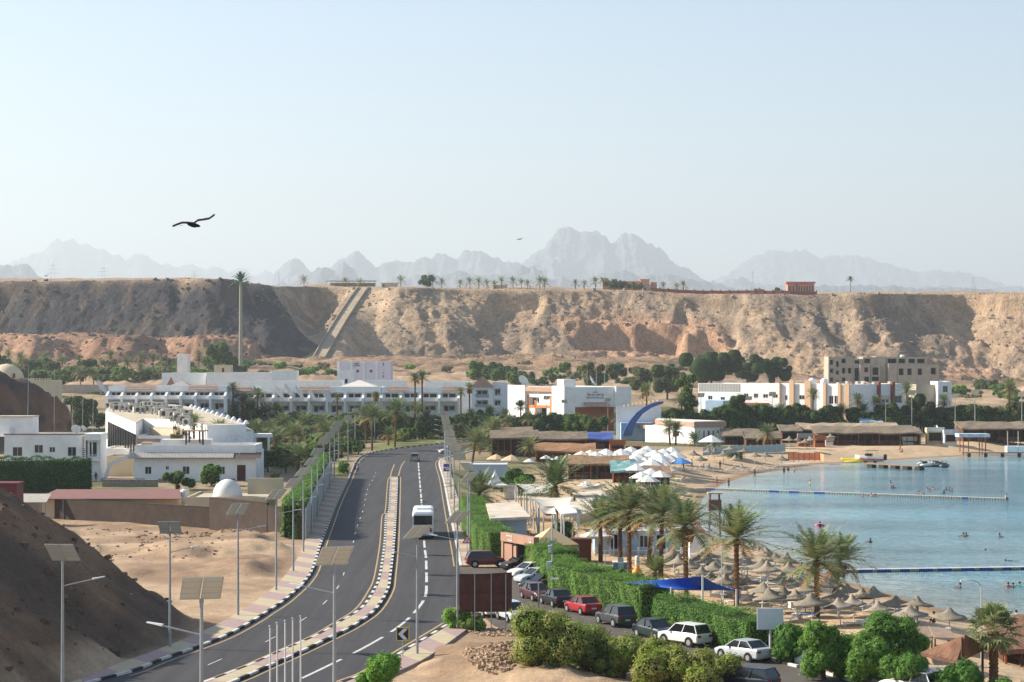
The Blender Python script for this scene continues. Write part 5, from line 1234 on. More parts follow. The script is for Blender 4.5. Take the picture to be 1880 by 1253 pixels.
# --- hotel, left wing
def hotel(label, pxa, pxb, Ya, Yb, top, z_mid, z_low, bays, tan, skip=()):
    ops = []; w_ = (pxb - pxa) / bays
    for i in range(bays):
        a = pxa + w_ * i; ops.append((a + w_*.08, top + 10, a + w_*.92, z_mid, 'log'))
        if i not in skip: ops.append((a + w_*.16, z_mid + 9, a + w_*.84, z_low, 'log'))
    p0, p1 = fx(pxa, Ya, pxb, Yb); h = bld(label, p0, p1, 13, top, wwhite, ops, 'hotel', 'hotel', .5)
    L = h['_L']; z1 = h['_z1']; zg = h['_zg']; zm = ZA(z_mid, Ya) - zg
    MB().box(-.2,-1.9,zm-.35,L+.2,-.02,zm+.0).build('balcony_slab', wwhite, h)
    for i in range(bays + 1):
        a = L * i / bays; MB().add([(a-.3,-2.2,zm-3.8),(a+.3,-2.2,zm-3.8),(a+.3,-.02,zm-4.2),(a-.3,-.02,zm-4.2),(a-.3,-3.0,zm+.6),(a+.3,-3.0,zm+.6),(a+.3,-.02,zm+1.7),(a-.3,-.02,zm+1.7)],[(0,3,2,1),(4,5,6,7),(0,1,5,4),(1,2,6,5),(2,3,7,6),(3,0,4,7)]).build('balcony_fin', wwhite, h)
    for i in range(bays): MB().box(L*i/bays+.25,-1.95,zm,L*(i+1)/bays-.25,-1.8,zm+.75).build('balcony_parapet', wwhite, h)
    for ta, tb in tan:
        la = (ta - pxa)/(pxb - pxa)*L; lb_ = (tb - pxa)/(pxb - pxa)*L; MB().add([(la,-.7,z1-.9),(lb_,-.7,z1-.9),(lb_,.5,z1+.25),(la,.5,z1+.25),(la,-.7,z1-1.0),(lb_,-.7,z1-1.0),(lb_,-.01,z1-1.0),(la,-.01,z1-1.0)],[(0,1,2,3),(4,5,1,0)]).build('tile_strip', tanroof, h)
    return h
h1 = hotel('white two storey hotel wing left of the road with tan roof strips', 199, 415, 572, 572, 709, 731, 752, 8, [(231,286),(346,400)])
h2 = hotel('long white hotel wing behind the roadside palms with curved balcony fins', 470, 700, 600, 600, 711, 735, 757, 7, [(550,605)])
h3 = hotel('white hotel wing with tan roof strips behind the far road bend', 701, 842, 600, 600, 711, 735, 757, 4, [(712,749),(812,841)])
h4 = hotel('short white hotel link between the two long wings', 416, 469, 585, 585, 712, 735, 756, 2, [(430,462)])
def pyr(label, px, pyt, pw, pyb, Y, m, name='pyramid_roof'):
    x = XA(px, Y); zb = ZA(pyb, Y); zt = ZA(pyt, Y); w_ = pw * Y / F / 2; zg = gz(x, Y)
    s = thing(name, label, 'pavilion', (x, Y, zg)); MB().add([(-w_,-w_,zb-zg),(w_,-w_,zb-zg),(w_,w_,zb-zg),(-w_,w_,zb-zg),(0,0,zt-zg)],[(0,1,4),(1,2,4),(2,3,4),(3,0,4),(0,3,2,1)]).build('roof', m, s); MB().box(-w_*.85,-w_*.85,-.4,w_*.85,w_*.85,zb-zg).build('wall', wwhite, s); return s
pyr('grey pyramid roof rising behind the left hotel wing', 333, 699, 48, 711, 585, mat('grey_tiles',(170,160,154),.9,var=.1,scale=1), 'pavilion')
pyr('pointed brown turret roof behind the left hotel wing', 314, 692, 16, 710, 590, mat('brown_tiles',(150,112,96),.9), 'pavilion')
pyr('low pale pyramid roof in front of the lilac block', 660, 698, 70, 710, 615, mat('pale_roof',(206,200,190),.9), 'pavilion')
for i, (px, py, r) in enumerate([(510,722,2.2),(528,720,2.3),(547,722,2.1),(570,725,1.8),(597,729,2.3)]):
    dish(px, py, 590, r, 78, 'large tilted dish on the hotel balcony line, %s of five' % ORD[i])
dish(1087,701,672,2.0,80,'big tilted dish on the roof of the sports building'); dish(960,700,690,1.9,40,'white dish on the left roof of the sports building'); dish(185,712,545,2.0,80,'large tilted dish left of the hotel wing above the olive tree')
# gabled block
p0, p1 = fx(866, 610, 904, 610); gb = bld('white gabled hotel block with balconies right of the long hotel wing', p0, p1, 10, 709, wwhite, [(874,716,896,730,'log'),(874,735,896,748,'log')], 'hotel', 'hotel', 0)
L, z1 = gb['_L'], gb['_z1']; MB().add([(-.4,-.6,z1-.3),(L/2,-.6,ZA(691,610)-gb['_zg']),(L+.4,-.6,z1-.3),(-.4,10,z1-.3),(L/2,10,ZA(691,610)-gb['_zg']),(L+.4,10,z1-.3)],[(0,2,1),(3,4,5),(0,1,4,3),(1,2,5,4)]).build('gable_roof', tanroof, gb)
for zz in (716.5+13.5, 748): 
    z_ = ZA(zz,610)-gb['_zg']; MB().box(1,-.1,z_,L-1,0.0,z_+.9).build('balcony_railing', steel, gb)
p0, p1 = fx(904, 614, 932, 614); gb = bld('white balcony block between the gabled hotel and the sports building', p0, p1, 10, 702, wwhite, [(908,714,919,726,'log'),(908,735,919,745,'log')], 'hotel', 'hotel', .4)
# lilac block and friends
p0, p1 = fx(619, 780, 717, 780); lb_ = bld('tall pale lilac block with small square windows behind the hotel', p0, p1, 16, 664, wlilac, [(654,679,659.5,684.5,'win'),(678.5,679,684,684.5,'win'),(702.5,665.5,705,672,'win'),(702.5,684,705,686.5,'win'),(702.5,689,705,694,'win')], 'building', 'building', .4)
L, z1 = lb_['_L'], lb_['_z1']
for f in (.02,.245,.48,.72): MB().box(L*f,-.35,0,L*f+.7,-.003,z1-.1).build('pilaster', wwhite, lb_)
def text(s, size, loc, rot, m, parent, name='lettering', sc=1.0, font_extr=.02):
    cu = bpy.data.curves.new(name, 'FONT'); cu.body = s; cu.size = size; cu.align_x = 'CENTER'; cu.extrude = font_extr; ob = bpy.data.objects.new(name, cu); COL.objects.link(ob)
    dg = bpy.context.evaluated_depsgraph_get(); dg.update(); me = bpy.data.meshes.new_from_object(ob.evaluated_get(dg)); bpy.data.objects.remove(ob); me.materials.clear(); me.materials.append(m)
    o = link(name, me, parent, loc); o.rotation_euler = rot; o.scale = (sc, 1, 1); return o
signm = mat('sign_letters', (70,40,70), .6); signd = mat('sign_letters_dark', (56,66,74), .6)
xs_ = L * .365; zz_ = ZA(672.8,780)-lb_['_zg']
def arabic(n, w_, h, x, z, m, parent, seed, y=-.06):
    """strokes and dots of a line of joined script"""
    rg = random.Random(seed); mb = MB(); X_ = x + w_/2; 
    while X_ > x - w_/2 + .3:
        ln = rg.uniform(.5, 1.6) * h; a = max(X_ - ln, x - w_/2); mb.box(a, y-.03, z, X_, y, z + h*.16)
        k = a + h*.12
        while k < X_ - h*.1:
            mb.box(k, y-.03, z + h*.16, k + h*.13, y, z + h*(rg.choice((.4,.4,.95,.55)))); k += h*rg.uniform(.28,.5)
        if rg.random() < .8: mb.box((a+X_)/2-.06*h, y-.03, z + h*rg.choice((-.28,.85)), (a+X_)/2+.1*h, y, z + h*rg.choice((-.28,.85)) + h*.13 if False else z + h*1.0)if False else mb.box((a+X_)/2, y-.03, z-.25*h, (a+X_)/2+.13*h, y, z-.12*h)
        X_ = a - h*.18
    mb.build('arabic_lettering', m, parent)
arabic(3, 2.1, 1.1, xs_, ZA(672.6,780)-lb_['_zg'], signm, lb_, 5); arabic(3, 1.8, 1.1, xs_, ZA(669,780)-lb_['_zg'], signm, lb_, 3)
p0, p1 = fx(619, 745, 650, 745); bld('white stair block with a slit opening in front of the lilac block', p0, p1, 10, 681, wwhite, [(633,696,638,704.5,'open')], 'building', 'building', .4)
p0, p1 = fx(499, 735, 544, 735); bld('plain white box building left of the lilac block', p0, p1, 9, 681, wwhite, [], 'building', 'building', .4)
p0, p1 = fx(448, 650, 625, 650); bld('low pale blue white roof block in front of the white box building', p0, p1, 12, 700, wwhite, [], 'building', 'building', .4)
p0, p1 = fx(655, 660, 744, 660); bld('low white flat block at the foot of the lilac block', p0, p1, 12, 699, wwhite, [], 'building', 'building', .4)
p0, p1 = fx(780, 690, 866, 690); bld('low white flat roof left of the gabled hotel block', p0, p1, 12, 701, wwhite, [], 'building', 'building', .4)
p0, p1 = fx(297, 800, 378, 800); bld('long low white building with small roof posts, left part', p0, p1, 14, 685, wwhite, [], 'building', 'building', .6)
p0, p1 = fx(379, 795, 498, 795); lw_ = bld('long low white building carrying a small beige turret', p0, p1, 14, 684, wwhite, [], 'building', 'building', .6)
z1 = lw_['_z1']; MB().box(2.5,2,z1-.6,8.6,8,z1+2.6).build('turret', wcream, lw_); MB().box(5.4,1.9,z1-.2,6.2,2.0,z1+1.6).build('turret_window', doorm, lw_)
p0, p1 = fx(325, 900, 344, 900); bld('small white upper floor peeping between trees below the dark hill', p0, p1, 8, 650, wwhite, [], 'building', 'building', .6)
# domed hall at far left
p0, p1 = fx(24, 640, 96, 640); dh_ = bld('beige hall with a crenellated parapet beside the large dome', p0, p1, 14, 699, wcream, [], 'building', 'domed_hall', .5)
L, z1 = dh_['_L'], dh_['_z1']; q = MB()
for i in range(14): q.box(L*i/14+.1,-.02,z1,L*i/14+.6,.3,z1+.7)
q.build('crenellation', wcream, dh_); MB().lathe([(5.2,z1-1),(5.2,z1+.4),(4.6,z1+2.2),(3.4,z1+3.7),(1.8,z1+4.6),(.1,z1+4.9)],22,(XA(14,655)-p0[0],14,0)).build('dome', wcream, dh_, True); MB().box(XA(14,655)-p0[0]+2.9,9.2,z1+.2,XA(14,655)-p0[0]+3.5,9.7,z1+2).build('window', doorm, dh_)
p0, p1 = fx(110, 860, 200, 860); bld('low grey blue roofed building behind the palms at the left', p0, p1, 10, 707, concrete, [], 'building', 'building', .4)
p0, p1 = fx(75, 560, 118, 560); bld('small grey house with a pale parapet behind the dark outcrop', p0, p1, 8, 745, concrete, [], 'house', 'house', .4)
# --- sports building
p0 = (XA(934,664), 664); p1 = (XA(1041,640), 640)
sp = bld('white and orange sports building with sunlit left front', p0, p1, 20, 709, wwhite, [(970,729,990,745,'log'),(983,748,1003,764,'open'),(940,722,947,760,'log')], 'building', 'sports_building', .6)
L, z1, zg = sp['_L'], sp['_z1'], sp['_zg']
def lx(px): return isect(px, p0, p1) * L
MB().box(lx(969),-.9,z1-1.5,lx(1017),-.01,z1-.1).build('tile_strip', tanroof, sp)
for a, b, ta, tb in ((936,941,722,762),(969,972,726,762),(1010,1017,726,762),(982,984,735,762),(972,1010,744,749)):
    Yq = 652; MB().box(lx(a),-.12,ZA(tb,Yq)-zg,lx(b),-.005,ZA(ta,Yq)-zg).build('orange_panel', worange, sp)
MB().box(lx(934),-1.0,0,lx(968),-.02,z1+.3).build('corner_block', wwhite, sp); MB().box(lx(1018),-1.0,0,lx(1041),-.02,z1+.2).build('corner_block', wwhite, sp)
p0 = (XA(1041,640), 640); p1 = (XA(1156,646), 646)
sp2 = bld('white front of the sports building with dark lettering and brown ground floor', p0, p1, 18, 712, wwhite, [(1056,749,1070,762,'open'),(1095,750,1108,762,'open'),(1110,749,1127,762,'log'),(1145,731,1153,750,'log')], 'building', 'sports_building', .6)
L, z1, zg = sp2['_L'], sp2['_z1'], sp2['_zg']
def lx(px): return isect(px, p0, p1) * L
MB().box(lx(1041),3,z1-.4,lx(1063),9,z1+2.4).build('roof_tower', wwhite, sp2); MB().box(lx(1128),-1.4,z1-6.2,lx(1156),-.02,z1+.3).build('bay', wwhite, sp2)
MB().add([(lx(1071),-2.2,ZA(747,641)-zg),(lx(1116),-2.2,ZA(747,641)-zg),(lx(1116),-.02,ZA(739,641)-zg),(lx(1071),-.02,ZA(739,641)-zg)],[(0,1,2,3)]).build('canopy', tanroof, sp2)
MB().box(lx(1056),-.1,0,lx(1127),-.004,ZA(748,641)-zg).build('brown_dado', wterra, sp2)
cxm = (lx(1076)+lx(1108))/2; wtx = lx(1108.5)-lx(1075.5)
o = text('TIRAN SPORTING CLUB', .75, (cxm, -.03, ZA(732.2,641)-zg), (R(90),0,0), signd, sp2); o.scale.x = wtx / max(o.dimensions.x, .1); o.scale.y = 1.0
arabic(4, wtx, 1.0, cxm, ZA(726.3,641)-zg, signd, sp2, 8); arabic(2, wtx*.26, .7, cxm+.1, ZA(721.3,641)-zg, signd, sp2, 9)
for i, (px, pt) in enumerate(((1078,682),(1095,674),(1110,683))): 
    x = XA(px, 645); zb_ = zg+z1-.3; s = thing('flagpole', ('left','middle','right')[i] + ' flagpole on the lettered sports building roof', 'flagpole', (x, 645.5, zb_)); MB().cyl((0,0,0),(0,0,ZA(pt,645)-zb_),.08,.05,6).build('pole', pole_thin, s)
    if i: MB().box(.02,-.02,ZA(pt,645)-zb_-2.2,.25,.02,ZA(pt,645)-zb_-.2).build('flag', CLOTH['red'] if i == 1 else CLOTH['green'], s)
# blue curved structure
s = thing('blue_ramp', 'blue curved sweeping structure right of the sports building', 'structure', (XA(1141,572), 572, 0)); k = 572/F
out = [(1218,737),(1200,740),(1184,747),(1169,758),(1157,772),(1147,788),(1143,800),(1160,800),(1163,788),(1170,773),(1180,760),(1196,749),(1218,741)]
q = [((a-1141)*k, ZA(b,572)) for a, b in out]; MB().vprism(q, 0, 2.2).build('curved_wall', mat('strong_blue',(60,94,150),.7,var=.15,scale=.5), s)
MB().box(0,2.2,0,9,9,4.5).build('pool_house', bluew, s); q = MB()
for i in range(9): q.obox((1+i*1.1,4,9.0+i*.17),(.25,7,.25))
q.build('pergola_beams', mat('pale_timber',(180,150,112),.9), s); MB().box(-1,8.2,0,11,8.6,8.8).build('back_wall', wwhite, s)

# --- long hotel at right
p0, p1 = fx(1282, 655, 1561, 625)
OP = [(1300,727,1308,734,'win'),(1323,729,1331,735,'win'),(1347,727,1355,734,'win'),(1366,723,1374,731,'win'),(1384,723,1392,731,'win'),(1401,724,1410,731,'win'),(1419,724,1428,731,'win'),(1441,726,1446,735,'win'),(1467,726,1477,734,'win'),(1522,727,1530,742,'win'),(1532,727,1540,742,'win'),(1366,742,1374,750,'win'),(1522,746,1540,756,'win')]
rh = bld('long sunlit white hotel with orange pillars right of centre', p0, p1, 14, 704, wwhite, OP, 'hotel', 'hotel', .6)
L, z1, zg = rh['_L'], rh['_z1'], rh['_zg']
def lx(px): return isect(px, p0, p1) * L
q = MB().box(lx(1284),-.05,z1-2.4,lx(1358),-.005,z1-.1); q.build('grey_storey', mat('grey_panels',(176,172,164),.8,var=.05,scale=.5), rh)
q = MB()
for i in range(15): a = lx(1284) + i*(lx(1358)-lx(1284))/14; q.box(a-.03,-.1,z1-2.4,a+.03,-.051,z1-.1)
q.build('panel_joints', steel, rh)
for a, b in ((1432,1434),(1451,1459),(1479,1490),(1513,1518),(1540,1545),(1551,1561)):
    MB().box(lx(a),-.7,0,lx(b),-.01,z1+(1.1 if a in (1479,1451) else .25)).build('orange_pillar', mat('apricot_render',(208,174,142),.85), rh)
for px in (1485,1507):
    MB().lathe([(1.1,z1-.6),(1.1,z1+.7),(.9,z1+1.4),(.3,z1+1.8)],12,(lx(px),2,0)).build('turret', wwhite, rh)
MB().box(lx(1311),-5,-.2,lx(1343),-.02,ZA(735,652)-zg).build('annexe', bluew, rh)
pgx0, pgx1 = lx(1350), lx(1412); zz_ = ZA(742,650)-zg; MB().box(pgx0,-3.5,zz_,pgx1,-.05,zz_+.5).build('timber_canopy', wooda, rh)
for i in range(5): MB().box(pgx0+(pgx1-pgx0)*i/4-.12,-3.4,0,pgx0+(pgx1-pgx0)*i/4+.12,-3.1,zz_).build('canopy_post', wooda, rh)
p0, p1 = fx(1562, 640, 1662, 655)
OP = [(1575,727,1590,740,'win'),(1597,727,1607,740,'win'),(1618,727,1632,740,'win'),(1642,727,1656,740,'win')]
rw = bld('white hotel wing in shade with terracotta pillars', p0, p1, 13, 706, wwhite, OP, 'hotel', 'hotel', .6)
L, z1, zg = rw['_L'], rw['_z1'], rw['_zg']
def lx(px): return isect(px, p0, p1) * L
for a, b in ((1562,1564),(1585,1588),(1610,1614),(1635,1640)): MB().box(lx(a),-.7,0,lx(b),-.01,z1+.5).build('terracotta_pillar', wterra, rw)
rg = random.Random(9)
q = MB()
for i in range(10): q.box(rg.uniform(1,L-2),2+rg.uniform(0,5),z1-.6,0,0,0) if False else q.obox((rg.uniform(1,L-1.5),rg.uniform(2,9),z1+.1),(rg.uniform(.8,1.8),1,rg.uniform(.8,1.5)))
q.build('roof_units', acm, rw)
p0, p1 = fx(1682, 668, 1730, 668); bld('grey rendered block right of the shaded hotel wing', p0, p1, 12, 706, concrete, [], 'building', 'building', .5)
p0, p1 = fx(1722, 664, 1747, 664); bld('white end block with one dark window at the right of the hotel', p0, p1, 12, 701, wwhite, [(1731,709,1740,720.5,'win')], 'building', 'building', .5)
# unfinished concrete block
D = 985; k = D / F; p0, p1 = fx(1521, D, 1566, D)
uc = bld('unfinished bare concrete building with empty window holes below the cliff', p0, p1, 14, 655, concrete, [(1524,661,1529.5,670,'open'),(1524,677,1529.5,685,'open'),(1524,694,1529.5,702,'open'),(1535,664,1540,674,'open'),(1535,681,1540,688,'open'),(1535,699,1540,704,'open'),(1546,676,1552,686,'open'),(1546,694,1552,702,'open'),(1545,659,1553,667,'open'),(1557,676,1563,686,'open')], 'building', 'unfinished_building', .3)
zg = uc['_zg']
def cb(pa, pb, pt, dy, dep, ops=()):
    q0 = (XA(pa, D - dy), D - dy); q1 = (XA(pb, D - dy), D - dy); L_ = q1[0]-q0[0]; z1 = ZA(pt, D - dy) - zg; mb = MB(); O = []
    for a, t_, b, bb_ in ops: O.append(((a-pa)*(D-dy)/F, (b-pa)*(D-dy)/F, ZA(bb_,D-dy)-zg, ZA(t_,D-dy)-zg, 2.0))
    front_wall(mb, L_, 0, z1, O); mb.add([(0,0,0),(L_,0,0),(L_,dep,0),(0,dep,0),(0,0,z1),(L_,0,z1),(L_,dep,z1),(0,dep,z1)],[(1,2,6,5),(2,3,7,6),(3,0,4,7),(4,5,6,7)])
    o = mb.build('concrete_bay', concrete, uc); o.location = (q0[0]-p0[0], -dy, 0)
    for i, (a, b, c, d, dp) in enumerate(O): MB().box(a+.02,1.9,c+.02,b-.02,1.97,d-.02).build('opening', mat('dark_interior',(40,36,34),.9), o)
cb(1566.5,1584,659,0,12,[(1569,662,1578,668),(1569,676,1578,700)]); cb(1579,1598,670,3,6,[(1587,675,1594,684),(1587,692,1596,702)])
cb(1584.5,1608,656,0,12,[(1587,659,1598,667)]); cb(1599,1616,670,2,6,[(1602,675,1613,689),(1601,692,1614,700)]); cb(1608.5,1626,655,0,12,[]); cb(1626.5,1702,656,-1,12,[(1630,659,1646,667),(1650,659,1662,667),(1668,659,1680,667),(1684,659,1698,667)])
cb(1631,1648,668,2.5,8,[]); cb(1649,1724,670,3,9,[(1650.5,677,1659,689),(1666,677,1674,689),(1685,677,1693,689),(1709,676,1718.5,688)])
MB().box(0,-.4,ZA(703,D)-zg,(1724-1521)*k,-.01,ZA(701,D)-zg).build('floor_slab', mat('pale_concrete',(176,162,144),.95), uc)
MB().lathe([(1.2,0),(1.3,.6),(.9,1.1)],10).build('water_drum', dishm, uc, False, ((1660-1521)*k,4,ZA(656,D)-zg))

# --- white villa by the beach
zz_ = ZA(818,548); p0 = (XA(1275,548), 548); p1 = (XA(1328.5,553), 553)
vl = bld('white beach villa with a tan roof band and slit windows', p0, p1, 21, 785, wwhite, [(1282.5,791,1285.5,796,'win'),(1291,791,1294.5,805,'win'),(1299.5,791,1303,816,'door'),(1308,791,1311.5,805,'win'),(1316.5,790.5,1320,795.5,'win')], 'villa', 'villa', 0, side=())
L, z1 = vl['_L'], vl['_z1']
a_ = math.radians(24)
vl2c = MB(); far = (XA(1203,572)-p0[0], 572-548)
def vloc(w): # world offset -> local
    r = -vl.rotation_euler.z; return (w[0]*math.cos(r)-w[1]*math.sin(r), w[0]*math.sin(r)+w[1]*math.cos(r))
f0 = vloc(far); MB().prism([(0,0.01),(f0[0],f0[1]),(f0[0]+6,f0[1]+6),(2,20.9)],0,z1-.01).build('left_wing', wwhite, vl)
MB().prism([(-.5,-.5),(L+.5,-.5),(L+.5,21),(f0[0]+6,f0[1]+7),(f0[0]-.6,f0[1]-.3)],z1,z1+1.35).build('roof_band', mat('tan_band',(170,142,124),.9,var=.1,scale=1), vl)
MB().prism([(-.2,-.2),(L+.2,-.2),(L+.2,20.6),(f0[0]+6,f0[1]+6.6),(f0[0]-.2,f0[1])],z1+1.35,z1+1.5).build('roof', mat('roof_white',(222,216,204),.9), vl)
d_ = np.array(f0)/np.hypot(*f0); nrm_ = np.array([-d_[1], d_[0]]); nrm_ = nrm_ if nrm_[1] < 0 else -nrm_
for f in (.12,.78):
    c = np.array(f0)*f + nrm_*.06; MB().obox((c[0],c[1],z1*.58),(1.9,.12,3.0),math.atan2(d_[1],d_[0])).build('tall_window', wing, vl)
    for j in (-.5,0,.5): cc_ = c + d_*j*1.2 + nrm_*.08; MB().obox((cc_[0],cc_[1],z1*.58),(.12,.1,3.0),math.atan2(d_[1],d_[0])).build('window_bar', winf, vl)
c = np.array(f0)*1.06; MB().obox((c[0]-1.2,c[1],z1-.6),(4.5,3.2,.9)).build('porch_roof', mat('tan_band',(170,142,124),.9), vl); MB().obox((c[0]-2.6,c[1]-1,z1/2-.6),(.6,.6,z1-1.0)).build('porch_column', wwhite, vl)
# ================================================================== vegetation
def labelled(items, fmt):
    """items sorted by px; returns labels with their order"""
    idx = sorted(range(len(items)), key=lambda i: items[i][0]); out = [None] * len(items)
    for r, i in enumerate(idx): out[i] = fmt % (ORD[r] if len(items) > 1 else 'single')
    return out
def palmset(items, fmt, group, far=False, cs=None):
    """items: (px base, py base, px crown, py crown[, crown scale])"""
    lb = labelled(items, fmt)
    for i, it in enumerate(items):
        pb, yb, pc, yc = it[:4]; y0_ = P(pb, yb)[1]; yb = clampb(pb, yb); x, y, z = P(pb, yb); h = ZA(yc, y) - z; s = (it[4] if len(it) > 4 else (cs or 1.0)) * y / y0_ * (1.1 if y > 330 else 1)
        t = palm(x, y, z, max(h, .8), lb[i], group, s, int(pb) + i, (i % 4 == 1), 0, far)
        t.rotation_euler = (0, math.atan2(XA(pc - pb + 940, y), max(h, 1)), 0) ; 
palmset([(1102.7,1034,1102,958,1.2),(1138.5,1030,1138,946,1.3),(1155.5,1056,1154,942,1.45),(1190.7,1038,1198,950,1.3),(1213,1063,1215,946,1.45),(1260,1097,1257,968,1.35)], 'date palm in the clump above the blue shade sail, %s', 'date palms by the blue sail')
palmset([(1352,1111,1352,990,1.4)], 'date palm on the sand right of the blue sail, standing alone%.0s', None)
palmset([(1500,1134,1499,1029,1.35),(1530,1104,1541,1030,1.15)], 'date palm of the pair among the thatched umbrellas, %s', 'pair of date palms on the beach')
palmset([(1021.7,962,1020,892,1.75),], 'thick crowned date palm standing in the pale canopies%.0s', None)
palmset([(880,952,879,908,1.65)], 'grey green date palm beside the right row of lamps and bright hedge%.0s', None)
palmset([(867,850,872,815,1.5),(906,832,906,788,1.3),(972,850,972,820,.95),(970,806,970,770,.9),(895,822,893,790,.9),(933,812,932,775,.9)], 'date palm in the garden right of the lamp row, %s', 'date palms right of the lamp row')
palmset([(866,800,866,764,.9),(884,798,884,770,.9),(899,795,900,758,.95),(914,797,914,772,.85),(926,800,927,762,.9),(941,800,941,776,.85),(956,797,956,748,.9),(1131,793,1131,770,.85),(990,800,990,770,.8)], 'small palm before the gabled hotel and sports building, %s', 'palms before the gabled hotel')
palmset([(1251,772,1251,736,1.2),(1187,762,1187,718,1.45),(1257,745,1258,730,.9),(1300,735,1300,722,.8)], 'tall palm between the blue structure and the white hotel, %s', 'palms by the blue structure')
palmset([(1230,818,1228,785,1.0),(1240.5,818,1241,791,1.0),(1276,820,1275,809,1.0),(1312,822,1312,813,.9)], 'palm against the white beach villa, %s', 'palms at the beach villa')
palmset([(1409,823,1409,796,1.1),(1433,778,1433,755,1.1),(1490,768,1493,726,1.1),(1545,776,1545,755,1.1),(1585,790,1585,755,1.05),(1575,776,1575,735,1.1),(1610,770,1608,738,.9)], 'palm in front of the long right hand hotel, %s', 'palms before the long hotel')
palmset([(1665,768,1665,716,1.3),(1733,778,1733,736,1.05),(1793,779,1795,757,1.1),(1813,778,1813,764,1.0),(1851,768,1853,712,1.6),(1838,780,1838,758,1.0)], 'palm behind the beach bars at the right, %s', 'palms behind the beach bars')
palmset([(683,828,683,766,1.35),(725,822,727,757,1.5),(706,800,706,770,1.0),(770,795,768,756,1.2),(785,803,784,768,1.0),(713,819,713,798,.9),(742,798,742,770,.9),(672,815,670,762,1.1),(756,806,757,784,.8),(798,800,798,776,.9)], 'palm on the verge inside the far road bend, %s', 'palms on the verge at the bend')
palmset([(558,818,558,780,1.3),(593,812,593,778,1.2),(577,812,577,796,.9),(620,806,620,778,1.0),(640,812,641,785,1.0),(655,806,655,775,1.0)], 'palm behind the left lamp row and hotel garden, %s', 'palms behind the left lamp row')
palmset([(414,782,413,752,1.3),(446,780,446,739,1.3),(455,800,455,770,1.3),(472,775,473,727,1.3),(486,800,486,760,1.35),(499,812,499,789,1.2),(519,812,519,776,1.2),(430,795,431,772,1.1),(468,815,468,790,1.2),(508,795,507,757,1.2),(538,805,538,775,1.1),(462,790,462,752,1.1)], 'palm in the dense clump left of the lamp row, %s', 'dense palm clump')
palmset([(618,760,619,731,.9),(690,760,690,727,.8),(762,745,762,695,1.0),(775,745,775,693,1.15),(846,757,846,720,.95),(862,760,862,713,.9),(428,745,428,712,.9)], 'palm rising against the hotel wings, %s', 'palms against the hotel')
palmset([(15,684,15,652,1.3),(38,697,38,658,1.4),(46,698,46,668,1.2),(82,679,82,654,1.2),(114,684,114,664,1.3),(146,680,146,659,1.0),(148,714,148,685,1.4),(172,714,172,686,1.3),(186,682,186,664,1.0),(203,697,203,655,1.4),(234,702,234,667,1.3)], 'palm of the grove below the dark hill, %s', 'palm grove below the dark hill')
palmset([(259,692,259,655,1.2),(281,692,281,657,1.2),(258,704,258,676,1.1),(300,690,300,672,1.0),(327,688,327,667,1.3),(365,688,365,652,1.2),(345,686,345,671,1.1),(272,700,272,682,1.0),(220,700,220,680,1.0),(312,692,312,680,.9)], 'palm between the grove and the low white building, %s', 'palms by the low white building')
palmset([(404,872,404,790,.9),(425,874,426,802,.7),(356,874,356,778,.8)], 'bright green palm behind the white bungalow, %s', 'palms behind the bungalow')
palmset([(484,858,484,812,1.3),(508,850,508,806,1.2),(536,846,537,800,1.3),(548,872,548,838,1.1),(600,838,601,794,1.2),(626,834,627,790,1.2)], 'palm beside the sunlit garden hedge left of the lamps, %s', 'palms by the garden hedge')
palmset([(952,985,952,974,.95)], 'low bushy palm behind the brown gate sign%.0s', None)
palmset([(1190+12,1066,1203,1052,.8)], 'young low palm between two tall trunks on the sand%.0s', None)
# fan palm bottom right
x, y = G(1824,1262); t = thing('fan_palm', 'big shaggy fan palm with a skirt of dead leaves at the right', 'palm', (x, y, gz(x, y))); hf = ZA(1160, y) - gz(x, y)
tr = link('trunk', PTR[0], t); tr.scale = (1.3, 1.3, hf); c = link('crown', FAN, t, (0,0,hf)); c.scale = (1.02,1.02,1.02)
x, y = G(1740,1275); t = thing('fan_palm', 'small spiky yucca like tuft among the bottom right bushes', 'palm', (x, y, 0)); link('trunk', PTR[1], t).scale = (.5,.5,.8); link('crown', FAN, t, (0,0,.8)).scale = (.35,.35,.35)
# palms on the plateau
PP = [558,634,661,736,795,811,845,863,879,894,908,921,942,957,969,991,1000,1057,1073,1093,1107,1217,1243,1243+12]
for i, px in enumerate(PP):
    D = rimD(px) + 22 + (i * 37 % 14); x, y, z = P2(px, D); hh = (6.2, 5.2, 4.6, 6.6)[i % 4]
    if i < 12: lb = 'tiny palm on the plateau skyline, %s of its left half' % ORD[i]
    else: lb = 'tiny palm on the plateau skyline, %s of its right half' % ORD[i - 12]
    palm(x, y, z - .3, hh * .72, lb, 'palms on the plateau', 1.6 if hh < 6 else 1.8, i, False, 0, True)
def tree2(px, D, pw, hm, kind, label, seed=1):
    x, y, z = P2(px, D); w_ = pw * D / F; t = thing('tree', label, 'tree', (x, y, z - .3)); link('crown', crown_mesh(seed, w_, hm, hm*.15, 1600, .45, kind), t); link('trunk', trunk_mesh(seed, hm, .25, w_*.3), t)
tree2(782, rimD(782)+30, 36, 8, G_DARK, 'broad dark tree on the plateau skyline left of the palms'); tree2(1128, rimD(1128)+30, 50, 7.5, G_DARK, 'dark tree in front of the salmon resort on the plateau', 2); tree2(1165, rimD(1165)+26, 40, 6, G_DARK, 'second dark tree before the salmon resort on the plateau', 3)
tree2(1391, rimD(1391)+30, 22, 3.2, G_OLIVE, 'low olive shrub on the plateau behind the red wall', 4); tree2(1427, rimD(1427)+26, 12, 4, G_DARK, 'small shrub left of the salmon pavilion', 5)
TG = 'trees around the town'
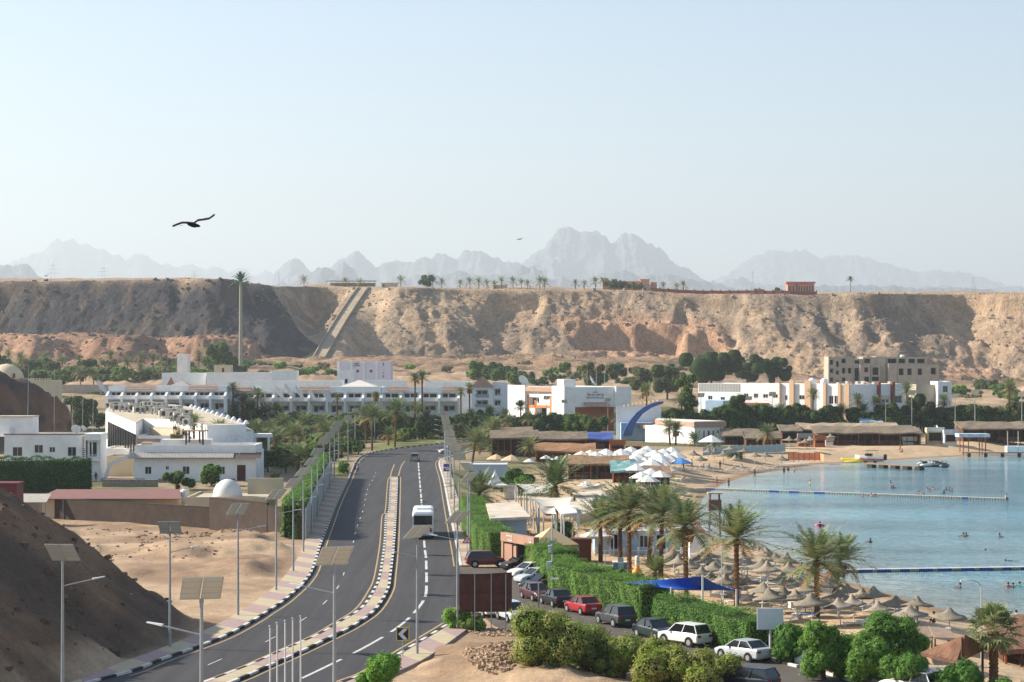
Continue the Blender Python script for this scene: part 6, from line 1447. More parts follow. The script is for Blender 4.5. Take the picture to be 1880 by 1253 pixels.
T_ = [(404,692,56,58,G_MID,'large green tree left of the tall palm shaped mast'),(878,702,36,36,G_MID,'green tree left part of the clump behind the gabled hotel'),(918,704,64,34,G_DARK,'dark tree right part of the clump behind the gabled hotel'),
 (1094,716,72,46,G_OLIVE,'olive tree behind the sports building roof'),(1180,732,46,52,G_OLIVE,'olive brown tree right of the sports building roof'),(1225,735,60,60,G_OLIVE,'tall olive tree between the tall palms left of the hotel'),
 (1306,714,104,82,G_DARK,'tallest dark green tree behind the long right hotel'),(1372,712,80,56,G_DARK,'dark tree right of the tallest one behind the hotel'),(1420,713,76,52,G_DARK,'dark tree rightmost behind the long hotel roof'),(1262,745,40,66,G_MID,'green tree at the left end of the long hotel'),
 (1076,812,72,58,G_MID,'round bright green tree in front of the sports building'),(1200,797,44,46,G_MID,'round tree right of the blue structure'),(1390,797,76,50,G_MID,'broad green tree right of the villa'),(1332,790,40,30,G_MID,'green tree behind the villa roof'),(1300,783,36,30,G_MID,'green tree left behind the villa'),
 (1690,787,76,58,G_BROWN,'wide brown bare tree behind the beach bars'),(1863,783,48,44,G_OLIVE,'olive tree at the right edge above the beach bars'),(1786,782,54,36,G_MID,'green tree right of the brown bare tree'),(1828,782,44,34,G_DARK,'dark green tree near the right tall palm'),(1752,782,40,34,G_DARK,'dark tree directly right of the brown tree'),
 (150,796,76,62,G_OLIVE,'big olive tree behind the left white house masts'),(107,717,32,26,G_DARK,'round dark bush beside the crenellated hall'),(82,706,46,30,G_MID,'green tree left of the palms near the dome'),(222,706,34,30,G_MID,'mid green tree inside the palm grove'),(300,702,40,22,G_OLIVE,'pale olive tree right of the palm grove'),(196,702,34,26,G_OLIVE,'pale green tree in the palm grove middle'),(345,700,34,24,G_MID,'green tree before the low white building'),
 (325,874,24,116,G_OLIVE,'small grey green conifer before the flat roofed complex'),(470,780,34,30,G_DARK,'dark tree inside the dense palm clump'),(690,805,44,34,G_DARK,'dark tree behind the verge palms, left'),(735,800,36,30,G_MID,'green tree behind the verge palms, right'),(660,812,40,34,G_DARK,'dark tree where the left lamps end'),(618,812,38,34,G_DARK,'dark tree behind the far left lamps'),
 (1350,745,40,24,G_DARK,'dark bush under the long hotel windows'),(1420,772,50,26,G_DARK,'dark tree under the long hotel middle'),(1455,770,40,30,G_DARK,'dark tree left of the orange pillars'),(1630,775,50,24,G_DARK,'dark tree under the shaded hotel wing'),
 (525,868,46,44,G_MID,'leafy tree right behind the bungalow garden hedge'),(492,866,40,46,G_MID,'leafy tree beside the bungalow end wall'),(205,795,20,16,G_MID,'small dark round shrub by the column facade'),
 (640,822,30,30,G_DARK,'dark shrub tree beside the last left lamps'),(790,800,30,24,G_DARK,'dark tree near the far bend end'),(850,802,34,26,G_DARK,'dark tree behind the right lamp tops'),(925,802,60,34,G_DARK,'dark tree mass behind the garden palms'),(1020,800,66,38,G_DARK,'dark hedge like tree left of the round green tree'),(980,802,40,30,G_DARK,'dark tree behind the reed roofs'),
 (575,812,40,20,G_MID,'low green tree in the hotel garden'),(760,790,34,22,G_MID,'low green tree under the hotel wing'),(430,812,40,18,G_MID,'low green tree beside the bungalow roof'),(720,780,50,20,G_DARK,'dark trees base under hotel middle'),(530,785,50,24,G_DARK,'dark tree under the left hotel dishes'),(600,785,46,22,G_DARK,'dark tree under the hotel balcony middle'),(650,785,50,24,G_DARK,'dark tree under the hotel right of the dishes'),(560,790,36,18,G_OLIVE,'olive shrub under the hotel dishes'),(830,790,36,24,G_DARK,'dark tree below the hotel right end'),(890,775,40,26,G_DARK,'dark tree below the gabled block'),(700,775,40,20,G_MID,'green shrub below the pale pyramid roof')]
for i, (px, pb_, pw, ph, kd, lb) in enumerate(T_):
    tree(px, pb_, pw * 1.15, ph * 1.08, kd, lb, TG, None, 'tree', 3600, None, .10, i % 4)
# middle ground shrubs
SH = [(324,899,68,36,G_MID,'low spreading bush below the bungalow windows'),(388,893,46,44,G_BRIGHT,'rounded bright bush in front of the bungalow'),(947,908,62,64,G_BRIGHT,'bright green round bush behind the grey blue wall'),(957,911,44,38,G_BRIGHT,'smaller bright bush in front of the round one'),
 (1036,990,50,34,G_HEDGE,'clipped round bush behind the tan tent roof'),(1120,1072,56,38,G_HEDGE,'rounded bush left of the blue sail'),(1165,1078,60,26,G_HEDGE,'low bush under the left corner of the blue sail'),
 (1003,1222,108,106,G_OLEA,'olive flowering bush right of the billboard, behind the rusty post'),(1089,1232,90,100,G_OLEA,'green oleander bush in front of the red car'),(1146,1246,80,78,G_OLEA,'oleander bush left of the wide yellow green one'),(1212,1262,98,84,G_LIME,'yellow green bush, left part of the wide clump at the bottom'),(1292,1266,110,88,G_LIME,'yellow green bush, right part of the wide clump at the bottom'),
 (700,1268,72,66,G_BRIGHT,'small round bright bush on the near yellow pavement'),(838,1156,42,44,G_BRIGHT,'bright bush left under the brown billboard'),(866,1158,40,34,G_MID,'dark bush behind the brown billboard posts'),
 (1454,1216,62,72,G_HEDGE,'tall clipped bush right of the blank white board'),(1512,1250,78,120,G_HEDGE,'large feathery green bush, left of the bottom right pair'),(1556,1246,70,100,G_HEDGE,'feathery green bush in the middle of the bottom right clump'),(1628,1232,112,106,G_HEDGE,'large feathery green bush, right of the bottom right pair'),
 (1592,1256,70,96,G_HEDGE,'green bush filling the gap between the two largest feathery bushes'),(1660,1228,70,84,G_HEDGE,'green bush at the right end of the feathery clump'),
 (1668,1275,106,74,G_HEDGE,'low green bush in front of the reed roof'),(1765,1280,74,62,G_HEDGE,'low green bush between the reed roof and the fan palm'),(1845,1285,90,46,G_HEDGE,'lowest green bush at the bottom right corner'),(1752,1218,22,30,G_HEDGE,'small bush left of the fan palm trunk'),
 (795,808,22,14,G_LIME,'small lime shrub at the far bend'),(735,812,30,22,G_LIME,'yellow green shrub among verge palms'),(1330,1120+22,50,26,G_HEDGE,'bush behind the hedge under the sail corner'),
 (630,870,24,24,G_BRIGHT,'clipped bush at the end of the retaining wall'),(505,880,16,14,G_BRIGHT,'tiny bright shrub in the yard behind the wall'),(860,760,14,14,G_MID,'small shrub by the gabled hotel'),(1350,842,36,12,G_LIME,'yellowish beach shrub behind the umbrella row')]
for i, (px, pb_, pw, ph, kd, lb) in enumerate(SH):
    near = pb_ > 1000
    shrub(px, pb_, pw * (1.2 if near else 1.05), ph, kd, lb, None, 26000 if near and pw > 60 else (9000 if near else 3500), .085 if near else None, 'bush', i % 3)
# garden undergrowth: leafy trees filling the planted belts
ZN = [('strip left of the upper lamp row', 570, 640, 812, 842, 9, (26, 42), (20, 34)), ('shrubbery around the garden hedge', 474, 572, 812, 870, 11, (26, 44), (16, 30)), ('yard below the grey blue building', 64, 200, 752, 792, 14, (30, 50), (20, 36)), ('hotel garden in front of the long white wing', 480, 850, 786, 812, 20, (40, 60), (22, 34)), ('hotel garden row under the balcony fins', 470, 860, 775, 788, 18, (34, 60), (18, 26)), ('belt behind the right lamp row', 858, 1060, 776, 806, 18, (34, 56), (18, 30)),
 ('gap between the blue structure and the villa', 1176, 1275, 776, 800, 14, (36, 60), (22, 34)), ('belt along the foot of the long hotel', 1272, 1560, 762, 786, 18, (34, 60), (18, 30)), ('belt behind the right beach bars', 1560, 1885, 760, 786, 18, (36, 64), (20, 34)),
 ('grove below the orange mounds', -5, 200, 684, 716, 20, (34, 54), (20, 36)), ('grove left of the low white building', 200, 440, 680, 706, 20, (30, 46), (16, 28)), ('rocky strip behind the white box building', 440, 625, 676, 694, 14, (22, 38), (10, 18)), ('strip behind the sports building', 860, 1280, 694, 716, 18, (34, 60), (18, 34)), ('garden right of the lamp row, lower', 866, 1000, 812, 838, 12, (26, 40), (14, 24)), ('slope foot above the beach bars', 1740, 1885, 716, 744, 12, (30, 50), (12, 24)), ('yard beside the flat complex', 396, 500, 792, 832, 10, (36, 50), (20, 30)), ('dirt plain in front of the cliff', 720, 1280, 676, 704, 14, (18, 34), (6, 14)), ('beach garden', 1330, 1440, 786, 806, 8, (30, 44), (14, 24)), ('garden behind the lamp row foot', 590, 660, 800, 850, 8, (26, 40), (18, 28))]
rg = random.Random(77)
for zn, x0, x1, y0, y1, n, ww, hh in ZN:
    it = sorted([(x0 + (x1 - x0) * (i + rg.uniform(.1, .9)) / n, rg.uniform(y0, y1), rg.uniform(*ww), rg.uniform(*hh)) for i in range(n)])
    for i, (px, py, w_, h_) in enumerate(it):
        kd = (G_MID, G_DARK, G_OLIVE, G_MID, G_BRIGHT, G_DARK)[rg.randrange(6)]
        tree(px, py, w_, h_, kd, 'bushy tree, %s in the %s' % (ORD[i].replace(' from the left',''), zn) if i else 'bushy tree, leftmost in the %s' % zn, 'garden trees', None, 'garden_tree', 2200, None, .05, rg.randrange(3))
# clipped hedges
hedge(W([(-20,905),(163,905)]), 3.5, 5.6, gmat('foliage_deep', (46,86,38), (66,108,50), .6), 'tall dark green hedge in front of the left white house', 34, .16, seed=5)
hedge(W([(866,952),(876,985),(900,1018),(922,1030)]), 3.0, 3.3, G_HEDGE, 'bright hedge between the right pavement and the brown gate', 150, .075, seed=1)
hedge(W([(995,1050),(1012,1063),(1035,1068)]), 3.0, 3.2, G_HEDGE, 'hedge beside the gate, behind the slanted row of cars', 150, .075, seed=2)
hedge(W([(1022,1075),(1044,1092),(1075,1100),(1110,1112),(1150,1124),(1205,1137)]), 3.2, 3.0, G_HEDGE, 'long clipped hedge beside the parked cars and the red saloon', 150, .075, seed=4)
hedge(W([(1232,1153),(1290,1170),(1345,1186),(1405,1202)]), 3.0, 2.7, G_HEDGE, 'long clipped hedge behind the white hatchback and white board', 150, .075, seed=6)
hedge(W([(476,845),(573,845)]), 2.5, 3.2, G_BRIGHT, 'sunlit clipped hedge in the garden left of the lamps', 40, .16, seed=7)
hedge(W([(960,806),(1050,804)]), 2.0, 1.6, G_BRIGHT, 'low sunlit hedge behind the reed roofs', 30, .2, seed=8)
hedge(W([(1428,790),(1560,790)]), 2.5, 3.0, G_MID, 'long hedge above the left beach bar roof', 26, .24, seed=9)
hedge(W([(1616,790),(1646,790)]), 2.5, 2.6, G_MID, 'short hedge left of the pale blue booth', 26, .24, seed=10)
hedge(W([(1720,786),(1880,786)]), 3, 4.6, G_DARK, 'tall dark hedge behind the right hand beach bars', 26, .26, seed=11)
hedge(W([(960,790),(1110,788)]), 3, 3.4, G_DARK, 'dark hedge below the sports building', 26, .24, seed=12)
hedge([(XA(334,560),560),(XA(452,560),560)], 2, 1.6, G_MID, 'green roof edge planting before the low white building', 20, .25, seed=13)
# grass on the verge
gmv = mat('verge_grass', (92,112,58), .95, .1, c2=(132,122,84), scale=.25)
vg = W([(690,829),(726,822.5),(790,815.5),(850,809),(850,802),(780,806),(720,811),(680,818)]); o = sheet('verge_grass', vg, .05, gmv); tag(o, kind='structure')
# dusty scrub and rubble
def rocks(name, n, areas, smin, smax, m, seed):
    rs = random.Random(seed); mb = MB()
    for px, py, rx, ry, k in areas:
        for i in range(int(n * k)):
            a = rs.uniform(0, 6.28); q = math.sqrt(rs.random()); x, y = G(px + rx * q * math.cos(a), py + ry * q * math.sin(a)); z = float(ground(np.array([x]), np.array([y]))[0]); s = smin + (smax - smin) * rs.random() ** 3
            M = Matrix.Translation((x, y, z + s * .1)) @ Matrix.Rotation(rs.uniform(0, 6), 4, 'Z') @ Matrix.Rotation(rs.uniform(-.5, .5), 4, 'X')
            vs = [M @ Vector((sx * s * rs.uniform(.3, .6), sy * s * rs.uniform(.3, .6), sz * s * rs.uniform(.2, .45))) for sx, sy, sz in ((-1,-1,-1),(1,-1,-1),(1,1,-1),(-1,1,-1),(-1,-1,1),(1,-1,1),(1,1,1),(-1,1,1))]
            mb.add(vs, [(0,3,2,1),(4,5,6,7),(0,1,5,4),(1,2,6,5),(2,3,7,6),(3,0,4,7)])
    tag(mb.build(name, m), kind='stuff')
rocks('rubble', 2600, [(915,1225,62,26,1.0),(985,1205,40,16,.35),(955,1165,30,8,.15),(900,1160,40,8,.1),(1020,1238,60,10,.15)], .07, .34, mat('rubble_rock', (176,150,124), .95, var=.35, scale=1.5), 3)
rocks('field_stones', 500, [(250,1000,190,35,.5),(420,985,60,10,.5),(330,990,80,14,.4),(120,1110,140,90,.5)], .08, .4, mat('field_rock', (150,126,104), .95, var=.4, scale=1.0), 4)

rs = random.Random(8); mb = MB()
for i in range(1500):
    x = rs.uniform(-62, -24); y = rs.uniform(118, 212)
    if float(sdist(np.array([x]), np.array([y]), HILL)[0]) > -.5: continue
    z = float(ground(np.array([x]), np.array([y]))[0]); s_ = .1 + .5 * rs.random() ** 4
    M = Matrix.Translation((x, y, z + s_ * .1)) @ Matrix.Rotation(rs.uniform(0, 6), 4, 'Z') @ Matrix.Rotation(rs.uniform(-.5, .5), 4, 'X')
    mb.add([M @ Vector((a_ * s_ * rs.uniform(.3, .6), b_ * s_ * rs.uniform(.3, .6), c_ * s_ * rs.uniform(.2, .45))) for a_, b_, c_ in ((-1,-1,-1),(1,-1,-1),(1,1,-1),(-1,1,-1),(-1,-1,1),(1,-1,1),(1,1,1),(-1,1,1))], [(0,3,2,1),(4,5,6,7),(0,1,5,4),(1,2,6,5),(2,3,7,6),(3,0,4,7)])
tag(mb.build('hillside_stones', mat('hill_rock', (112,90,74), .95, var=.4, scale=1.0)), kind='stuff')
rs = random.Random(9); mb = MB(); xs_ = []; ys_ = []
for i in range(5200):
    px = rs.uniform(-60, 1940); D = rimD(px) - rs.uniform(-4, 150); xs_.append(XA(px, D)); ys_.append(D)
zs_ = cliff(np.array(xs_), np.array(ys_))[0]
for x, y, z in zip(xs_, ys_, zs_):
    s_ = .35 + 1.7 * rs.random() ** 4
    M = Matrix.Translation((x, y, z + s_ * .05)) @ Matrix.Rotation(rs.uniform(0, 6), 4, 'Z') @ Matrix.Rotation(rs.uniform(-.6, .6), 4, 'X')
    mb.add([M @ Vector((a_ * s_ * rs.uniform(.3, .7), b_ * s_ * rs.uniform(.3, .7), c_ * s_ * rs.uniform(.2, .5))) for a_, b_, c_ in ((-1,-1,-1),(1,-1,-1),(1,1,-1),(-1,1,-1),(-1,-1,1),(1,-1,1),(1,1,1),(-1,1,1))], [(0,3,2,1),(4,5,6,7),(0,1,5,4),(1,2,6,5),(2,3,7,6),(3,0,4,7)], 1 if x < -165 or (x < -110 and y < 1290) else 0)
tag(mb.build('cliff_boulders', [mat('boulder_tan', (158,136,112), .95, c2=(128,110,94), scale=.05), mat('boulder_dark', (78,74,74), .95)]), kind='stuff')
# ================================================================== plateau skyline
def sk(px, D, z=None): x = XA(px, D); return x, D, cz_at(x, D)
salmon = mat('salmon_render', (204,140,112), .85, var=.1, scale=.3); redw = mat('red_wall', (120,64,54), .9)
D = rimD(1150) + 45; x, y, z = sk(1106, D); k = D / F
s = thing('resort', 'salmon pink resort building among trees on the plateau', 'resort', (x, y, z - .5)); hh = ZA(511, D) - z
MB().box(0,0,0,10*k,8,hh).box(10*k,2,0,70*k,9,hh*.8).box(70*k,-1,0,86*k,8,hh*.9).box(90*k,1,0,100*k,7,hh*.7).build('wall', salmon, s); MB().box(-.3,-.3,hh,10*k+.3,8.3,hh+.5).box(69*k,-1.3,hh*.9,87*k,8.3,hh*.9+.5).build('roof', tanroof, s)
for i in range(9): MB().box((14+i*6)*k,1.95,hh*.25,(17+i*6)*k,1.99,hh*.55).build('window', wing, s)
D = rimD(1470) + 14; x, y, z = sk(1446, D); k = D / F; zt = ZA(520, D) - z
s = thing('pavilion', 'salmon pavilion with a flat overhanging roof on the plateau edge', 'pavilion', (x, y, z - .3)); MB().box(0,0,0,16*k,7,zt).box(18*k,0,0,49*k,7,zt).build('wall', salmon, s); MB().box(-1,-1,zt,51*k,8,zt+1.1).build('roof', mat('roof_pink',(190,110,96),.8), s)
for i in range(6): MB().box((19.5+i*5)*k,-.06,zt*.15,(22+i*5)*k,-.01,zt*.75).build('window', wing, s)
for i in range(2): MB().box((3+i*6)*k,-.06,zt*.3,(6+i*6)*k,-.01,zt*.75).build('window', wing, s)
q = [sk(px, rimD(px) + 9) for px in range(1195, 1500, 8)]; s = thing('perimeter_wall', 'long dark red perimeter wall along the plateau edge', 'wall', q[0]); mb = MB(); o_ = q[0]
for i, (a, b) in enumerate(zip(q[:-1], q[1:])): mb.add([(a[0]-o_[0],a[1]-o_[1],a[2]-o_[2]-.6),(b[0]-o_[0],b[1]-o_[1],b[2]-o_[2]-.6),(b[0]-o_[0],b[1]-o_[1],b[2]-o_[2]+2.1),(a[0]-o_[0],a[1]-o_[1],a[2]-o_[2]+2.1),(a[0]-o_[0],a[1]-o_[1]+.4,a[2]-o_[2]-.6),(b[0]-o_[0],b[1]-o_[1]+.4,b[2]-o_[2]-.6),(b[0]-o_[0],b[1]-o_[1]+.4,b[2]-o_[2]+2.1),(a[0]-o_[0],a[1]-o_[1]+.4,a[2]-o_[2]+2.1)],[(0,1,2,3),(7,6,5,4),(3,2,6,7)])
mb.build('wall', redw, s); mb = MB()
for a in q[::2]: mb.box(a[0]-o_[0]-.3,a[1]-o_[1]-.2,a[2]-o_[2],a[0]-o_[0]+.3,a[1]-o_[1]+.6,a[2]-o_[2]+2.8)
mb.build('piers', redw, s)
D = rimD(640) + 40; x, y, z = sk(598, D); k = D / F; zt = ZA(514, D) - z; s = thing('shelter', 'long open shelter with a pale roof on the plateau skyline', 'shelter', (x, y, z - .3)); MB().box(0,0,zt-.7,92*k,9,zt).build('roof', mat('roof_white',(222,216,204),.9), s)
for i in range(10): MB().box(i*10*k,.3,0,i*10*k+.3,.6,zt-.7).build('post', concrete, s)
MB().box(2,8,0,90*k,8.4,zt-1.6).build('back_wall', concrete, s)
for px, w_, h_, c, lb in ((700,30,2.0,wcream,'low pale building on the skyline right of the long shelter'),(1180,14,3,concrete,'grey cabin at the resort on the plateau'),(905,26,1.6,wcream,'low pale cabin behind the skyline palms')):
    D = rimD(px) + 40; x, y, z = sk(px, D); s = thing('cabin', lb, 'cabin', (x, y, z - .4)); MB().box(0,0,0,w_*D/F,6,h_+1.2).build('wall', c, s); MB().box(-.3,-.3,h_+1.2,w_*D/F+.3,6.3,h_+1.45).build('roof', roofc, s); MB().box(1,-.05,.8,2.2,-.01,2.4).build('door', doorm, s)
def lattice(px, D, pt, w_, label, arms=0, name='pylon', z=None):
    x = XA(px, D); z = cz_at(x, D) if z is None else z; h = ZA(pt, D) - z; s = thing(name, label, name.replace('_', ' '), (x, D, z)); mb = MB(); r = .03 * max(1, D / 1500)
    n = 7
    for sx in (-1, 1):
        for sy in (-1, 1): mb.cyl((sx*w_,sy*w_,0),(sx*w_*.15,sy*w_*.15,h), r, r*.7, 4)
    for i in range(n):
        a, b = i / n, (i + 1) / n; wa, wb_ = w_*(1-.85*a), w_*(1-.85*b)
        for sy in (-1, 1): mb.cyl((-wa,sy*wa,h*a),(wb_,sy*wb_,h*b), r*.6, r*.6, 3); mb.cyl((wa,sy*wa,h*a),(-wb_,sy*wb_,h*b), r*.6, r*.6, 3)
    mb.build('frame', mat('pylon_steel', (120,124,128), .6, .4, .3), s)
    for i in range(arms): MB().obox((0,0,h*(.68+.13*i)),(w_*(3.4-.7*i),.3,r*3)).build('cross_arm', mat('pylon_steel', (120,124,128), .6), s)
lattice(97, 1750, 484, 3.2, 'left of two faint lattice pylons on the skyline above the dark hill', 3); lattice(190, 1750, 490, 3.2, 'right of two faint lattice pylons on the skyline above the dark hill', 3); lattice(357, 1800, 498, 2.5, 'faint small pylon left of the palm shaped mast skyline', 2)
lattice(512, 1500, 500, .8, 'thin mast on the skyline right of the palm shaped mast', 0, 'radio_mast'); lattice(1382, 1450, 498, .8, 'thin faint radio mast on the skyline left of the pavilion', 0, 'radio_mast')
lattice(1787, rimD(1787)+18, 509, 1.6, 'lattice tower with a white base on the right skyline', 0, 'tower'); 
x, y, z = sk(1787, rimD(1787)+18); MB().box(x-1.6,y-1.6,z,x+1.6,y+1.6,z+4)
# palm shaped telephone masts
def mastpalm(px, D, pt, r, label, cs, z=None):
    x = XA(px, D); z = (cz_at(x, D) if D > 1092 else gz(x, D)) if z is None else z; h = ZA(pt, D) - z; s = thing('palm_shaped_mast', label, 'telephone mast', (x, D, z - .5)); MB().cyl((0,0,0),(0,0,h),r,r*.62,14).build('trunk', mat('mast_trunk',(150,146,132),.8,var=.12,scale=1.5), s)
    rg = random.Random(2)
    for i in range(26):
        a = i * 2.4; e = R(82 - 95 * i / 25); d = Vector((math.cos(a)*math.cos(e), math.sin(a)*math.cos(e), math.sin(e))); sd_ = Vector((-math.sin(a), math.cos(a), 0)); up = d.cross(sd_)
        L_ = 4.6 * cs; mb = MB(); mid = d * L_ * .55 - Vector((0,0,.15*cs)); tip = d * L_ - Vector((0, 0, 1.0 * cs))
        mb.add([sd_*.15*cs, mid + sd_*.5*cs, tip + sd_*.12*cs, tip - sd_*.12*cs, mid - sd_*.5*cs, -sd_*.15*cs, mid + Vector((0,0,.18*cs))], [(0,1,6),(1,2,6),(2,3,6),(3,4,6),(4,5,6),(5,0,6)])
        mb.build('frond', mat('mast_fronds',(44,96,66),.6), s, False, (0,0,h))
mastpalm(442, 1080, 515, 1.1, 'very tall telephone mast shaped like a palm with a pale trunk', 1.45)
mastpalm(1561, rimD(1561)+16, 513, .35, 'small palm shaped mast on the right skyline', .75)
# birds
def bird(px, py, D, span, label, sc=1.0):
    x, z = XA(px, D), ZA(py, D); s = thing('bird', label, 'bird', (x, D, z)); mb = MB(); dk = mat('feathers_black', (22,22,24), .8)
    prof = [(0,-.34),(.05,-.26),(.085,-.1),(.09,.06),(.06,.2),(.05,.26),(.045,.32),(.012,.4)]
    vs = []; n = 8
    for r_, t_ in prof: vs += [(t_*.7 , r_*1.25*math.cos(2*math.pi*i/n), r_*1.2*math.sin(2*math.pi*i/n) - t_*.22) for i in range(n)]
    K = len(prof); mb.add(vs, [(k*n+i,(k+1)*n+i,(k+1)*n+(i+1)%n,k*n+(i+1)%n) for k in range(K-1) for i in range(n)])
    mb.add([(-.28,-.04,.03),(-.28,.04,.03),(-.52,.10,.01),(-.56,0,.0),(-.52,-.10,.01)],[(0,1,2,3,4),(4,3,2,1,0)])
    mb.build('body', dk, s, True)
    for sg in (-1, 1):
        st = [(0,.0,.17,-.15),(.25,.05,.17,-.16),(.5,.075,.14,-.17),(.72,.03,.10,-.15),(.92,-.02,.06,-.12)] if sg < 0 else [(0,.0,.17,-.15),(.2,.10,.17,-.16),(.45,.105,.15,-.16),(.7,.12,.12,-.13),(.95,.24,.05,-.1)]
        vs = []
        for a, zz, c0, c1 in st: vs += [(sg*a*span*.5+.02, c1, zz+.05),(sg*a*span*.5+.04, 0, zz+.095),(sg*a*span*.5+.06, c0, zz+.05),(sg*a*span*.5+.04, 0, zz+.01)]
        m2 = MB().add(vs, [(k*4+i,(k+1)*4+i,(k+1)*4+(i+1)%4,k*4+(i+1)%4) for k in range(4) for i in range(4)] + [(0,1,2,3),(19,18,17,16)])
        for f in range(4): b_ = Vector(vs[16]).lerp(Vector(vs[18]), f/3); m2.add([b_, b_+Vector((0,.025,0)), b_+Vector((sg*.16*(1-abs(f-1.5)*.15),.01-.03*f,.05 if sg>0 else -.0))],[(0,1,2),(2,1,0)])
        m2.build('wing', dk, s)
    s.rotation_euler = (0, R(-7), R(10)); s.scale = (sc,)*3
bird(354, 413, 84, 1.75, 'large dark bird of prey gliding in the sky at the left', 1.0)
bird(954, 440, 300, 1.5, 'tiny distant bird in front of the central mountain peak', .42*1.6)
bird(85, 507, 500, 1.2, 'tiny bird speck low over the dark hill', .9)
# ================================================================== beach and sea
UC = [(340,335),(400,365),(455,388),(200,360),(230,388),(310,410),(355,437),(105,428),(20,470),(80,495),(150,480),(440,488),(540,515),(490,430),(240,500),(320,560),(375,592),(430,550),(520,575),(620,620),(580,545),(730,520),(835,540),(775,585),(920,560),(870,622),(790,635),(990,580),(1020,645),(1115,607),(1205,672),(1238,643),(1433,678),(35,425)]
UP = [(1300 + a * .3085, 900 + b * .3085) for a, b in UC]
UP += [(820 + a * .2819, 900 + b * .2819) for a, b in [(1480,372),(1484,398),(1512,424),(1668,368),(1692,420),(1582,448),(1722,466),(1812,472),(1652,482),(1727,517),(1797,547),(1858,538),(1625,400),(1760,430)]]
mesh_cream = W_TOP.copy(); mesh_cream.materials[0] = mat('cream_canvas', (210,200,180), .85)
# rows by distance
UP.sort(key=lambda q: q[1]); rowsU = [UP[i:i + 13] for i in range(0, len(UP), 13)]
rn = ['farthest row nearest the float line','second row from the sea tower','middle row behind the palm pair','nearest row toward the bottom right']
beds = []
for r_, row in enumerate(rowsU):
    lbs = labelled(row, 'thatched beach umbrella, %s in the ' + rn[r_])
    for q, lb in zip(row, lbs):
        x, y, z = thatch_umbrella(q[0], q[1], lb, 'thatched umbrellas on the near beach', 1.0 + .06 * math.sin(q[0])); beds.append((x, y, z, q))
bedl = []
for i, (x, y, z, q) in enumerate(beds):
    if i % 3 != 2: bedl.append((x + 1.0, y - .9, z, i))
for k in range(4):
    bb_ = [b for b in bedl if b[3] // 13 == k]
    bb_ = [(b[0] / b[1], b) for b in bb_]
    for (r_, b), lb in zip(bb_, labelled(bb_, ('blue cushioned ' if 0 else '') + 'sunbed under the thatched umbrellas, %s in the ' + rn[k].split(' nearest')[0].split(' toward')[0].split(' behind')[0].split(' from')[0])): sunbed(b[0], b[1], b[2] + .02, R(80 + (b[3] * 31) % 40), lb, 'sunbeds on the near beach', b[3] % 4 == 0)
UF = [(1212,833),(1231.5,833),(1271.5,829),(1286,835),(1300,828),(1311,829),(1328,829),(1341,822),(1349,829),(1366,824),(1385.5,824),(1404,822),(1434,821)]
for q, lb in zip(UF, labelled(UF, 'small thatched umbrella along the far beach, %s')): thatch_umbrella(q[0], q[1], lb, 'thatched umbrellas on the far beach', 1.15)
UG = [(1448,811),(1463,810),(1490,808),(1503,812),(1526,811),(1478,806)]
for q, lb in zip(UG, labelled(UG, 'thatched umbrella in front of the orange wooden huts, %s')): thatch_umbrella(q[0], q[1], lb, 'thatched umbrellas by the huts', 1.2)
WP = [(1094,829),(1113,824),(1130,831),(1149,826),(1164,837),(1171,831),(1189,819),(1202,826),(1218,824),(1233,821),(1180,823),(1158,820),(1210,832),(1142,838),(1184,840),(1104,836),(1123,838),(1197,842),(1214,840),(1226,832),(1240,828),(1140,824)]
for q, lb in zip(WP, labelled(WP, 'large white parasol in the crowded beach cafe, %s')): cloth_umbrella(q[0], q[1], W_TOP, lb, 'white parasols of the beach cafe', 1.2 + .35 * ((q[0] * 7) % 1 if q[0] % 1 else (q[0] * .37) % 1))
WQ = [(1194.6,860),(1178,866),(1212,864),(1168,852),(1205,850),(1224,853),(1190,872)]
for q, lb in zip(WQ, labelled(WQ, 'low white parasol nearest the water at the cafe, %s')): cloth_umbrella(q[0], q[1], W_TOP, lb, 'white parasols near the water', 1.3)
WR = [(1068,828),(1076,834),(1084,826),(1090,836),(1100,829),(1108,840),(1096,843),(1080,841),(1119,836)]
for q, lb in zip(WR, labelled(WR, 'cream parasol at the left side of the beach cafe, %s')): cloth_umbrella(q[0], q[1], mesh_cream, lb, 'cream parasols of the beach cafe', 1.25)
RD = [(1003,836),(1022,838),(1046,834),(1060,846),(972,842),(1012,872),(1034,876),(1075,884),(1100,888)]
for q, lb in zip(RD, labelled(RD, 'small closed or open parasol on the shaded terraces, %s')): cloth_umbrella(q[0], q[1], W_TOP, lb, 'terrace parasols', .8)
cloth_umbrella(1251, 839, BL_TOP, 'white and blue parasol at the right end of the cafe', None, 1.3); cloth_umbrella(1228, 868, mesh_of(MB().lathe([(1.6,1.95),(1.62,2.0),(.8,2.45),(.03,2.8)],8),'canopy',mat('yellow_canvas',(216,190,70),.8)), 'small yellow parasol near the cafe shore', None, .9)
cloth_umbrella(911, 834, B_TOP, 'left beige parasol by the reed roofed bar', 'beige parasols', 1.2); cloth_umbrella(939, 835, B_TOP, 'right beige parasol by the reed roofed bar', 'beige parasols', 1.3); cloth_umbrella(1306, 799, W_TOP, 'white parasol right of the villa', None, 1.8)
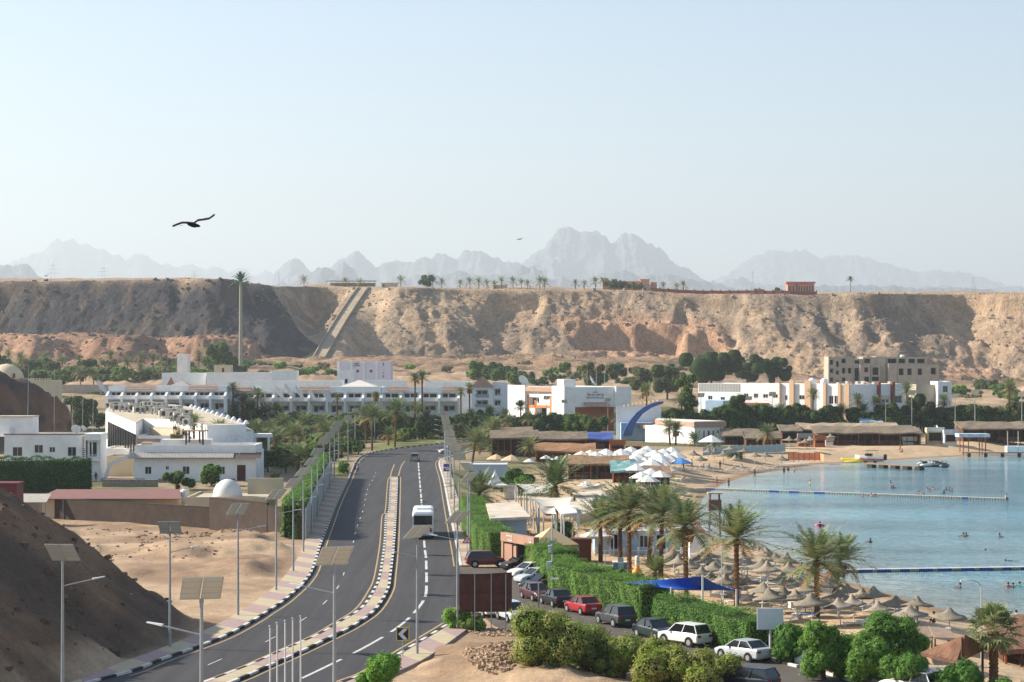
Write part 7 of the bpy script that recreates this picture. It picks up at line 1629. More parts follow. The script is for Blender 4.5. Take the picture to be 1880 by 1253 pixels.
# far sunbeds in two rows
bx = [(1236+i*9.5, 866-i*1.05) for i in range(20)]
for i, (a, b) in enumerate(bx):
    x, y, z = P(a, b); sunbed(x, y, z, R(75), 'white sunbed on the far beach above the waterline, %s' % ORD[i], 'sunbeds along the far beach', i % 5 == 2).scale = (1.25,1.25,1.25)
bx = [(1428+i*8, 842-i*.6) for i in range(7)]
for i, (a, b) in enumerate(bx):
    x, y, z = P(a, b); sunbed(x, y, z, R(85), 'white sunbed beside the orange net fence, %s' % ORD[i], 'sunbeds by the orange fence').scale = (1.25,1.25,1.25)
rg = random.Random(12)
CB = [(rg.uniform(1150,1250), rg.uniform(852,884)) for i in range(20)]
for q, lb in zip(CB, labelled(CB, 'white cafe lounger among the parasols, %s')):
    x, y, z = P(*q); sunbed(x, y, z, rg.uniform(0, 6), lb, 'loungers of the beach cafe', rg.random() < .4).scale = (1.2,1.2,1.2)
# glass wind fence
p_ = [P(1290,838), P(1350,834), P(1420,832), P(1448,830)]
s = thing('wind_fence', 'pale glass panelled wind fence behind the far umbrella row', 'fence', p_[0]); pts = resamp([q[:2] for q in p_], 2.0); o_ = p_[0]
mb = MB(); mp_ = MB()
for a, b in zip(pts[:-1], pts[1:]):
    a = a - np.array(o_[:2]); b = b - np.array(o_[:2]); mb.add([(a[0],a[1],.1),(b[0],b[1],.1),(b[0],b[1],1.9),(a[0],a[1],1.9),(a[0],a[1]+.04,.1),(b[0],b[1]+.04,.1),(b[0],b[1]+.04,1.9),(a[0],a[1]+.04,1.9)],[(0,1,2,3),(7,6,5,4)]); mp_.box(a[0]-.06,a[1]-.08,-.2,a[0]+.06,a[1]-.01,2.1)
mb.build('panels', mat('fence_glass',(150,172,172),.2,.5), s); mp_.build('posts', wpole, s)
s = thing('net_fence', 'bright orange plastic net fence on the far beach', 'fence', P(1447,836)); x0 = s.location.copy()
L_ = XA(1502-1447+940, 520) ; mb = MB().box(0,0,.1,L_,.05,1.7); mb.box(L_,-6,.1,L_+.05,.05,1.6); mb.build('net', mat('orange_net',(206,126,82),.8,c2=(226,160,120),scale=2.5), s); mp_ = MB()
for i in range(7): mp_.box(i*L_/6-.05,-.08,-.2,i*L_/6+.05,-.01,1.9)
mp_.build('posts', wooda, s)

# --- wooden and reed roofed bars
def shack(label, pxa, pxb, py_top, py_base, dep, roofm, wallm, posts, fascia=None, name='beach_bar', cat='bar', roof_t=.35, backh=None, Y=None):
    y = Y or P((pxa+pxb)/2, py_base)[1]; x = XA(pxa, y); z = gz(x, y); L = XA(pxb, y) - x; h = ZA(py_top, y) - z; s = thing(name, label, cat, (x, y, z)); rg = random.Random(int(pxa))
    mb = MB(); n = max(4, int(L / 2.2)); 
    vs = []; 
    for i in range(n + 1):
        for j in range(4): vs.append((-.5 + (L + 1) * i / n, -.8 + (dep + 1.2) * j / 3, h + j * .5 + rg.uniform(-.2, .2)))
    fs = [(i*4+j,(i+1)*4+j,(i+1)*4+j+1,i*4+j+1) for i in range(n) for j in range(3)]; mb.add(vs, fs); vs2 = [(a, b, c - roof_t) for a, b, c in vs]; mb.add(vs2, [tuple(reversed(f)) for f in fs])
    for i in range(n): k = i * 4; mb.add([vs2[k], vs2[k+4], vs[k+4], vs[k]], [(0,1,2,3)])
    mb.add([vs2[0], vs[0], vs[3], vs2[3]], [(0,1,2,3)]); mb.build('roof', roofm, s)
    MB().box(0,dep-.2,-.3,L,dep,h+.3).box(0,.5,-.3,.15,dep-.2,h+.1).box(L-.15,.5,-.3,L,dep-.2,h+.1).build('back_wall', wallm, s)
    for i in range(posts):
        a = L * i / max(1, posts - 1); MB().cyl((a,-.3,-.3),(a,-.3,h-roof_t+.05),.11,.1,6).build('post', woodd if i % 3 else wooda, s)
    cn = MB().box(L*.08,dep*.55,0,L*.42,dep*.7,1.1).box(L*.55,dep*.55,0,L*.85,dep*.7,1.1); cn.build('counter', wooda, s)
    q = MB()
    for i in range(int(L / 1.6)): a = rg.uniform(.4, L-.8); b = rg.uniform(.2, dep*.5); q.box(a,b,0,a+.5,b+.5,.45); q.box(a,b+.42,.45,a+.5,b+.5,.9)
    q.build('seating', mat('mixed_seat',(120,90,80),.8,c2=(70,80,100),scale=.8), s)
    if fascia: MB().box(-.3,-.95,h-.5,L+.3,-.85,h+.25).build('fascia', fascia, s)
    return s
shack('long reed roofed beach bar with a dark interior behind the speedboat', 1500, 1690, 795, 818, 9, reed, woodd, 16)
shack('reed roofed shelter left of the orange wooden huts', 1436, 1470, 792, 814, 7, reed, woodd, 4)
shack('right hand reed roofed beach bar running out of the photo', 1768, 1900, 787, 812, 9, reed, woodd, 11)
shack('second reed roof row above the long beach bar', 1470, 1650, 789, 812, 6, mat('reed_pale',(176,156,130),.95,var=.3,scale=1), woodd, 4, Y=560)
def booth(label, a, b, t, bs, fas, col_, name='booth', dep=3, posts=None):
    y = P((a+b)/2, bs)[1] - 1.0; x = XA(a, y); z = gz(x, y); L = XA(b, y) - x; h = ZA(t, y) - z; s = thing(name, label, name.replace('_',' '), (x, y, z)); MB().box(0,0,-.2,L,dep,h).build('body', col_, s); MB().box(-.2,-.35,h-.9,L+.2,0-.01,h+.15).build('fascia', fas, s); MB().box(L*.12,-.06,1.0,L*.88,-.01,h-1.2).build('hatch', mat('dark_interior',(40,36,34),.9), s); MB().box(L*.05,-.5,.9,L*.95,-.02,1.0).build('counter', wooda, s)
    if posts: 
        for f in (0,1): MB().box(L*f-.1,-.6,-.2,L*f+.1,-.4,h-.2).build('post', posts, s)
    return s
fb = mat('fascia_blue',(120,170,200),.6,c2=(210,214,210),scale=.8); fw = mat('fascia_white',(206,210,204),.6); fy = mat('post_yellow',(210,180,90),.7)
booth('orange wooden hut with a blue grey roof, left one', 1466, 1492, 797, 820, mat('blue_grey_roof',(120,140,150),.7), wooda, 'hut'); booth('orange wooden hut with vertical boards, right one', 1496, 1515, 800, 821, wooda, wooda, 'hut')
booth('small white kiosk beside the right orange hut', 1516, 1530, 802, 818, fw, wwhite, 'kiosk'); booth('booth with a pale blue board left of the yellow posts', 1647, 1672, 782, 812, fb, wooda); booth('low booth with a white counter front at the bar centre', 1658, 1682, 803, 817, fw, fw)
booth('booth with yellow posts and a white fascia', 1702, 1732, 786, 816, fw, wcream, posts=fy); booth('pale booth right of the yellow posts', 1734, 1757, 790, 817, fb, fw); booth('tall blue signed booth behind the right bars', 1756, 1775, 780, 808, fb, woodd)
x, y, z = P(1764, 822); s = thing('canopy', 'pale blue fascia canopy on four posts standing on the far sand', 'canopy', (x, y, z)); k = y/F; h = ZA(797,y)-z; MB().box(-.5,-.5,h-.8,53*k,4.5,h).build('roof', fb, s)
for a, b in ((.6,0),(50*k-.6,0),(14*k,0),(34*k,0),(.6,4),(50*k-.6,4)): MB().cyl((a,b,-.2),(a,b,h-.8),.14,.14,6).build('post', wooda, s)
s = shack('small blue roofed pergola behind the long beach bar', 1582, 1618, 775, 787, 4, fb, wwhite, 4, Y=600)
shack('thatched lounge roof right of the villa', 1330, 1395, 800, 818, 6, reed, woodd, 5, Y=545); shack('brown reed roofs between the villa and the palms', 1370, 1432, 805, 822, 5, reed, woodd, 5, Y=535)
# reed bars left of the cafe
shack('large reed roofed bar behind the beige parasols', 903, 985, 803, 838, 5, reed, woodd, 8); shack('upper reed roof with a pointed ridge', 906, 975, 796, 812, 4, reed, woodd, 4, Y=525); shack('brown reed roof between the bar and the white parasols', 980, 1075, 805, 824, 4, reed, woodd, 7, Y=505)
s = shack('timber pergola with thick orange brown posts', 984, 1090, 828, 850, 2.5, mat('pergola_timber',(170,128,92),.85,var=.3,scale=1.5), wterra, 9, Y=455); shack('cafe roof of dry palm fronds on rough posts', 1044, 1152, 853, 880, 4, mat('dry_fronds',(170,140,104),.95,c2=(104,80,60),scale=2.5,bump=.8,bscale=6,dist=.2), woodd, 9)
shack('dark cafe under a turquoise awning at the sand edge', 1126, 1166, 864, 888, 3, mat('turquoise_awning',(84,140,140),.8,c2=(150,180,176),scale=1), woodd, 5); shack('shaded brown netted terrace at the sand edge', 1176, 1228, 874, 893, 5, mat('brown_net',(120,90,74),.9,c2=(150,124,100),scale=1.5), woodd, 6)
booth('raised orange timber deck left of the white parasols', 1120, 1147, 809, 832, wooda, wooda, 'timber_deck', 4); booth('orange brown timber cabin behind the white parasols', 1150, 1178, 812, 832, mat('cream_cloth',(206,186,150),.9), wooda, 'cabin', 4)
s = shack('long dark blue roof strip behind the reed bars', 1050, 1122, 806, 818, 3, mat('blue_roof',(70,90,150),.7), woodd, 4, Y=520)
# grey blue wall building, tent, canopies
p0, p1 = fx(862, 364, 932, 364); bld('grey blue flat building right of the nearest lamp cluster', p0, p1, 8, 853, mat('grey_blue_wall',(160,176,190),.85,var=.06,scale=.4), [], 'building', 'building', .15, roof=mat('pale_roof',(206,200,190),.9))
wall_run([G(905,898), G(945,896)], 1.6, .3, mat('dark_fence',(60,60,44),.9), 'dark fence behind the small white tent', 'fence', None, 'fence')
def tent(label, px, pt, pw, pe, pb, m, Y=None, fl=0.0, name='tent', rz=0.2, sides=None, dep=1.0):
    y = Y or P(px, pb)[1]; x = XA(px, y); z = gz(x, y); w_ = pw*y/F/2; he = ZA(pe,y)-z; ht = ZA(pt,y)-z; s = thing(name, label, name, (x, y, z), rz); mb = MB(); n = 6; vs = []
    for j in range(n+1):
        t_ = j/n; r = (1-t_); hh = he + (ht-he)*(t_**(1.0+fl)); 
        vs += [(-w_*r,-w_*r*dep,hh),(w_*r,-w_*r*dep,hh),(w_*r,w_*r*dep,hh),(-w_*r,w_*r*dep,hh)]
    mb.add(vs, [(j*4+i,j*4+(i+1)%4,(j+1)*4+(i+1)%4,(j+1)*4+i) for j in range(n) for i in range(4)]); mb.build('canopy', m, s)
    v2 = MB(); 
    for (a, b), (c, d) in (((-1,-1),(1,-1)),((1,-1),(1,1)),((1,1),(-1,1)),((-1,1),(-1,-1))): v2.add([(a*w_,b*w_*dep,he-.3),(c*w_,d*w_*dep,he-.3),(c*w_,d*w_*dep,he),(a*w_,b*w_*dep,he)],[(0,1,2,3),(3,2,1,0)])
    v2.build('valance', m, s)
    for a in (-1,1):
        for b in (-1,1): MB().cyl((a*w_*.97,b*w_*.97*dep,-.3),(a*w_*.97,b*w_*.97*dep,he),.06,.06,6).build('post', wpole, s)
    return s
tent('small white peaked tent beside the grey blue building', 909, 864, 44, 890, 916, canvas_w, None, 1.3); tent('white marquee tent behind the first palm trunks', 1096, 963, 52, 983, 1020, canvas_w, None, .8)
tent('large tan hip roofed tent beside the brown gate sign', 1012, 968, 84, 998, 1020, canvas_b, 227, 0.0, rz=.25, dep=.9)
# pale sails and flat canopies
def sail(label, corners, m, name='shade_sail', posts=True, sag=.5, group=None):
    """corners: (px,py,z)"""
    pts = [Vector((*G(a, b, zz), zz)) for a, b, zz in corners]; o = pts[0].copy(); s = thing(name, label, name.replace('_',' '), (o.x, o.y, 0), 0, group); q = [p - Vector((o.x, o.y, 0)) for p in pts]
    if len(q) == 3: q.append(q[2].copy())
    n = 10; vs = []
    for i in range(n+1):
        for j in range(n+1):
            u_, v_ = i/n, j/n; uu = u_; p = q[0]*(1-u_)*(1-v_) + q[1]*u_*(1-v_) + q[2]*u_*v_ + q[3]*(1-u_)*v_
            cen = (q[0]+q[1]+q[2]+q[3])/4; e = 4*u_*(1-u_); f = 4*v_*(1-v_); p = p.lerp(cen, .10*((e if v_ in (0,1) else 0)+(f if u_ in (0,1) else 0))); p.z -= sag*e*f; vs.append(tuple(p))
    fs = [(i*(n+1)+j,(i+1)*(n+1)+j,(i+1)*(n+1)+j+1,i*(n+1)+j+1) for i in range(n) for j in range(n)]
    k = len(vs); vs2 = [(a,b,c-.03) for a,b,c in vs]; MB().add(vs+vs2, fs+[tuple(reversed([i+k for i in f])) for f in fs]).build('sail', m, s, True)
    if posts:
        for p in q[:len(corners)]: zz = gz(p.x+o.x,p.y+o.y); MB().cyl((p.x,p.y,zz-.3),(p.x,p.y,p.z+.1),.08,.08,6).build('post', wpole, s)
    return s
cm = mat('pale_sail',(206,200,186),.85,var=.1,scale=.5)
cm.use_backface_culling = False
sail('pale sail canopy left of the thick crowned palm, upper one', [(948,889,4),(1012,887,4),(1024,905,4),(966,907,4.0)], cm, group='pale sail canopies'); sail('pale sail canopy left of the thick crowned palm, lower one', [(974,914,3.8),(1052,913,3.8),(1046,931,3.6),(990,931,3.6)], cm, group='pale sail canopies')
sail('pale sail canopy with dark gaps above the slatted roof', [(988,934,3.6),(1018,932,3.6),(1022,944,3.4),(998,944,3.4)], cm, group='pale sail canopies'); sail('long cream sail on the sand above the float landing', [(1050,900,3.4),(1120,886,3.6),(1160,893,3.2),(1090,906,3.2)], mat('cream_cloth',(206,186,150),.9), group='pale sail canopies')
def flatroof(label, corners, zt, th, m, name='canopy', nposts=4, under=None):
    pts = [G(a, b, zt) for a, b in corners]; o = pts[0]; s = thing(name, label, 'canopy', (o[0], o[1], 0)); q = [(a-o[0], b-o[1]) for a, b in pts]; MB().prism(q, zt-th, zt).build('roof', m, s); cxx = sum(t[0] for t in q)/len(q); cyy = sum(t[1] for t in q)/len(q)
    for a, b in q[:nposts]: zz = gz(a+o[0], b+o[1]); MB().cyl((a*.96+cxx*.04,b*.96+cyy*.04,zz-.3),(a*.96+cxx*.04,b*.96+cyy*.04,zt-th),.09,.09,6).build('post', wpole, s)
    if under: MB().prism([(a*.85+cxx*.15,b*.85+cyy*.15) for a,b in q], -.4, zt-th-.003).build('wall', under, s)
    return s
rc = mat('dusty_roof',(206,198,184),.95,.1,c2=(184,170,150),scale=.5)
flatroof('flat pinkish grey roof of the low building by the bright hedge', [(892,925),(950,922),(974,949),(900,952)], 3.6, .3, rc, 'low_building', 0, mat('grey_blue_wall',(160,176,190),.85)); flatroof('wide dusty canopy roof right of the thick crowned palm', [(1046,922),(1092,918),(1104,940),(1034,947)], 3.7, .25, rc, under=None)
flatroof('dusty pale canopy roof along the sand left of the palms', [(1052,905),(1110,900),(1126,914),(1062,920)], 3.6, .25, rc); q = flatroof('white slatted canopy beside the thick crowned palm', [(1019,929),(1052,928),(1060,941),(1030,944)], 4.2, .15, canvas_w)
for i in range(8):
    px, py = [(948+i*5.5, 930+i*5)][0]; x, y = G(px, py+12); z = 0; s = thing('canopy_post', 'white post in the leaning row along the walkway, %s' % ORD[i], 'post', (x, y, z), 0, 'white posts along the walkway'); MB().cyl((0,0,-.3),(-.25,0,3.9),.09,.08,8).build('post', wpole, s); MB().lathe([(.15,0),(.15,.08)],8).build('base', concrete, s)
tank(*P(938,916)[:3], .9, 2.2, 'cream round tank on a stand beside the walkway posts', mat('tank_cream',(206,198,184),.6))
# white restaurant behind palms
p0, p1 = fx(1092, 243, 1300, 243); rs_ = bld('blue white beach restaurant behind the clump of date palms', p0, p1, 7, 975, bluew, [(1122,982,1134,1008,'open'),(1150,980,1160,1006,'win'),(1174,983,1190,1006,'win'),(1206,983,1222,1008,'open'),(1250,985,1262,1006,'win'),(1270,985,1290,1008,'open')], 'restaurant', 'restaurant', .1, roof=rc)
L, z1 = rs_['_L'], rs_['_z1']
for i in range(9): MB().box(L*i/8-.1,-2.4,0,L*i/8+.1,-2.2,z1*.5).build('terrace_post', winf, rs_)
MB().box(-.2,-2.45,1.3,L,-2.35,1.38).box(-.2,-2.45,.7,L,-2.35,.76).build('terrace_rail', winf, rs_); MB().box(0,-2.6,-.4,L,-.02,.32).build('terrace', mat('terrace_tile',(150,132,120),.9), rs_)
pyr('brown hipped kiosk roof left of the watch tower', 1282, 962, 40, 980, 240, mat('brown_tiles',(150,112,96),.9), 'kiosk')
# gate
p0 = (XA(923, 228), 228); p1 = (XA(984, 221), 221); rz = math.atan2(p1[1]-p0[1], p1[0]-p0[0]); L = math.hypot(p1[0]-p0[0], p1[1]-p0[1])
s = thing('entrance_gate', 'brown beach entrance gate with a long sign beam and lettering', 'gate', (p0[0], p0[1], 0), rz); gm = mat('gate_brown',(170,132,112),.85,var=.15,scale=.8); zt = ZA(977,228); zb = ZA(993,228)
MB().box(0,-.25,zb,L,.35,zt).build('sign_beam', gm, s); MB().box(.05,-.2,-.2,.5,.3,zb).build('pillar', gm, s); MB().box(L-.45,-.2,-.2,L,.3,zb).build('pillar', gm, s)
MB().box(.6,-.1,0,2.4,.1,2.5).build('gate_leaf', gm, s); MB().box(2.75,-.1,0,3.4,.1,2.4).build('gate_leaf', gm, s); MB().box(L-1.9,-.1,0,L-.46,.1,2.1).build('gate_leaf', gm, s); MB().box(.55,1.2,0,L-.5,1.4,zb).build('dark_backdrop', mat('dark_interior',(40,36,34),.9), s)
arabic(4, 1.35, .42, 2.15, zb+.62, mat('white_letters',(222,216,206),.6), s, 21, -.26); arabic(3, 1.35, .42, 2.15, zb+.18, mat('white_letters',(222,216,206),.6), s, 22, -.26); arabic(2, .6, .5, L-.8, zb+.3, mat('white_letters',(222,216,206),.6), s, 23, -.26)
# blue sail near
sail('large bright blue shade sail stretched over the sand', [(1131.5,1069,2.6),(1290,1058,4.2),(1352,1084.5,2.7),(1232,1081,3.0)], mat('blue_sail',(40,96,190),.7,var=.12,scale=.6,leaf=.25), posts=True, sag=.35)
x, y, z = P(1170, 1058); s = thing('bottle_kiosk', 'orange and white bottle shaped kiosk between the palm trunks', 'kiosk', (x, y, z)); k = y/F; h = ZA(1021,y)-z
MB().lathe([(.5,0),(.52,h*.05),(.5,h*.25),(.25,h*.42),(.22,h*.5)],14).build('bottle_body', mat('bottle_orange',(224,150,50),.5), s, True); MB().lathe([(.22,h*.5),(.24,h*.55),(.24,h*.95),(.2,h)],14).build('bottle_neck', mat('bottle_white',(216,210,196),.5), s, True)
x, y, z = P(1139, 1046); s = thing('portable_cabin', 'small blue cabin between two palm trunks', 'cabin', (x, y, z)); MB().box(-.75,-.6,0,.75,.6,1.0*ZA(1031,y)-z-.1).build('body', mat('cabin_blue',(60,120,160),.6), s); MB().box(-.8,-.65,ZA(1031,y)-z-.1,.8,.65,ZA(1031,y)-z).build('roof', mat('roof_white',(222,216,204),.9), s); MB().box(-.3,-.63,.1,.3,-.605,1.3).build('door', mat('cabin_door',(130,170,190),.6), s)
s = thing('orange_hut', 'dark timber and orange fence corner behind the hedge by the tan tent', 'hut', P(1058,1035)); MB().box(-.6,0,0,1.6,2,2.6).build('body', mat('dark_red_timber',(92,50,36),.85), s); MB().box(-1.6,-.1,0,-.62,.1,2.5).build('panel', wooda, s)
x, y = G(1222, 1108); s = thing('canvas_heap', 'crumpled white canvas roof behind the long hedge', 'canvas', (x, y, gz(x,y))); k = y/F; mb = MB(); n = 12; rg = random.Random(3); vs = []
for i in range(n+1):
    for j in range(6): vs.append(((i/n-.5)*50*k, j*.8, 1.2 + .9*math.sin(math.pi*i/n)*math.sin(math.pi*j/5) + rg.uniform(-.12,.12)))
mb.add(vs, [(i*6+j,(i+1)*6+j,(i+1)*6+j+1,i*6+j+1) for i in range(n) for j in range(5)]); mb.build('canvas', canvas_w, s); MB().cyl((0,2,-.3),(0,2,2.0),.06,.06,6).build('post', wpole, s)
# sand blocks under the sail
BL = [(1275,1082),(1297,1092),(1313,1099),(1332,1098),(1345,1096),(1352,1094),(1372,1103),(1458,1115),(1462,1137)]
for q, lb in zip(BL, labelled(BL, 'whitewashed block seat on the sand, %s')):
    x, y, z = P(*q); s = thing('block_seat', lb, 'seat', (x, y, z), q[0], 'whitewashed block seats'); MB().box(-.45,-.3,-.1,.45,.3,.42).build('block', mat('block_white',(206,198,184),.85,var=.1,scale=2), s); MB().box(-.48,-.33,.422,.48,.33,.48).build('top', wpole, s)
# reed roof bottom right
flr = mat('reed_brown',(140,104,84),.95,.1,c2=(110,84,70),scale=1.2,bump=.7,bscale=5,dist=.15)
s = thing('reed_pavilion', 'large brown reed roof sloping behind the bottom right bushes', 'pavilion', (*G(1690,1215,3), 0)); o = s.location
A_ = [(*G(1690,1198,2.2),2.2),(*G(1772,1166,3.6),3.6),(*G(1812,1184,2.6),2.6),(*G(1757,1213,2.0),2.0)]
vs = [(a-o.x,b-o.y,c) for a,b,c in A_]; MB().add(vs+[(a,b,c-.25) for a,b,c in vs],[(0,1,2,3),(7,6,5,4),(0,3,7,4),(3,2,6,7),(2,1,5,6),(1,0,4,5)]).build('roof', flr, s)
for a, b, c in vs: MB().cyl((a*.93,b*.93,-.5),(a*.93,b*.93,c-.1),.08,.08,6).build('post', woodd, s)
for k, crn in enumerate(([(1668,1152,1.2),(1702,1150,1.2),(1712,1170,1.1),(1672,1172,1.1)],[(1704,1150,1.3),(1742,1154,1.3),(1758,1172,1.2),(1716,1170,1.2)],[(1664,1174,1.1),(1712,1172,1.1),(1700,1192,1.0),(1672,1192,1.0)])):
    A_ = [(*G(a,b,c),c) for a,b,c in crn]; s2_ = thing('matting_roof', ('flat matting roof left of the brown reed roof','flat matting roof behind the brown reed roof','dark matting roof nearest the feathery bushes')[k], 'roof', (A_[0][0], A_[0][1], 0)); vs = [(a-A_[0][0],b-A_[0][1],c) for a,b,c in A_]
    MB().add(vs+[(a,b,c-.15) for a,b,c in vs],[(0,1,2,3),(7,6,5,4),(0,3,7,4),(3,2,6,7),(2,1,5,6),(1,0,4,5)]).build('roof', mat('matting',(150,130,112),.95,var=.3,scale=1.5), s2_)
    for a, b, c in vs: MB().cyl((a*.95+.05,b*.95,-2),(a*.95+.05,b*.95,c-.1),.06,.06,6).build('post', woodd, s2_)
shack('dark reed roofed hut behind the fan palm at the right edge', 1845, 1960, 1188, 1225, 6, flr, woodd, 5, Y=160)
# --- water side
def float_line(label, pa, pb, n, blues, name='float_line'):
    a = np.array(G(*pa, SEA_Z)); b = np.array(G(*pb, SEA_Z)); L = np.linalg.norm(b - a); s = thing(name, label, 'floating jetty', (a[0], a[1], SEA_Z), math.atan2(b[1]-a[1], b[0]-a[0])); w_ = L / n
    mg = mat('float_grey',(150,152,146),.7,var=.15,scale=1.0); mbl = mat('float_blue',(52,84,150),.6); mt = mat('float_top',(196,196,186),.8)
    me = {}
    for c, m_ in (('g', mg), ('b', mbl)):
        q = MB()
        for i in range(2):
            x0 = i*w_/2+.03; x1 = (i+1)*w_/2-.03; q.add([(x0+.06,-.5,-.15),(x1-.06,-.5,-.15),(x1-.06,.5,-.15),(x0+.06,.5,-.15),(x0,-.55,.36),(x1,-.55,.36),(x1,.55,.36),(x0,.55,.36)],[(0,3,2,1),(0,1,5,4),(1,2,6,5),(2,3,7,6),(3,0,4,7)]); q.add([(x0,-.55,.36),(x1,-.55,.36),(x1,.55,.36),(x0,.55,.36)],[(0,1,2,3)],1)
        me[c] = mesh_of(q, 'float_module', [m_, mt])
    for i in range(n):
        link('float_module', me['b' if any(u0 <= i / n < u1 for u0, u1 in blues) else 'g'], s, (i*w_, 0, 0))
    return s, L
float_line('long floating swim barrier of grey and blue blocks in the bay', (1280,899), (1850,919), 60, [(.03,.06),(.24,.27),(.31,.34),(.39,.43),(.86,.88)])
s, L = float_line('nearer floating walkway of blue blocks running out of the photo', (1530,1052), (1905,1046), 44, [(i*.1, i*.1+.06) for i in range(10)])
q = MB(); qr = MB()
for i in range(9): MB().cyl((i*L/8,-.45,.3),(i*L/8,-.45,1.45),.02,.02,5).build('rail_post', steel, s)
for i in range(8): qr.cyl((i*L/8,-.45,1.4),((i+1)*L/8,-.45,1.4),.012,.012,3)
qr.build('rope', steel, s)
# watch tower
x, y, z = P(1312, 985); k = y/F; s = thing('watch_tower', 'rusty lifeguard tower with a brown cabin at the bay corner', 'watch tower', (x, y, z)); ht = ZA(905,y)-z; rust = mat('tower_rust',(130,100,84),.85,var=.3,scale=1)
for a in (-1,1):
    for b in (-1,1): MB().cyl((a*.75,b*.75,-.3),(a*.6,b*.6,ht-.1),.08,.08,6).build('leg', rust, s)
MB().box(-.95,-.9,ht-.15,.95,.9,ht+.05).build('roof', mat('tower_roof',(176,160,144),.8), s); c0, c1 = ZA(937,y)-z, ZA(918,y)-z; MB().box(-.85,-.8,c0,.85,.8,c1).build('cabin', mat('cabin_brown',(104,78,70),.8), s); mb = MB()
for i in range(4):
    za, zb_ = c0*i/4, c0*(i+1)/4
    for a in (-1,1): mb.cyl((a*.72,-.72,za),(-a*.7,-.7,zb_),.035,.035,4); mb.cyl((a*.72,-.72,za),(a*.7,.7,zb_),.035,.035,4)
mb.build('bracing', rust, s)
mb = MB()
for i in range(14): mb.box(-1.3,-.8,i*c0/14,-.8,-.75,i*c0/14+.06)
mb.box(-1.34,-.82,0,-1.28,-.74,c0).box(-.82,-.82,0,-.76,-.74,c0); mb.build('ladder', wpole, s)
# wooden pier with craft
a = np.array(G(1592,850,-1)); b = np.array(G(1690,855,-1)); L = np.linalg.norm(b-a); s = thing('pier', 'low wooden pier on dark blocks in the bay', 'pier', (a[0],a[1],SEA_Z), math.atan2(b[1]-a[1],b[0]-a[0])); MB().box(0,-.8,.75,L,.8,.95).build('deck', mat('deck_wood',(150,130,108),.9,var=.2,scale=1), s)
for i in range(5): MB().box(.6+i*(L-1.6)/4,-.75,-1,2.0+i*(L-1.6)/4,.75,.748).build('block', mat('pier_block',(60,62,56),.9), s)
def jetski(px, py, c, label, hd=0.5, sc=1.0):
    x, y = G(px, py, SEA_Z+.2); s = thing('jet_ski', label, 'jet ski', (x, y, SEA_Z+.05), hd, 'jet skis at the pier end', sc); pr = [(-1.5,.45,.05,.5),(-.9,.58,-.1,.62),(.3,.58,-.1,.7),(1.1,.4,-.05,.62),(1.65,.06,.2,.5)]; vs = []
    for xx, w_, z0, z1 in pr: vs += [(xx,-w_,z1*.6),(xx,0,z0),(xx,w_,z1*.6),(xx,w_*.6,z1),(xx,-w_*.6,z1)]
    MB().add(vs, [(k*5+i,(k+1)*5+i,(k+1)*5+(i+1)%5,k*5+(i+1)%5) for k in range(4) for i in range(5)]+[(0,1,2,3,4),(24,23,22,21,20)]).build('hull', mat('ski_'+c, dict(white=(216,216,214),grey=(90,96,100),blue=(70,120,180))[c], .3), s, True)
    MB().box(-1.2,-.2,.6,.1,.2,.86).build('seat', blk, s); MB().cyl((.45,-.4,1.05),(.45,.4,1.05),.04,.04,6).cyl((.6,0,.6),(.45,0,1.05),.07,.05,6).build('handlebar', blk, s)
J_ = [(1694,854,'white'),(1703,856,'white'),(1712,853,'white'),(1718,856,'grey'),(1727,855,'grey'),(1735,857,'grey')]
for (a_, b_, c_), lb in zip(J_, labelled(J_, 'jet ski moored at the pier end, %s')): jetski(a_, b_, c_, lb, a_, 1.1)
# speedboat on the sand
x, y, z = P(1597, 834); s = thing('speedboat', 'white speedboat with red stripe and canopy beached on the sand', 'boat', (x, y, z+.2), R(160)); pr = [(-3.2,1.1,.25,1.35),(-1.5,1.2,.1,1.35),(0.5,1.2,.1,1.45),(2.2,.85,.3,1.6),(3.4,.1,1.1,1.75)]; vs = []
for xx, w_, z0, z1 in pr: vs += [(xx,-w_,z1),(xx,-w_*.85,z1*.5),(xx,0,z0),(xx,w_*.85,z1*.5),(xx,w_,z1)]
MB().add(vs, [(k*5+i,(k+1)*5+i,(k+1)*5+i+1,k*5+i+1) for k in range(4) for i in range(4)]+[(0,1,2,3,4)]+[(k*5,(k*5)+4,(k+1)*5+4,(k+1)*5) for k in range(4)]).build('hull', mat('hull_white',(220,216,212),.35), s)
for sg in (-1,1): MB().add([(-3.2,sg*1.0,.85),(.5,sg*1.13,.9),(2.2,sg*.82,1.1),(2.2,sg*.80,.85),(.5,sg*1.1,.6),(-3.2,sg*.98,.5)],[(0,1,4,5),(1,2,3,4),(5,4,1,0),(4,3,2,1)]).build('stripe', mat('hull_red',(180,60,60),.4), s)
MB().box(-.6,-.8,1.5,1.0,.8,2.0).build('windscreen', glass, s); MB().box(-1.8,-1.0,2.65,.8,1.0,2.75).build('canopy', mat('boat_canopy',(110,90,84),.8), s)
for a_ in (-1.7,.7):
    for b_ in (-.95,.95): MB().cyl((a_,b_,1.4),(a_,b_,2.65),.03,.03,5).build('canopy_post', steel, s)
MB().obox((-3.5,0,1.2),(.6,.6,1.3)).build('outboard_motor', blk, s); 
for a_ in (-1.2,1.0): MB().box(a_-.15,-.9,-.25,a_+.15,.9,.35).build('cradle', woodd, s)
x, y = G(1569, 847, SEA_Z+.3); s = thing('banana_boat', 'long yellow inflatable banana boat beside the pier', 'inflatable', (x, y, SEA_Z+.1), R(-8)); ym = mat('inflatable_yellow',(226,206,70),.5)
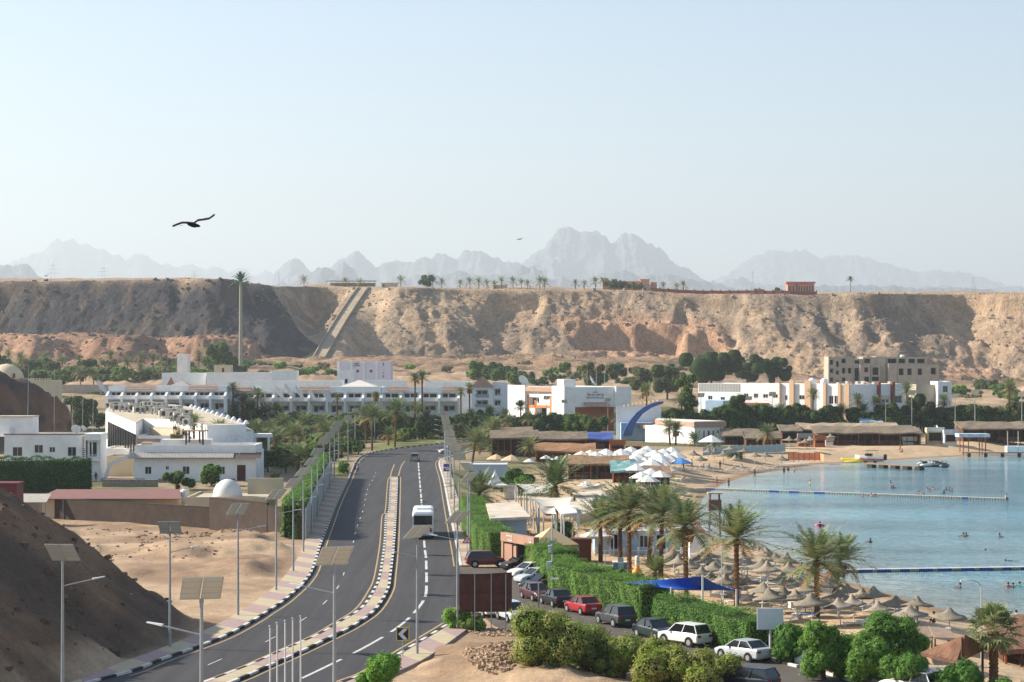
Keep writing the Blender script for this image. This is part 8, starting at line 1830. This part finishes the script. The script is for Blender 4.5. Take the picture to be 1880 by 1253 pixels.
MB().tube([(-3.1,0,.9),(-2.6,0,.55),(-1.5,0,.4),(0,0,.38),(1.5,0,.4),(2.6,0,.45),(3.1,0,.5)],[.1,.3,.36,.36,.36,.3,.1],10).build('main_tube', ym, s, True)
for b_ in (-.6,.6): MB().tube([(-2.4,b_,.15),(0,b_,.12),(2.6,b_,.15)],[.1,.22,.12],8).build('side_tube', ym, s, True)
x, y = G(1858, 832, -1); s = thing('pier', 'white pontoon pier with posts at the right edge of the bay', 'pier', (x, y, SEA_Z)); MB().box(-12,0,.9,9,2.4,1.15).build('deck', mat('deck_wood',(150,130,108),.9), s); MB().box(-1.2,.2,1.152,8,2.2,2.6).build('white_block', wwhite, s)
for a_ in (-10,-6,-2,2,6): MB().box(a_-.2,.2,-2,a_+.2,2.2,.898).build('pile', woodd, s)
for a_ in (-1,1.5): MB().cyl((a_,.1,1.15),(a_,.1,6.2),.07,.07,6).build('post', wpole, s)
# people
def at(px, py, z=None): 
    if z is None: return P(px, py)
    x, y = G(px, py, z); return x, y, z
def ps(px, py, pose, hd, sk_, top, bot, label, z=None, group=None): 
    x, y, zz = at(px, py, z); person(x, y, zz, pose, hd, sk_, top, bot, label, group)
ps(652,868,'walk',R(200),0,'red','black','person in a dark red top walking on the left kerb',.13); ps(657.5,869,'walk',R(190),0,'lightblue','navy','person in a light blue shirt walking beside the red one',.13)
ps(1095.5,1068,'stand',R(180),2,'lightblue','navy','person in a pale blue shirt standing behind the long hedge'); ps(1316,894,'stand',R(30),1,None,'pink','bare chested person standing at the bay corner shallows',SEA_Z-.2); ps(1338,896,'stand',R(120),2,'black','black','dark dressed person standing near the float line start',SEA_Z-.3)
ps(1386,878,'walk',R(60),2,'black','navy','dark person wading alone near the far shore',SEA_Z-.3); ps(1439.5,873.5,'stand',R(200),2,'black','black','dark wader, left of the wading pair',SEA_Z-.5); ps(1458.5,872.5,'stand',R(150),1,None,'teal','person in turquoise shorts, right of the wading pair',SEA_Z-.5); ps(1447,873,'stand',0,2,'black','black','small child wading between the pair',SEA_Z-.95)
ps(1487,899,'stand',R(90),1,'yellow','green','person standing in the water left of the bathers',SEA_Z-.7)
SW = [(1635,884),(1637,894),(1640,893),(1585,909),(1599.5,908),(1607,909)]
LBS = ['swimmer upright, the upper one of the group of three mid bay','swimmer low in the water, left below the upright one','swimmer low in the water, right below the upright one','swimmer at the float line, left of three','swimmer at the float line, middle of three','swimmer at the float line, right of three']
for (a_, b_), lb in zip(SW, LBS): ps(a_, b_+3, 'swim', R(a_*3), int(a_) % 3, None, None, lb, SEA_Z+.02)
S2 = [(1687,905),(1696,909),(1702,898),(1707,900),(1713,897),(1733,904),(1737,898),(1743,898),(1748,900)]
for (a_, b_), lb in zip(S2, labelled(S2, 'swimmer in the cluster right of the upright one, %s')): ps(a_, b_+2, 'swim', R(a_*5), int(a_) % 3, None, None, lb, SEA_Z+.02, 'swimmers beyond the float line')
S3 = [(1598,996),(1769,985),(1774,985),(1835,986),(1763,1079),(1851,1078),(1860,1079),(1872,1077)]
L3 = ['swimmer with a green ring in the middle of the near bay','swimmer, left one of the touching pair at the right','swimmer, right one of the touching pair at the right','lone swimmer at the right above the walkway','lone swimmer below the walkway, left of the group','swimmer left of three below the walkway','swimmer middle of three below the walkway','swimmer in turquoise, right of three below the walkway']
for (a_, b_), lb in zip(S3, L3): ps(a_, b_, 'swim', R(a_*7), int(a_) % 3, 'teal' if a_ == 1872 else None, None, lb, SEA_Z+.05)
ps(1858,1031,'float',R(80),1,'black','black','snorkeller lying flat in the water near the right edge',SEA_Z-.05); ps(1820,1011,'float',R(100),1,'grey','black','snorkeller floating further out near the right edge',SEA_Z-.08)
x, y = G(1505,966,SEA_Z); s = thing('swim_ring', 'pink and white swim ring floating in the bay', 'swim ring', (x, y, SEA_Z+.1)); mb = MB(); n, m_ = 16, 8; vs = [((.5+.2*math.cos(2*math.pi*j/m_))*math.cos(2*math.pi*i/n),(.5+.2*math.cos(2*math.pi*j/m_))*math.sin(2*math.pi*i/n),.2*math.sin(2*math.pi*j/m_)) for i in range(n) for j in range(m_)]
mb.add(vs,[(i*m_+j,((i+1)%n)*m_+j,((i+1)%n)*m_+(j+1)%m_,i*m_+(j+1)%m_) for i in range(n) for j in range(m_)]); mb.build('ring', mat('ring_pink',(226,110,130),.5), s, True); ps(1505.5,965,'swim',0,0,'black',None,'person sitting inside the pink swim ring',SEA_Z+.3)
ps(1848,917.5,'sit',R(180),1,'white','black','person sitting on the end of the float line',SEA_Z+.36); ps(1714.5,1144,'sit',R(150),1,None,'black','person sitting on the sand left of the last umbrella'); ps(1684,1140,'stand',R(60),2,'black','black','person in black standing under the grey umbrella'); ps(1672,1146,'sit',R(60),2,'black','navy','person in black sitting beside the grey umbrella')
ps(1866,1158,'stand',R(90),1,'white','white','person in a long pale dress at the waterline by the fan palm'); ps(1442,1055,'stand',R(20),1,'yellow','black','person in yellow standing among the thatched umbrellas'); ps(1472,1062,'stand',R(20),2,'black','black','person in black left of the palm pair')
s = thing('white_sack', 'big tied white sack leaning against the bushes by the kerb', 'sack', P(1470,1220)); MB().lathe([(.42,0),(.5,.2),(.48,.6),(.3,.95),(.1,1.15),(.16,1.3)],12,wob=.08).build('sack', mat('sack_white',(206,208,210),.7,var=.1,scale=3), s, True); MB().lathe([(.13,1.12),(.13,1.16)],8).build('tie', blk, s)
ps(1653,823,'walk',R(90),0,'red','black','left of two people in red by the far bar'); ps(1657,824,'sit',R(90),0,'red','navy','right person in red seated by the far bar')
BP = [(1270,858),(1292,857),(1302,855),(1322,853),(1345,851),(1362,849),(1255,862),(1238,866),(1208,872),(1176,880)]
for i, (q, lb) in enumerate(zip(BP, labelled(BP, 'beachgoer among the far loungers, %s'))): ps(q[0], q[1], 'sit' if i % 3 else 'stand', R(i*70), i % 3, ('white','red','blue','black','yellow')[i % 5], ('navy','black','teal')[i % 3], lb, None, 'beachgoers on the far beach')
ps(1276,1008,'stand',R(180),2,'lightblue','black','left of two people in pale shirts beside the restaurant rail'); ps(1288,1009,'stand',R(180),1,'lightblue','navy','right of two people in pale shirts beside the restaurant rail'); ps(979,955,'walk',R(150),1,'white','grey','person in white walking between the walkway posts'); ps(176,885,'stand',R(0),2,'black','navy','person in dark clothes beside the left white house')
